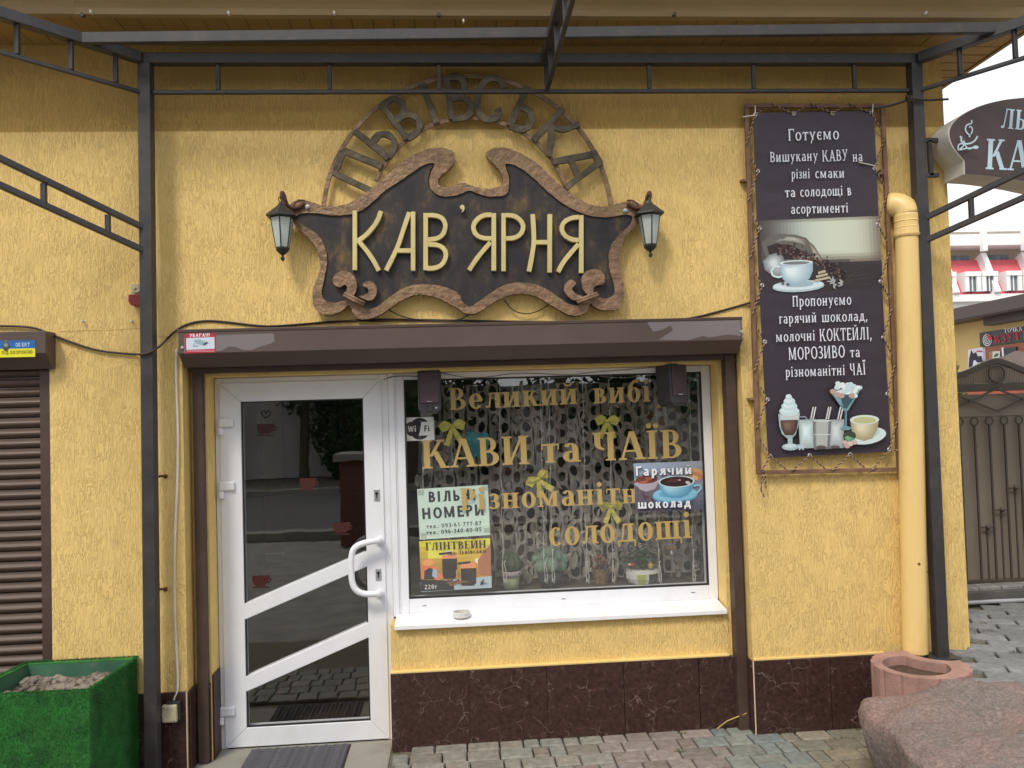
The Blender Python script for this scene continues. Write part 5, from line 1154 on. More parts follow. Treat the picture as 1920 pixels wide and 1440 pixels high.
# poster panels themselves are thin sheets; give the sill its ashtray
p = P(865, 1146, .17)
at = thing('ashtray', 'round clear glass ashtray with stubs on the white window sill', 'ashtray', (p.x, .14, .659))
X['cglass'] = mat('clear thick glass', (.62, .62, .60), .12, var=.05); 
z0 = .664
m = M(); m.lathe([(.001,0),(.043,0),(.047,.004),(.047,.026),(.043,.029),(.040,.026),(.040,.007),(.001,.006)], (p.x, .16, z0), 28); m.build('bowl', X['cglass'], at, smooth=False)
M().lathe([(.001,.0065),(.036,.008),(.030,.010),(.001,.012)], (p.x, .16, z0), 14).build('ash', mat('grey ash', (.16,.15,.14), .95, var=.5, vscale=90, bump=.8, bscale=150), at)
for a in (.4, 2.2, 4.0): 
    M().tube([(p.x+.018*cos(a), .16+.018*sin(a), z0+.012), (p.x-.008*cos(a), .16-.008*sin(a), z0+.022)], .0035, 8).build('cigarette_stub', mat('stub paper', (.55,.45,.3), .8), at)

# ================= INSIDE THE WINDOW =================
random.seed(31)
X['lace'] = mat('grey punched ribbon', (.37, .335, .29), .6, var=.25, vscale=20)
ct = thing('ribbon_curtain', 'grey curtain of punched ribbon with round holes behind the shop window', 'curtain', (.5, .36, 1.9))
cw, chh = .0655, .0835
x = -.21; ci = 0
while x < 1.42:
    m = M(); off = (ci % 2)*chh*.5; ph = random.uniform(0, 6); z = 1.88 + off*.0
    z = 1.90 - off - random.uniform(0, .02)
    tw = random.uniform(.6, 1.0)
    while z - chh > .715:
        cz = z - chh/2; cxx = x + cw/2
        def pz(a, b):   # slight curl of the ribbon
            return Vector((a + .009*sin(b*9+ph) + .004*sin(b*41+ph*3), .52 + .014*sin(b*13+ph) + .008*sin((a-x)/cw*pi*2+ph+b*5), b))
        rx_, rz_ = cw*.39*random.uniform(.72,1.12), chh*.40*random.uniform(.7,1.12); n = 12; vo = []; vi = []
        for k in range(n):
            a = 2*pi*k/n + pi/n; c_, s_ = cos(a), sin(a); sc_ = 1/max(abs(c_), abs(s_))
            vo.append(pz(cxx+c_*sc_*cw*.495, cz+s_*sc_*chh*.5)); vi.append(pz(cxx+c_*rx_, cz+s_*rz_))
        m.add(vo+vi, [(k, (k+1) % n, n+(k+1) % n, n+k) for k in range(n)])
        # the punched disc hangs on by a corner and curls away
        rot = random.uniform(.35, 2.6)*random.choice((-1,1)); ax = random.choice((0,1)); d0 = []
        n2 = 10; hx = random.choice((-1,1))
        for k in range(n2):
            a = 2*pi*k/n2; u, v_ = rx_*.95*cos(a), rz_*.95*sin(a)
            uu = u - hx*rx_; q = Vector((cxx + hx*rx_ + uu*cos(rot), .52 + uu*sin(rot)*.8 + .01, cz + v_ + .006*sin(a*2)))
            if q.y < .49: q.y = .49 + (.49-q.y)*.4
            d0.append(q)
        m.add(d0, [tuple(range(n2))])
        if random.random() < .6:
            ccx, ccz = cxx+random.uniform(-.5,.5)*cw, cz+random.uniform(-.5,.5)*chh; a0 = random.uniform(0, 6.3); R1 = cw*random.uniform(.30,.45); th_ = R1*random.uniform(.3,.8); cr0 = []; cr1 = []
            for k in range(7):
                a = a0+k*.45; wq_ = th_*sin(pi*k/6); yy_ = .505-.012*sin(pi*k/6)
                cr0.append(Vector((ccx+R1*cos(a), yy_, ccz+R1*1.2*sin(a)))); cr1.append(Vector((ccx+(R1-wq_)*cos(a), yy_-.006, ccz+(R1-wq_)*1.2*sin(a))))
            m.add(cr0+cr1[::-1], [(k, k+1, 12-k, 13-k) for k in range(6)])
        z -= chh
    m.build('ribbon', X['lace'], ct, fix=False); x += cw; ci += 1
X['bow'] = mat('yellow green satin ribbon', (.62, .56, .12), .5, var=.15, vscale=30)
def bow(px, py, s, rot, lab):
    c = P(px, py, .315); t = thing('ribbon_bow', lab, 'bow', tuple(c), 'yellow ribbon bows hung in the window')
    r = radians(rot)
    def W(u, v, d): return c + Vector(((u*cos(r)-v*sin(r))*s, -d*s, (u*sin(r)+v*cos(r))*s))
    def strip(pth, wd, name):
        m = M(); vs = []
        for i, (u, v, d) in enumerate(pth):
            a = pth[max(0,i-1)]; b = pth[min(len(pth)-1,i+1)]; du, dv = b[0]-a[0], b[1]-a[1]; L = math.hypot(du, dv) or 1; ww = wd[i]
            vs += [W(u-dv/L*ww, v+du/L*ww, d), W(u+dv/L*ww, v-du/L*ww, d+.002)]
        m.add(vs, [(2*i, 2*i+1, 2*i+3, 2*i+2) for i in range(len(pth)-1)]); m.build(name, X['bow'], t, fix=False)
    for sg_ in (-1, 1):
        strip([(0,0,0),(sg_*.02,.012,.010),(sg_*.042,.020,.014),(sg_*.058,.010,.010),(sg_*.050,-.010,.004),(sg_*.02,-.006,.0)], [.006,.016,.019,.018,.017,.006], 'loop')
        strip([(0,0,.001),(sg_*.014,-.035,.004),(sg_*.026,-.065,.002),(sg_*.044,-.098,.008)], [.006,.013,.015,.017], 'tail')
    M().ball(c+Vector((0,-.004,0)), .010*s, 8, 6).build('knot', X['bow'], t)
bow(848, 800, 1.0, 6, 'yellow ribbon bow below the left speaker'); bow(1138, 790, .95, -3, 'yellow ribbon bow high in the window above the word for teas')
bow(1008, 898, .95, 30, 'tilted yellow ribbon bow at the middle of the window'); bow(1145, 950, .9, 2, 'lowest yellow ribbon bow, left of the hot chocolate poster')
X['lwire'] = mat('clear fairy light wire', (.50, .50, .46), .35); X['bulb'] = mat('clear bulb', (.7, .7, .68), .15)
sgl = thing('fairy_lights', 'icicle fairy light strands hanging down inside the shop window', 'string lights', (.5, .31, 1.9))
for px, ln in ((790,1),(845,.2),(936,1),(1013,1),(1028,.8),(1092,1),(1141,1),(1228,1),(1292,1)):
    q = []; x0 = px
    py = 712; pb = 1092 if ln > .5 else 870
    while py < pb:
        q.append((x0 + .9*sin(py*.07+px), py)); py += 14; x0 += .30
    p3 = [P(a, b, .322) for a, b in q]
    if ln > .5:
        z_ = P(px, 1030, .322).z
        extra = []
        for k, sg_ in ((0,-1),):
            e = p3[-1]; extra = [e+Vector((.012,0,-.01)), e+Vector((.016,0,.02)), e+Vector((.012,0,.06)), e+Vector((.004,0,.10))]
        p3 += extra
    m = M(); m.tube(p3, .0018, 5); m.tube([v+Vector((.0035*sin(i*1.7),.003*cos(i*1.7),0)) for i, v in enumerate(p3)], .0012, 4)
    for v in p3[3::4]: m.tube([v, v+Vector((.006,-.004,.012))], .0035, 6)
    m.build('light_strand', X['lwire'], sgl)
m = M(); m.tube([P(x, 706+3*sin(x*.05), .322) for x in range(770, 1320, 25)], .002, 5); m.build('main_wire', X['lwire'], sgl)
# vague colourful things of the room behind the ribbon
def vague(name, lab, cat, pts, Y, th, col):
    o = M().slab([[P(x, y, Y) for x, y in pts]], (0, th, 0)).build(name, mat('room '+name, col, .7, var=.3, vscale=8), None, bevel=.004); tag(o, lab, cat)
vague('teal_decoration', 'teal butterfly-shaped decoration behind the ribbon curtain, left of centre', 'decoration', smooth_path([(872,812),(884,806),(896,818),(908,806),(920,818),(914,838),(920,860),(902,866),(896,850),(884,868),(872,856),(878,836)],2,True), .37, .02, (.05, .26, .30))
vague('red_menu_board', 'tall dark red board standing behind the ribbon curtain, centre left', 'board', [(925,860),(985,860),(990,1060),(930,1060)], .75, .02, (.16, .035, .03))
vague('wooden_screen', 'orange brown wooden screen behind the ribbon curtain, right side', 'screen', [(1200,760),(1250,760),(1252,880),(1204,880)], .60, .02, (.34, .14, .07))
vague('wicker_panel', 'yellow brown wicker panel behind the curtain under the blue poster', 'panel', [(1215,960),(1252,958),(1258,1040),(1218,1042)], .60, .02, (.32, .20, .06))
# pots and plants on the inner sill
SZ = .7405
def potl(t, c, prof, mt, name='pot', n=24): M().lathe(prof, c, n).build(name, mt, t, smooth=True)
X['soil'] = mat('potting soil', (.035, .022, .015), .95, var=.4, vscale=60, bump=.8, bscale=120)
p = P(958, 1080, .40); c = Vector((p.x, .40, SZ))
t = thing('cactus_pot', 'dark round cactus in a pale green pot with a floral rim', 'potted plant', tuple(c))
potl(t, c, [(.001,0),(.044,0),(.048,.075),(.046,.076),(.001,.070)], mat('pale green pot', (.30,.34,.20), .45)); potl(t, c, [(.049,.076),(.058,.080),(.062,.108),(.056,.108),(.050,.09),(.001,.088)], mat('floral rim', (.34,.28,.26), .5, var=.7, vscale=70), 'pot_rim')
X['cact'] = mat('dark cactus', (.04, .075, .032), .7, var=.3, vscale=30, bump=.6, bscale=60); X['cactp'] = mat('pale blue green cactus', (.17, .27, .20), .7, var=.2, vscale=30, bump=.5, bscale=80)
def cactus_ball(c, r, mt, t, ribs=12, name='cactus_body', zs=1.0):
    m = M(); n = ribs*2; prof = 9; vs = []; fs = []
    for i in range(prof+1):
        a = pi*i/prof
        for k in range(n): rr = r*sin(a)*(1.0 if k % 2 else .84) + 1e-4; vs.append(c+Vector((rr*cos(2*pi*k/n), rr*sin(2*pi*k/n), -cos(a)*r*zs)))
    for i in range(prof):
        for k in range(n): fs.append((i*n+k, i*n+(k+1) % n, (i+1)*n+(k+1) % n, (i+1)*n+k))
    m.add(vs, fs); 
    for i in range(60):
        a = random.uniform(0, 2*pi); b = random.uniform(0.05, 1.5); d = Vector((cos(a)*cos(b), sin(a)*cos(b), sin(b)*zs)); q = c+d*r*.95; m.bar(q, q+d*.012, .0008, .0008)
    m.build(name, mt, t)
cactus_ball(c+Vector((0,0,.145)), .062, X['cact'], t)
p = P(1032, 1075, .42); c = Vector((p.x, .42, SZ)); t = thing('cactus_cluster', 'cluster of pale blue-green globe cacti in a dark pot at the middle of the sill', 'potted plant', tuple(c))
potl(t, c, [(.001,0),(.055,0),(.075,.085),(.070,.085),(.001,.075)], mat('black plastic pot', (.02,.022,.025), .5))
for dx, dz, r in ((0,.13,.045),(-.055,.12,.036),(.058,.115,.038),(-.03,.165,.034),(.035,.170,.036),(.0,.20,.03),(-.075,.155,.026),(.078,.15,.028)): cactus_ball(c+Vector((dx, random.uniform(-.03,.02), dz)), r, X['cactp'], t, 10)
p = P(1126, 1075, .43); c = Vector((p.x, .43, SZ)); t = thing('succulent_basket', 'small wicker basket with dry reddish succulents', 'potted plant', tuple(c))
m = M()
for i in range(10): m.tube([c+Vector(((.035+.010*i/9)*cos(a*pi/8), (.035+.01*i/9)*sin(a*pi/8), .006+i*.0085)) for a in range(16)], .0048, 5, closed=True)
m.build('wicker_basket', mat('wicker', (.20,.13,.07), .8, var=.4, vscale=60), t)
m = M()
for i in range(110):
    a = random.uniform(0, 2*pi); r = random.uniform(0,.062); q = c+Vector((r*cos(a), r*sin(a)*.7, .10+random.uniform(0,.075)-r*.5)); d = Vector((random.gauss(0,1), random.gauss(0,1), abs(random.gauss(.5,1)))).normalized()*.018; s_ = d.orthogonal().normalized()*.006
    m.add([q-s_, q+d*.5-s_*1.2, q+d, q+d*.5+s_*1.2, q+s_], [(0,1,2,3,4)])
m.build('leaf_mass', mat('reddish succulent', (.24,.10,.08), .6, var=.5, vscale=40), t, fix=False)
p = P(1204, 1085, .40); c = Vector((p.x, .40, SZ)); t = thing('leafy_pot', 'leafy green plant in a bulbous white, black and yellow-green striped bowl', 'potted plant', tuple(c))
X['stripe'] = print_mat('glazed striped bowl', .3)
m = M(); prof = [(.050,0),(.088,.012),(.104,.040),(.102,.068),(.084,.088),(.080,.088),(.001,.080)]; n = 40
for i in range(len(prof)-1):
    for k in range(n):
        A = []
        for ii_, kk in ((i,k),(i,k+1),(i+1,k+1),(i+1,k)): a = 2*pi*kk/n; A.append(c+Vector((prof[ii_][0]*cos(a), prof[ii_][0]*sin(a), prof[ii_][1])))
        a = (2*pi*(k+.5)/n) % (pi/1.5); u = a/(pi/1.5)
        col = (.34,.38,.10) if u < .28 else ((.50,.50,.46) if (u < .36 or u > .62) else (.02,.02,.022))
        if prof[i][1] > .066 or i == 0: col = (.50,.50,.46)
        m.add(A, [(0,1,2,3)], 0, col)
m.build('bowl', X['stripe'], t); M().lathe([(.001,.076),(.078,.078),(.078,.070),(.001,.068)], c, 20).build('soil', X['soil'], t)
X['leaf'] = mat('glossy dark green leaf', (.035, .105, .035), .4, var=.4, vscale=30)
def leaf_mesh(m, q, d, L, w_):
    s_ = d.cross(Vector((0,0,1))); s_ = (s_.normalized() if s_.length > .01 else Vector((1,0,0)))*w_; dr = Vector((0,0,-L*.2))
    m.add([q, q+d*L*.35+s_, q+d*L*.75+s_*.8+dr*.5, q+d*L+dr, q+d*L*.75-s_*.8+dr*.5, q+d*L*.35-s_, q+d*L*.5+Vector((0,0,.002))], [(0,1,6),(1,2,6),(2,3,6),(3,4,6),(4,5,6),(5,0,6)])
m = M()
for i in range(190):
    a = random.uniform(0, 2*pi); h_ = random.uniform(.0, .13); r = random.uniform(.02, .105)*(1-.4*h_/.13); q = c+Vector((r*cos(a), r*sin(a)*.6, .10+h_)); d = Vector((cos(a)+random.gauss(0,.4), sin(a)*.8+random.gauss(0,.4)-.4, random.uniform(-.3,.7))).normalized()
    leaf_mesh(m, q, d, random.uniform(.024,.038), random.uniform(.009,.014))
m.build('foliage', X['leaf'], t, fix=False)
m = M()
for i in range(9): a = i*.7; m.tube([c+Vector((0,0,.078)), c+Vector((.05*cos(a), .03*sin(a), .15))], .004, 6)
m.build('stem', mat('green stem', (.05,.09,.03), .6), t)
def figurine(px, py, lab, kind):
    p = P(px, py, .335); c = Vector((p.x, .335, p.z)); t = thing('figurine', lab, 'figurine', tuple(c))
    if kind == 'gnome':
        M().lathe([(.001,0),(.012,.001),(.014,.010),(.010,.026),(.006,.032),(.001,.033)], c, 14).build('coat', mat('ochre glaze', (.42,.30,.06), .4), t, smooth=True)
        M().ball(c+Vector((0,0,.039)), .009, 12, 8).build('head', mat('skin glaze', (.55,.32,.2), .4), t, smooth=True)
        M().lathe([(.0105,.042),(.010,.046),(.005,.056),(.001,.062)], c, 14).build('hat', mat('blue glaze', (.02,.04,.10), .4), t, smooth=True)
        m = M(); m.tube([c+Vector((.008,-.004,.026)), c+Vector((.015,-.008,.020)), c+Vector((.010,-.014,.018))], .0032, 8).tube([c+Vector((-.008,-.004,.026)), c+Vector((-.015,-.006,.018)), c+Vector((-.008,-.013,.016))], .0032, 8); m.build('arm', mat('ochre sleeve', (.42,.30,.06), .4), t, smooth=True)
        M().box(c.x-.010, c.y-.012, c.z-.006, c.x+.010, c.y+.008, c.z+.001).build('base', X['leaf'], t, bevel=.002)
    else:
        M().ball(c+Vector((.006,0,.012)), .013, 14, 9, sc=(1.15,.9,.85)).build('shell', mat('red glaze', (.42,.03,.025), .3), t, smooth=True)
        M().ball(c+Vector((-.012,-.003,.014)), .0085, 12, 8).build('head', mat('pale glaze', (.6,.4,.3), .35), t, smooth=True)
        m = M()
        for s_ in (-1, 1): m.tube([c+Vector((-.013,-.002+.003*s_,.021)), c+Vector((-.016,-.003+.005*s_,.030))], .0009, 5)
        m.build('feeler', X['black'], t)
figurine(1184, 1063, 'tiny red beetle figurine on the rim of the striped bowl', 'beetle'); figurine(1220, 1066, 'tiny figurine in ochre coat and dark blue hat on the rim of the striped bowl', 'gnome')
p = P(1259, 1036, .33); t = thing('hanging_bell', 'small silver bell with gold bow hanging inside the lower right of the window', 'bell', tuple(p))
M().lathe([(.001,.014),(.005,.012),(.007,.002),(.012,-.010),(.011,-.010),(.001,.008)], p, 14).build('bell_body', X['eyelet'], t, smooth=True)
m = M(); m.tube([p+Vector((0,0,.014)), p+Vector((.002,0,.10))], .001, 4); m.build('thread', X['lwire'], t)
for s_ in (-1,1): m = M(); q = p+Vector((0,0,.028)); m.add([q, q+Vector((s_*.02,0,.012)), q+Vector((s_*.034,0,.002)), q+Vector((s_*.02,0,-.010))], [(0,1,2,3)]); m.build('bow_loop', mat('gold foil', (.40,.26,.06), .3, metal=.7), t, fix=False)

# ================= DOORMAT =================
dm = thing('doormat', 'dark grey rubber doormat of wavy ridges in front of the door', 'doormat', (-.86, .02, .012))
mq = (-1.11, -.29, -.60, .215)
M().box(mq[0], mq[1], .0125, mq[2], mq[3], .017).build('mat_base', X['gasket'], dm)
X['rub'] = mat('grey ribbed rubber', (.085, .085, .10), .75, var=.3, vscale=40, bump=.4, bscale=200)
yy = mq[1]+.012
rm_ = M(); N = 40; rm_.tube([(mq[0]+.008 + (mq[2]-mq[0]-.016)*i/N, .011*(1 if (i//2) % 2 else -1), 0) for i in range(N+1)], .0065, 5); rme = rm_.build('mat_ridge', X['rub'], mesh_only=True)
k = 0
while yy < mq[3]-.008:
    o = bpy.data.objects.new('mat_ridge', rme); COL.objects.link(o); o.parent = dm; o.location = Vector((0, yy, .021)) - Vector((-.86, .02, .012)); yy += .0245; k += 1

# ================= GREEN PLANTER =================
gp = thing('turf_planter', 'box planter covered in bright green artificial turf, filled with rubble', 'planter', (-1.95, -.22, 0))
X['turf'] = mat('green artificial turf', (.026, .165, .030), .9, var=.35, vscale=14, bump=.9, bscale=350, bdist=.004, dirt=(.03,.07,.02), dscale=7, damt=.5)
X['turfin'] = mat('teal painted inner board', (.035, .115, .07), .7, var=.3, vscale=6, dirt=(.2,.2,.16), dscale=5, damt=.6)
bx0, bx1, fx0, fx1 = -2.115, -1.592, -2.17, -1.618; by, fy = -.015, -.475
def panel(a, b, c_, d, th, name):
    m = M(); n = (b-a).cross(d-a).normalized()*th; m.add([a,b,c_,d,a+n,b+n,c_+n,d+n], [(0,1,2,3),(7,6,5,4),(0,4,5,1),(1,5,6,2),(2,6,7,3),(3,7,4,0)]); o = m.build(name, X['turf'], gp, bevel=.004); return o
V = Vector; top_ = .587
def turf_fuzz(a, b, d, cnt, name):   # short plastic blades over a face
    m = M(); n = (b-a).cross(d-a).normalized()
    for i in range(cnt):
        u, v = random.random(), random.random(); q = a+(b-a)*u+(d-a)*v
        dd = (n*random.uniform(.004,.009) + V((random.gauss(0,.003), random.gauss(0,.003), random.uniform(-.006,.002)))); s_ = V((random.gauss(0,1),random.gauss(0,1),random.gauss(0,1))).normalized()*.0013
        m.add([q-s_, q+s_, q+dd], [(0,1,2)])
    o = m.build(name, X['turf'], gp, fix=False); tag(o, kind='stuff')
FL, FR, BR, BL = V((fx0,fy,0)), V((fx1,fy,0)), V((bx1,by,0)), V((bx0,by,0)); H_ = V((0,0,top_))
panel(FL, FR, FR+H_, FL+H_, -.018, 'front_panel'); panel(FR, BR, BR+H_, FR+H_, -.018, 'side_panel'); panel(BR, BL, BL+H_, BR+H_, -.018, 'back_panel'); panel(BL, FL, FL+H_, BL+H_, -.018, 'side_panel')
turf_fuzz(FL, FR, FL+H_, 26000, 'turf_pile'); turf_fuzz(FR, BR, FR+H_, 16000, 'turf_pile')
m = M()
for a, b in ((FL,FR),(FR,BR),(BR,BL),(BL,FL)):
    d = (b-a); L = d.length
    for i in range(int(L*2600)):
        q = a+H_+d*random.random()+V((random.gauss(0,.004), random.gauss(0,.004)+.004, 0)); s_ = V((random.gauss(0,1),random.gauss(0,1),0)).normalized()*.0014
        m.add([q-s_, q+s_, q+V((random.gauss(0,.004), random.gauss(0,.004), random.uniform(.004,.011)))], [(0,1,2)])
tag(m.build('rim_pile', X['turf'], gp, fix=False), kind='stuff')
def inner(a, b, off):
    m = M(); n = (b-a).cross(V((0,0,1))).normalized()*-.0225; m.add([a+n+V((0,0,.3)), b+n+V((0,0,.3)), b+n+V((0,0,.580)), a+n+V((0,0,.580))], [(0,1,2,3)]); m.build('inner_board', X['turfin'], gp, fix=False)
for a, b in ((FL,FR),(FR,BR),(BR,BL),(BL,FL)): inner(a, b, 0)
m = M(); N = 22; vs = []
for j in range(N+1):
    for i in range(N+1):
        u, v = i/N, j/N; q = (FL*(1-u)+FR*u)*(1-v)+(BL*(1-u)+BR*u)*v; c_ = (FL+FR+BR+BL)/4; q = c_+(q-c_)*.90
        vs.append(q+V((0,0,.475+.045*v+.02*noise.noise(q*9)+.012*noise.noise(q*25))))
m.add(vs, [(j*(N+1)+i, j*(N+1)+i+1, (j+1)*(N+1)+i+1, (j+1)*(N+1)+i) for j in range(N) for i in range(N)])
tag(m.build('soil_fill', mat('dusty soil', (.13,.10,.075), .95, var=.35, vscale=14, bump=.8, bscale=60), None, smooth=True), 'dusty soil filling the green turf planter', 'soil')
def rock(c, r, m, sq=.7, seed=0):
    n1, n2 = 7, 5; vs = []; fs = []
    for i in range(n2+1):
        a = pi*i/n2
        for k in range(n1):
            b = 2*pi*k/n1; d = V((sin(a)*cos(b), sin(a)*sin(b), -cos(a)*sq)); vs.append(c+d*r*(1+.35*noise.noise(d*1.7+V((seed, seed*.7, 0)))))
    for i in range(n2):
        for k in range(n1): fs.append((i*n1+k, i*n1+(k+1) % n1, (i+1)*n1+(k+1) % n1, (i+1)*n1+k))
    m.add(vs, fs)
m = M()
for i in range(520):
    u, v = random.uniform(.1,.9), random.random()**1.4*.8+.08; q = (FL*(1-u)+FR*u)*(1-v)+(BL*(1-u)+BR*u)*v
    r_ = random.choice((.004,.006,.008,.010,.014,.024))*random.uniform(.8,1.3); rock(q+V((0,0,.482+.045*v+r_*.3)), r_, m, .75, i*1.3)
tag(m.build('rubble', mat('pale grey rubble', (.19,.165,.14), .95, var=.5, vscale=9, bump=.6, bscale=90), None), 'pale concrete rubble and pebbles lying in the green turf planter', 'rubble', kind='stuff')

# ================= CONCRETE RING PLANTER =================
X['pinkc'] = mat('pink washed concrete', (.35, .205, .17), .95, var=.2, vscale=10, bump=1, bscale=130, bdist=.004, dirt=(.17,.12,.10), dscale=110, damt=.75)
cx, cy = 2.222, -.300; R_o = .215
lp = []
n = 75
for i in range(n):       # circle with a hollow bitten out of its right rear side
    a = 2*pi*i/n; x, y = cx+R_o*cos(a)*1.02, cy+R_o*sin(a)
    bxc, byc, br = cx+.200, cy+.175, .150
    dx, dy = x-bxc, y-byc; d = math.hypot(dx, dy)
    if d < br: x, y = bxc+dx/d*br if d > 1e-6 else x, byc+dy/d*br if d > 1e-6 else y
    rib = .004 if i % 5 else -.007
    x += cos(a)*rib*(0 if d < br+.01 else 1); y += sin(a)*rib*(0 if d < br+.01 else 1); lp.append((x, y))
c2_ = (cx-.03, cy-.02)
inn = []
for i in range(30):
    a = 2*pi*i/30; x, y = cx-.028+.150*cos(a), cy-.012+.150*sin(a); dx, dy = x-(cx+.200), y-(cy+.175); d = math.hypot(dx, dy)
    if d < .205: x, y = cx+.200+dx/d*.205, cy+.175+dy/d*.205
    inn.append((x, y))
rg = thing('ring_planter', 'pink ribbed concrete crescent planter below the downpipe', 'planter', (cx, cy, 0))
hz = .442
m = M(); m.slab([[V((x, y, hz)) for x, y in lp], [V((x, y, hz)) for x, y in inn]], (0, 0, -hz+.004)); m.build('ring_wall', X['pinkc'], rg, bevel=.008, seg=2)
m = M(); m.slab([[V((cx-.028+(x-cx+.028)*1.03, cy-.012+(y-cy+.012)*1.03, hz-.045)) for x, y in inn]], (0, 0, -.03)); tag(m.build('planter_soil', mat('brown planter soil', (.075,.045,.028), .95, var=.4, vscale=30, bump=1, bscale=60, bdist=.01), None), 'brown soil inside the pink crescent planter', 'soil')

# ================= BOULDER =================
bl = M(); N1, N2 = 130, 90; vs = []
x0, x1 = 1.80, 3.35
def bheight(u, v):
    # u along x, v towards the wall
    h_ = .352 + .058*v*v + .035*min(1, u*4)*(.35+.65*v) + .02*u
    h_ += .035*noise.noise(V((u*5, v*4, 1))) + .016*noise.noise(V((u*13, v*11, 4))) + .007*noise.noise(V((u*38, v*26, 2))) + .0035*noise.noise(V((u*95, v*66, 5))) - .012*max(0, 1-abs(noise.noise(V((u*7, v*5, 9))))*14)
    h_ -= .055*math.exp(-(((u-.52)/.16)**2 + ((v-.42)/.22)**2)) ; h_ += .045*math.exp(-(((u-.60)/.09)**2 + ((v-.75)/.12)**2)) + .03*math.exp(-(((u-.33)/.05)**2+((v-.5)/.2)**2))
    e = min(u*9, (1-u)*9, v*7, (1-v)*7, 1); e = max(0, e); return h_*(1-(1-e)**3*.10)
pos = {}
for j in range(N2+1):
    for i in range(N1+1):
        u, v = i/N1, j/N2
        xl = 1.765+.05*max(0, v-.86)/.14 + .05*noise.noise(V((v*3, 7, 1))) - .0; yb = -.50+.05*noise.noise(V((u*4,3,2)))-.05*u; yf_ = -1.55
        pos[i, j] = V((xl + (x1-xl)*u, yf_+(yb-yf_)*v, bheight(u, v)))
        vs.append(pos[i, j])
fs = [(j*(N1+1)+i, j*(N1+1)+i+1, (j+1)*(N1+1)+i+1, (j+1)*(N1+1)+i) for j in range(N2) for i in range(N1)]
ring_ = [(i, 0) for i in range(N1)] + [(N1, j) for j in range(N2)] + [(i, N2) for i in range(N1, 0, -1)] + [(0, j) for j in range(N2, 0, -1)]
cenb = V((2.6, -.95, 0)); base = len(vs); K = 10
for k in range(1, K+1):
    t_ = k/K
    for (i, j) in ring_:
        p0 = pos[i, j]; o_ = (V((p0.x, p0.y, 0))-cenb).normalized()
        bulge = .03*sin(t_*pi) - .09*t_ + .03*noise.noise(V((p0.x*5, p0.y*5, t_*3))) + .010*noise.noise(V((p0.x*17, p0.y*17, t_*9)))
        vs.append(V((p0.x+o_.x*bulge, p0.y+o_.y*bulge*.6, p0.z*(1-t_)-.01*t_)))
nr_ = len(ring_)
def idx(k, q): return (ring_[q][1]*(N1+1)+ring_[q][0]) if k == 0 else base+(k-1)*nr_+q
for k in range(K):
    for q in range(nr_): fs.append((idx(k, q), idx(k+1, q), idx(k+1, (q+1) % nr_), idx(k, (q+1) % nr_)))
bl.add(vs, fs)
def rock_mat():
    m, t, b, N, L = nodes('weathered red granite')
    tc = N.new('ShaderNodeTexCoord')
    def nz(s, d=8, r=.6, dist=0):
        n = N.new('ShaderNodeTexNoise'); n.inputs['Scale'].default_value = s; n.inputs['Detail'].default_value = d; n.inputs['Roughness'].default_value = r; n.inputs['Distortion'].default_value = dist; L.new(tc.outputs['Object'], n.inputs[0]); return n.outputs[0]
    r1 = N.new('ShaderNodeValToRGB'); e = r1.color_ramp.elements; e[0].position = .38; e[0].color = (.175,.15,.135,1); e[1].position = .66; e[1].color = (.25,.165,.145,1); L.new(nz(2.6, 9, .6, .5), r1.inputs[0])
    r2 = N.new('ShaderNodeValToRGB'); e = r2.color_ramp.elements; e[0].position = .60; e[0].color = (0,0,0,1); e[1].position = .72; e[1].color = (.6,.6,.6,1); L.new(nz(7, 10, .72), r2.inputs[0])
    mx = N.new('ShaderNodeMix'); mx.data_type = 'RGBA'; L.new(r2.outputs[0], mx.inputs['Factor']); L.new(r1.outputs[0], mx.inputs['A']); mx.inputs['B'].default_value = (.40,.28,.245,1)
    r3 = N.new('ShaderNodeMapRange'); r3.inputs[1].default_value = .3; r3.inputs[2].default_value = .7; r3.inputs[3].default_value = .7; r3.inputs[4].default_value = 1.2; L.new(nz(70, 4, .7), r3.inputs[0])
    sc = N.new('ShaderNodeVectorMath'); sc.operation = 'SCALE'; L.new(mx.outputs['Result'], sc.inputs[0]); L.new(r3.outputs[0], sc.inputs['Scale']); L.new(sc.outputs[0], b.inputs['Base Color'])
    b.inputs['Roughness'].default_value = .85
    cv = N.new('ShaderNodeTexVoronoi'); cv.inputs['Scale'].default_value = 150; L.new(tc.outputs['Object'], cv.inputs[0]); cr_ = N.new('ShaderNodeValToRGB'); cr_.color_ramp.elements[0].color = (.55,.55,.55,1); cr_.color_ramp.elements[1].color = (1.0,1.0,1.0,1); sv = N.new('ShaderNodeSeparateColor'); L.new(cv.outputs['Color'], sv.inputs[0]); L.new(sv.outputs[0], cr_.inputs[0])
    mm = N.new('ShaderNodeMix'); mm.data_type = 'RGBA'; mm.blend_type = 'MULTIPLY'; mm.inputs['Factor'].default_value = .8; L.new(sc.outputs[0], mm.inputs['A']); L.new(cr_.outputs[0], mm.inputs['B']); gn = N.new('ShaderNodeVectorMath'); gn.operation = 'SCALE'; gn.inputs['Scale'].default_value = 1.25; L.new(mm.outputs['Result'], gn.inputs[0]); L.new(gn.outputs[0], b.inputs['Base Color'])
    bp = N.new('ShaderNodeBump'); bp.inputs['Strength'].default_value = .9; bp.inputs['Distance'].default_value = .02; L.new(nz(22, 9, .65), bp.inputs['Height']); L.new(bp.outputs[0], b.inputs['Normal'])
    return m
bo = bl.build('boulder', rock_mat(), None, smooth=True); tag(bo, 'large flat-topped red and grey stone block in the right foreground', 'boulder')

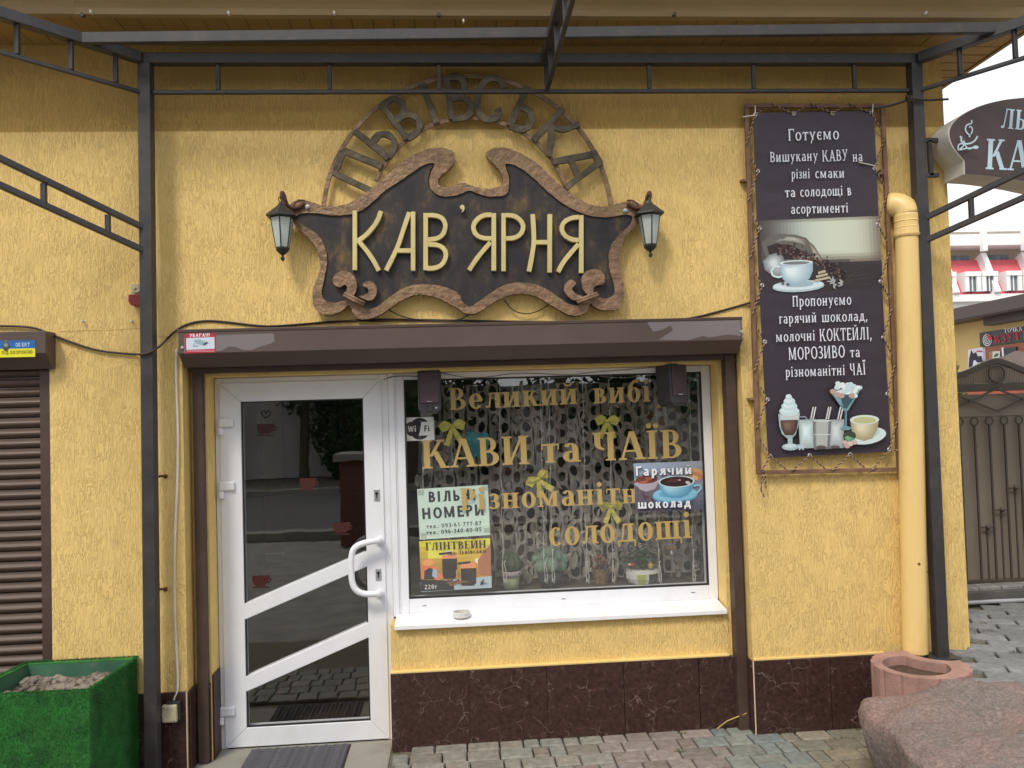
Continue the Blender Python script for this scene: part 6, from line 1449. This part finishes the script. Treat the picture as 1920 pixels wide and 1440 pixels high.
# weeds and moss in the paving joints
m = M()
for (cx0, cy0, z0, nn, sp) in ((1.05,-.16,.03,40,.01),(1.13,.05,.03,30,.012),(1.62,-.015,.03,120,.035),(1.9,-.12,.03,40,.02),(2.02,-.03,.03,60,.02),(.55,.07,.03,30,.02),(2.95,.25,TZ,60,.02),(3.1,.05,TZ,60,.02),(2.85,-.12,TZ,50,.015),(3.3,.3,TZ,50,.02),(3.05,.42,TZ,40,.015),(-.36,.05,.02,16,.01)):
    for i in range(nn):
        q = V((cx0+random.gauss(0,sp)*1.8, cy0+random.gauss(0,sp*.4), z0)); d = V((random.gauss(0,.35), random.gauss(0,.35), 1)).normalized()*random.uniform(.006,.022); s_ = V((random.gauss(0,1),random.gauss(0,1),0)).normalized()*.0018
        m.add([q-s_, q+s_, q+d], [(0,1,2)])
tag(m.build('joint_weeds', mat('small weeds', (.075,.11,.03), .8, var=.4, vscale=30), None, fix=False), 'tiny weeds growing in the paving joints', 'weeds', kind='stuff')
# yellow straw of mastic hanging off the plinth corner
o = M().tube([P(1345,1366,.075), P(1363,1352,.06), P(1400,1337,.05)], .0028, 5).build('yellow_sliver', mat('yellow dried foam', (.50,.38,.10), .8), None); tag(o, 'thin yellow sliver leaning at the plinth corner by the right guide rail', 'debris')
# ================= BEHIND, RIGHT =================
V = Vector
# gate
GY = 1.0
X['gatem'] = mat('brown grey gate steel', (.062, .048, .037), .5, var=.15, vscale=8); X['gatep'] = mat('taupe polycarbonate sheet', (.20, .165, .13), .55, var=.08, vscale=2)
gt_ = thing('garden_gate', 'brown steel garden gate with rings, diamonds and an arched ribbed top, right of the building', 'gate', (3.6, GY, TZ+.1))
def gp_(px, py, dy=0): return P(px, py, GY+dy)
gx0, gx1 = 2.72, 5.0
zb = gp_(1863,1086).z; ztop = gp_(1863,779).z; zdl = gp_(1863,733).z; zdm = gp_(1863,724).z
M().box(gx0, GY+.012, zb, gx1, GY+.018, zdl-.02).build('infill_sheet', X['gatep'], gt_)
M().box(gx0, GY-.015, zb-.035, gx1, GY+.015, zb).build('bottom_rail', X['gatem'], gt_, bevel=.002)
M().box(gx0, GY+.004, ztop-.004, gx1, GY+.0115, ztop+.010).build('middle_rail', X['gatep'], gt_, bevel=.002)
M().box(gx0, GY-.015, zdl-.002, gx1, GY+.015, zdm+.02).build('upper_rail', X['gatem'], gt_, bevel=.002)
# arch and ribbed panel
apx = gp_(1866, 668).x
def arch_z(x):
    a = abs(x-apx); z1 = gp_(1866,673).z; z2 = gp_(1793,701).z; xl = gp_(1793,701).x
    t = min(1, a/abs(apx-xl)); return z1-(z1-z2)*(t*t*(3-2*t)*.55+t*.45) if a < 1.2*abs(apx-xl) else z2-.01
m = M(); xs_ = [gx0+(2*(apx-gx0))*i/44 for i in range(45)]
lo_ = [V((x, GY-.012, arch_z(x)-.030)) for x in xs_]; hi_ = [V((x, GY-.012, arch_z(x)+.006)) for x in xs_]; nA = len(xs_)
m.add(lo_+hi_+[v+V((0,.024,0)) for v in lo_+hi_], [(i, i+1, nA+i+1, nA+i) for i in range(nA-1)]+[(2*nA+i, 3*nA+i, 3*nA+i+1, 2*nA+i+1) for i in range(nA-1)]+[(nA+i, nA+i+1, 3*nA+i+1, 3*nA+i) for i in range(nA-1)]+[(i, 2*nA+i, 2*nA+i+1, i+1) for i in range(nA-1)])
m.build('arch_rail', X['gatem'], gt_)
x = gx0; m = M(); zl = zdm+.021
while x < 2*apx-gx0:
    zt = arch_z(x+.006)-.030
    if zt > zl: m.box(x, GY-.002, zl, x+.0085, GY+.008, zt)
    x += .0115
m.box(gx0, GY+.009, zl, 2*apx-gx0, GY+.011, gp_(1793,705).z)
tag(m.build('ribbed_panel', X['gatep'], gt_), kind='stuff')
c = gp_(1865, 701); r_ = .056
M().tube([V((c.x+r_*cos(a*pi/12), GY-.02, c.z+r_*sin(a*pi/12))) for a in range(24)], .0065, 6, closed=True).build('large_ring', X['gatem'], gt_, smooth=True)
# row of diamonds
dxw = gp_(1915,750).x-gp_(1817,754).x; xd = gp_(1866,750).x; zc = gp_(1866,750).z; hh = (gp_(1866,729).z-gp_(1869,771).z)/2
for k in range(-2, 4):
    cxk = xd+k*dxw
    if cxk-dxw/2 < gx0-.15: continue
    q = [V((cxk-dxw/2, GY-.018, zc)), V((cxk, GY-.018, zc+hh)), V((cxk+dxw/2, GY-.018, zc)), V((cxk, GY-.018, zc-hh))]
    m = M()
    for i in range(4): m.bar(q[i], q[(i+1) % 4], .0115, .0115)
    m.build('diamond', X['gatem'], gt_); 
    M().box(cxk+dxw/2-.016, GY-.028, zc-.014, cxk+dxw/2+.016, GY-.010, zc+.014).build('clasp', X['gatem'], gt_, bevel=.003)
sp_ = .1035; xb = gp_(1825,790).x; zr = gp_(1825,790).z
heights = [.66, .52, .40, .46]
for k in range(-3, 16):
    x = xb+k*sp_
    if x < gx0+.02 or x > gx1-.02: continue
    M().bar((x, GY-.008, zb), (x, GY-.008, zr-.026), .011, .011).build('bar', X['gatem'], gt_)
    M().tube([V((x+.026*cos(a*pi/8), GY-.010, zr+.026*sin(a*pi/8))) for a in range(16)], .0055, 6, closed=True).build('ring', X['gatem'], gt_, smooth=True)
for k, (px, py) in enumerate(((1827,988.6),(1853.6,956),(1878,915),(1908,954))):
    p = gp_(px, py); 
    for rep in ((0,), (4,))[0:1]:
        x = xb + (k+.5)*sp_
        m = M(); m.bar((x, GY-.008, zb), (x, GY-.008, p.z), .008, .008); m.build('short_bar', X['gatem'], gt_)
        m = M(); m.tube([V((x-.042, GY-.016, p.z-.002)), V((x+.042, GY-.016, p.z+.002))], .005, 6).ball(V((x, GY-.02, p.z)), .016, 10, 8).tube([V((x, GY-.012, p.z-.040)), V((x, GY-.012, p.z-.024))], .011, 8); m.build('knot', X['gatem'], gt_)
# step under the gate
m = M(); m.box(2.70, .86, TZ-.03, 5.4, 1.3, TZ+.075); tag(m.build('gate_step', mat('dark damp concrete', (.085,.08,.075), .9, var=.25, vscale=8, bump=.4, bscale=80), None, bevel=.006), 'low dark concrete step under the garden gate', 'step')
m = M()
st_ = tag(M().box(2.70, .87, TZ+.076, 5.4, 1.25, TZ+.080).build('step_paving', X['sand'], None), kind='structure')
for k in range(18):
    for j in range(2):
        o = link('paving_stone', stone_mesh(.150-.008, .105, .022), st_, loc=(2.80+k*.15+(.07 if j else 0), .925+j*.115, TZ+.079)); f = random.uniform(.8,1.15); o.color = (.20*f,.195*f,.19*f,1)
o = M().tube([V((2.68,.83,TZ+.012)), V((3.4,.835,TZ+.016)), V((4.2,.83,TZ+.012)), V((5.2,.84,TZ+.014))], .014, 8).build('grey_pipe', mat('grey pipe', (.30,.31,.33), .4), None, smooth=True); tag(o, 'thin grey pipe lying along the foot of the gate step', 'pipe')
tag(M().box(2.68, 1.3, -.02, 30, 40, .36).build('courtyard_ground', mat('courtyard paving', (.24,.23,.21), .9, var=.2, vscale=2), None), kind='structure')
# red and green things behind the gate gap
o = M().box(3.9, 3.2, .36, 7.2, 3.3, 1.86).build('red_low_wall', mat('orange red board', (.38,.10,.06), .7), None); tag(o, 'orange red low wall showing through the gap of the gate', 'wall')
o = M().box(3.4, 3.0, .36, 3.88, 3.1, 1.855).build('pale_board', mat('pale teal board', (.34,.42,.36), .7), None); tag(o, 'pale teal board behind the gate, beside the building corner', 'board')
# parasol roof behind the gate
pp = P(1908, 680, 4.0); pt = thing('gazebo', 'brown shingled gazebo roof showing over the garden gate', 'gazebo', (pp.x, 4.0, .36))
X['shing'] = mat('brown shingle', (.10, .075, .065), .8, var=.3, vscale=10)
apz = P(1903, 658, 4.0).z; ez = P(1903, 694, 4.0).z; wq = .55
for k in range(4):     # four courses of shingles on each face
    f0, f1 = k/4, (k+1)/4
    for a in range(4):
        q = [V((cos(pi/4+pi/2*i), sin(pi/4+pi/2*i), 0)) for i in (a, a+1)]
        z_0 = apz+(ez-apz)*f0; z_1 = apz+(ez-apz)*f1-.02; r0, r1 = wq*f0*1.0+.02, wq*f1*1.05+.03
        m = M(); A = [V((pp.x,4,z_0))+q[0]*r0, V((pp.x,4,z_0))+q[1]*r0, V((pp.x,4,z_1))+q[1]*r1, V((pp.x,4,z_1))+q[0]*r1]; m.add(A+[v+V((0,0,-.02)) for v in A], [(0,1,2,3),(7,6,5,4),(0,4,5,1),(1,5,6,2),(2,6,7,3),(3,7,4,0)]); m.build('shingle_course', X['shing'], pt)
for sx in (-1,1):
    for sy in (-1,1): M().box(pp.x+sx*.33-.03, 4+sy*.33-.03, .36, pp.x+sx*.33+.03, 4+sy*.33+.03, ez+.0).build('gazebo_post', X['brown'], pt)
# thuja at the building corner
def leafcloud(m, c, rx, ry, rz, n, s0, s1, shape=1.0):
    for i in range(n):
        a = random.uniform(0, 2*pi); h = random.uniform(-1, 1); r = sqrt(max(0,1-abs(h)**shape))*random.uniform(.55, 1.05)
        q = c+V((rx*r*cos(a), ry*r*sin(a), rz*h)); d = V((random.gauss(0,1), random.gauss(0,1), random.gauss(0,1)+.5)).normalized(); s_ = d.orthogonal().normalized()*random.uniform(s0, s1)*.4; L = random.uniform(s0, s1)
        m.add([q-s_, q+d*L*.5-s_*.9, q+d*L, q+s_], [(0,1,2,3)])
X['thuja'] = mat('thuja green', (.065, .115, .030), .8, var=.5, vscale=6)
q = P(1788, 690, 2.6); th = thing('thuja_shrub', 'green conifer shrub peeping out behind the building corner', 'shrub', (q.x, 2.6, .36))
m = M(); leafcloud(m, V((q.x-.03, 2.6, 1.2)), .17, .2, .86, 2600, .02, .05, 1.4); m.build('foliage', X['thuja'], th, fix=False)
M().tube([V((q.x-.03,2.6,.36)), V((q.x-.03,2.6,1.9))], .02, 6).build('trunk', X['shing'], th)
# shoe shop: its front runs away from us, facing left
SX = 20.0
X['shopw'] = mat('cream yellow render', (.62, .44, .17), .85, var=.05, vscale=.6)
shp = thing('shoe_shop', 'cream shop building with brown eaves and a black and red shop sign behind the gate', 'building', (SX, 28, .36))
NX_ = V((-1,0,0))
def S_(px, py, dx=0): return Ppl(px, py, (SX-dx,0,0), NX_)
ez_ = S_(1920,600).z
a1 = S_(1784, 640); 
M().box(SX, 14, .3, SX+8, a1.y+2, ez_+.25).build('wall', X['shopw'], shp)
m = M(); m.box(SX-.9, 12, ez_+.25, SX+8.4, a1.y+3, ez_+.62).box(SX-.95, 12, ez_+.30, SX-.9, a1.y+3.1, ez_+.75); m.build('eave', X['roof'], shp)
m = M(); m.box(SX-.35, 12, ez_-.02, SX-.002, a1.y-2.5, ez_+.25); m.build('cornice', X['brown'], shp)
# sign board on that wall
sy0 = S_(1841,624).y; szt = S_(1841,624).z; szb = S_(1842,650.5).z; sy1 = sy0-4.4
bd = thing('shop_sign', 'black shop sign with target emblem and red letters on the far cream shop', 'sign', (SX-.1, sy0, szb))
X['sblack'] = mat('black sign board', (.02,.02,.024), .4)
M().box(SX-.10, sy1, szb, SX-.004, sy0, szt).build('sign_board', X['sblack'], bd)
pr = Print(0, .004, lambda x, y, off: S_(x, y, .105+off))
e_ = (1851, 637.5)
for r_, c_ in ((1.0,(226,226,226)),(.82,(30,28,30)),(.66,(226,226,226)),(.48,(40,34,36)),(.34,(210,206,206)),(.18,(190,40,56))): pr.ell(e_[0], e_[1], 8.5*r_, 11.5*r_, c_, 0, 20)
pr.poly([(1849,624),(1853,628),(1860,632),(1861,636),(1856,638),(1851,632)], (206,60,76))
pr.build('target_emblem', X['print'], bd); pr = Print(0, .004, lambda x, y, off: S_(x, y, .105+off)); pr.text('ТОЧКА', 1883, 624.5, 1917, 620, 8, (232,232,232), 'serif')
pr.build('sign_lettering', X['print'], bd); pr = Print(0, .004, lambda x, y, off: S_(x, y, .105+off)); pr.text('ВЗУТТЯ', 1864.8, 644.5, 1941, 631.4, 14.2, (196,44,62), 'serif')
pr.build('sign_lettering', X['print'], bd)
X['terra'] = mat('red brown door timber', (.30, .095, .05), .6)
m = M(); q0, q1 = S_(1850,655), S_(1935,655); m.box(SX-.06, q1.y, .36, SX-.003, q0.y, szb-.03); m.build('shop_door_frame', X['terra'], shp)
q0, q1 = S_(1859,660), S_(1876,660); m = M(); m.box(SX-.10, q1.y, .5, SX-.061, q0.y, szb-.22); m.build('shop_door_panel', mat('ochre door timber', (.36,.20,.08), .6), shp)
q0, q1 = S_(1888,654), S_(1911,652); m = M(); m.box(SX-.12, q1.y, .9, SX-.061, q0.y, szb-.16); m.build('shop_window', X['sblack'], shp)
q0, q1 = S_(1884.5,654), S_(1887.6,652); m = M(); m.box(SX-.13, q1.y, .9, SX-.061, q0.y, szb-.12); m.build('window_post', X['pvc'], shp)
pr = Print(0, .004, lambda x, y, off: S_(x, y, .105+off)); pr.poly([(1861,659),(1875,658),(1875,671),(1861,672)], (214,218,206)); pr.poly([(1863,668),(1868,662),(1873,664),(1870,668),(1865,670)], (70,96,90)); tag(pr.build('door_poster', X['print'], None), 'small pale poster with a green figure on the far shop door', 'poster')
pr = Print(0, .004, lambda x, y, off: S_(x, y, .02+off))
pr.poly([(1815,656),(1843,650),(1844,676),(1815,692)], (236,232,240)); pr.poly([(1843,652),(1850,651),(1850,675),(1843,677)], (190,190,206))
# plain abstract dark cut-out shapes on the panel
pr.poly([(1816,690),(1817,672),(1821,656),(1825,663),(1830,660),(1833,668),(1840,667),(1843,678),(1832,680),(1829,675),(1825,676),(1823,687)], (44,38,56))
pr.rect(1831, 657.5, 1842, 660, (190,60,90))
tag(pr.build('wall_poster', X['print'], None), 'white wall panel with jagged dark cut-out shapes left of the shoe shop door', 'poster')

# hotel, far behind
HY = 56.0
ht = thing('hotel', 'long white hotel with pink-red mansard roof, slanted white ribs and dormers far behind', 'building', (50, HY, 0))
def H(px, py, dy=0): return P(px, py, HY+dy)
X['hwhite'] = mat('hotel white render', (.80,.80,.80), .8, var=.03, vscale=.2); X['hred'] = mat('hotel red tiles', (.55,.10,.12), .6, var=.08, vscale=.8); X['hglass'] = mat('hotel window glass', (.12,.15,.18), .2, var=.3, vscale=.3); X['hshade'] = mat('hotel loggia render', (.42,.34,.27), .8)
hx0, hx1 = H(1700,500).x, H(2120,500).x
zA, zB, zC, zD, zE, zF = H(1860,443).z, H(1860,465).z, H(1860,487).z, H(1860,490).z, H(1860,556).z, H(1860,562).z
M().box(hx0, HY-1.2, zB, hx1, HY+8, zA).build('parapet', X['hwhite'], ht)
M().box(hx0, HY-1.25, zA, hx1, HY-1.0, zA+.12).build('coping', X['hshade'], ht)
M().box(hx0, HY+.8, zC-1, hx1, HY+1.0, zB).build('loggia_wall', X['hshade'], ht)
M().box(hx0, HY-1.1, 0, hx1, HY+8, zE-.05).build('lower_wall', X['hwhite'], ht)
m = M(); m.add([V((hx0,HY+.1,zC)), V((hx1,HY+.1,zC)), V((hx1,HY-1.3,zE)), V((hx0,HY-1.3,zE)), V((hx0,HY+1.4,zC)), V((hx1,HY+1.4,zC)), V((hx1,HY+1.4,zE)), V((hx0,HY+1.4,zE))], [(0,1,2,3),(0,4,5,1),(3,2,6,7),(4,7,6,5)]); m.build('mansard_roof', X['hred'], ht)
M().box(hx0, HY-1.7, zF-.3, hx1, HY-1.101, zE-.02).build('gutter', X['hwhite'], ht)
bay = H(1897,455).x-H(1822,455).x
for k in range(-3, 5):
    xk = H(1822,455).x+k*bay
    M().box(xk-.18, HY-1.6, zB-.5, xk+.18, HY-1.21, zA+.35).build('fin', X['hwhite'], ht)
    xr = H(1838,488).x+k*bay
    m = M(); a_, b_ = V((xr, HY+.0, zC+.3)), V((xr+.02, HY-1.5, zE-.05)); m.bar(a_, b_, .46, .9); m.build('roof_rib', X['hwhite'], ht)
    for j, (pl, prr) in enumerate(((1868,1882),(1899,1913))):
        xl = H(pl,540).x+k*bay; xr2 = H(prr,540).x+k*bay; zt = H(1875,523).z; zbm = H(1875,548).z
        f = M(); f.box(xl-.32, HY-1.7, zt, xr2+.32, HY-.1, zt+.36).box(xl-.32, HY-1.65, zbm-.1, xl, HY+.2, zt).box(xr2, HY-1.65, zbm-.1, xr2+.32, HY+.2, zt); d_ = f.build('dormer', X['hwhite'], ht)
        M().box(xl, HY-1.5, zbm-.1, xr2, HY-1.4, zt).build('pane', X['hglass'], d_); M().box((xl+xr2)/2-.04, HY-1.56, zbm-.1, (xl+xr2)/2+.04, HY-1.51, zt).build('mullion', X['hwhite'], d_)
    for j in range(4):
        xl = H(1848+13.5*j, 480).x+k*bay; M().box(xl, HY+.7, zC-.05, xl+1.05*(13.5/22)*1.0*.62*1.6, HY+.79, zB-.42).build('window', X['hglass'], ht)
# ================= ACROSS THE STREET (mirrored in the panes) =================
o = M().box(-26, -19.4, 0, 24, -19.0, 2.5).build('garden_wall', mat('grey plastered wall', (.50,.48,.44), .9, var=.2, vscale=1), None); tag(o, 'grey plastered wall across the street behind the camera', 'wall')
X['tleaf'] = mat('street tree leaf', (.05, .10, .035), .8, var=.5, vscale=2); X['bark'] = mat('bark', (.09,.07,.05), .95, var=.3, vscale=8, bump=.6, bscale=30)
def tree(x, y, h, r, n, lab):
    t = thing('street_tree', lab, 'tree', (x, y, 0), 'trees across the street behind the camera')
    m = M(); m.tube([V((x,y,0)), V((x+.1,y,h*.3)), V((x-.05,y,h*.55)), V((x+.1,y,h*.85))], [.16,.12,.09,.03], 8)
    for i in range(8):
        a = random.uniform(0,2*pi); z = h*random.uniform(.35,.7); m.tube([V((x,y,z)), V((x+r*.4*cos(a), y+r*.4*sin(a), z+h*.12)), V((x+r*.75*cos(a), y+r*.75*sin(a), z+h*.2))], [.05,.035,.012], 5)
    m.build('trunk', X['bark'], t); m = M()
    for i in range(16):
        a = random.uniform(0,2*pi); rr = random.uniform(0,.75)*r; leafcloud(m, V((x+rr*cos(a), y+rr*sin(a), h*random.uniform(.30,1.0))), r*.42, r*.42, h*.13, n//16, .12, .28)
    m.build('crown', X['tleaf'], t, fix=False)
random.seed(77)
TL_ = ['street tree across the road, '+a for a in ('third from the left behind the camera','left of the middle behind the camera','smallest, nearest the road behind the camera','widest crown, facing the door','right of the brick pillar','furthest right behind the camera','furthest left behind the camera')]
for x, y, h, r in ((-9,-16.8,6.5,2.2),(-4.2,-17.6,7.5,2.4),(-1.2,-16.2,6,2.0),(2.8,-17,8,2.6),(7.5,-16.5,7,2.5),(13,-17.2,7.5,2.4),(-15,-17,7,2.4)): tree(x, y, h, r, 3400, TL_.pop(0))
TL_ = ['tall background tree behind the wall across the road, '+a for a in ('furthest left','second from the left','third from the left','left of the middle','at the middle','right of the middle','third from the right','second from the right','furthest right')]
for i in range(9): tree(-22+5.6*i, -22.5+random.uniform(-1,1), 12.5+random.uniform(-1,1), 4.0, 3000, TL_[i])
for i, (x, y, r, lb) in enumerate(((-7.5,-18.2,1.1,'left'),(-3.2,-18.4,1.0,'left of the middle'),(0.6,-18.3,1.3,'at the middle'),(4.6,-18.4,1.1,'right'))):
    t = thing('garden_shrub', 'rounded shrub before the grey wall across the road, '+lb, 'shrub', (x, y, 0), 'shrubs across the street behind the camera'); m = M(); leafcloud(m, V((x,y,1.5)), r, .6, 1.6, 1500, .1, .22); m.build('foliage', X['tleaf'], t, fix=False); M().tube([V((x,y,0)), V((x,y,2.2))], .05, 6).build('trunk', X['bark'], t)
PX, PY = -1.30, -6.6
bp_ = thing('brick_pillar', 'low square red brick pillar behind the camera, mirrored in the door glass', 'pillar', (PX, PY, 0))
bk = M().box(-.096, -.05, 0, .096, .05, .066).build('brick', mat('red brick', (.17,.07,.05), .85, var=.3, vscale=6), mesh_only=True)
M().box(PX-.29, PY-.29, 0, PX+.29, PY+.26, 1.14).build('pillar_core', X['concrete'], bp_)
for r_ in range(15):
    for k in range(3):
        o = bpy.data.objects.new('brick', bk); COL.objects.link(o); o.parent = bp_; o.location = V((-.2+.2*k, .225, .008+r_*.0755))
M().box(PX-.36, PY-.36, 1.14, PX+.36, PY+.36, 1.22).build('pillar_cap', X['concrete'], bp_)
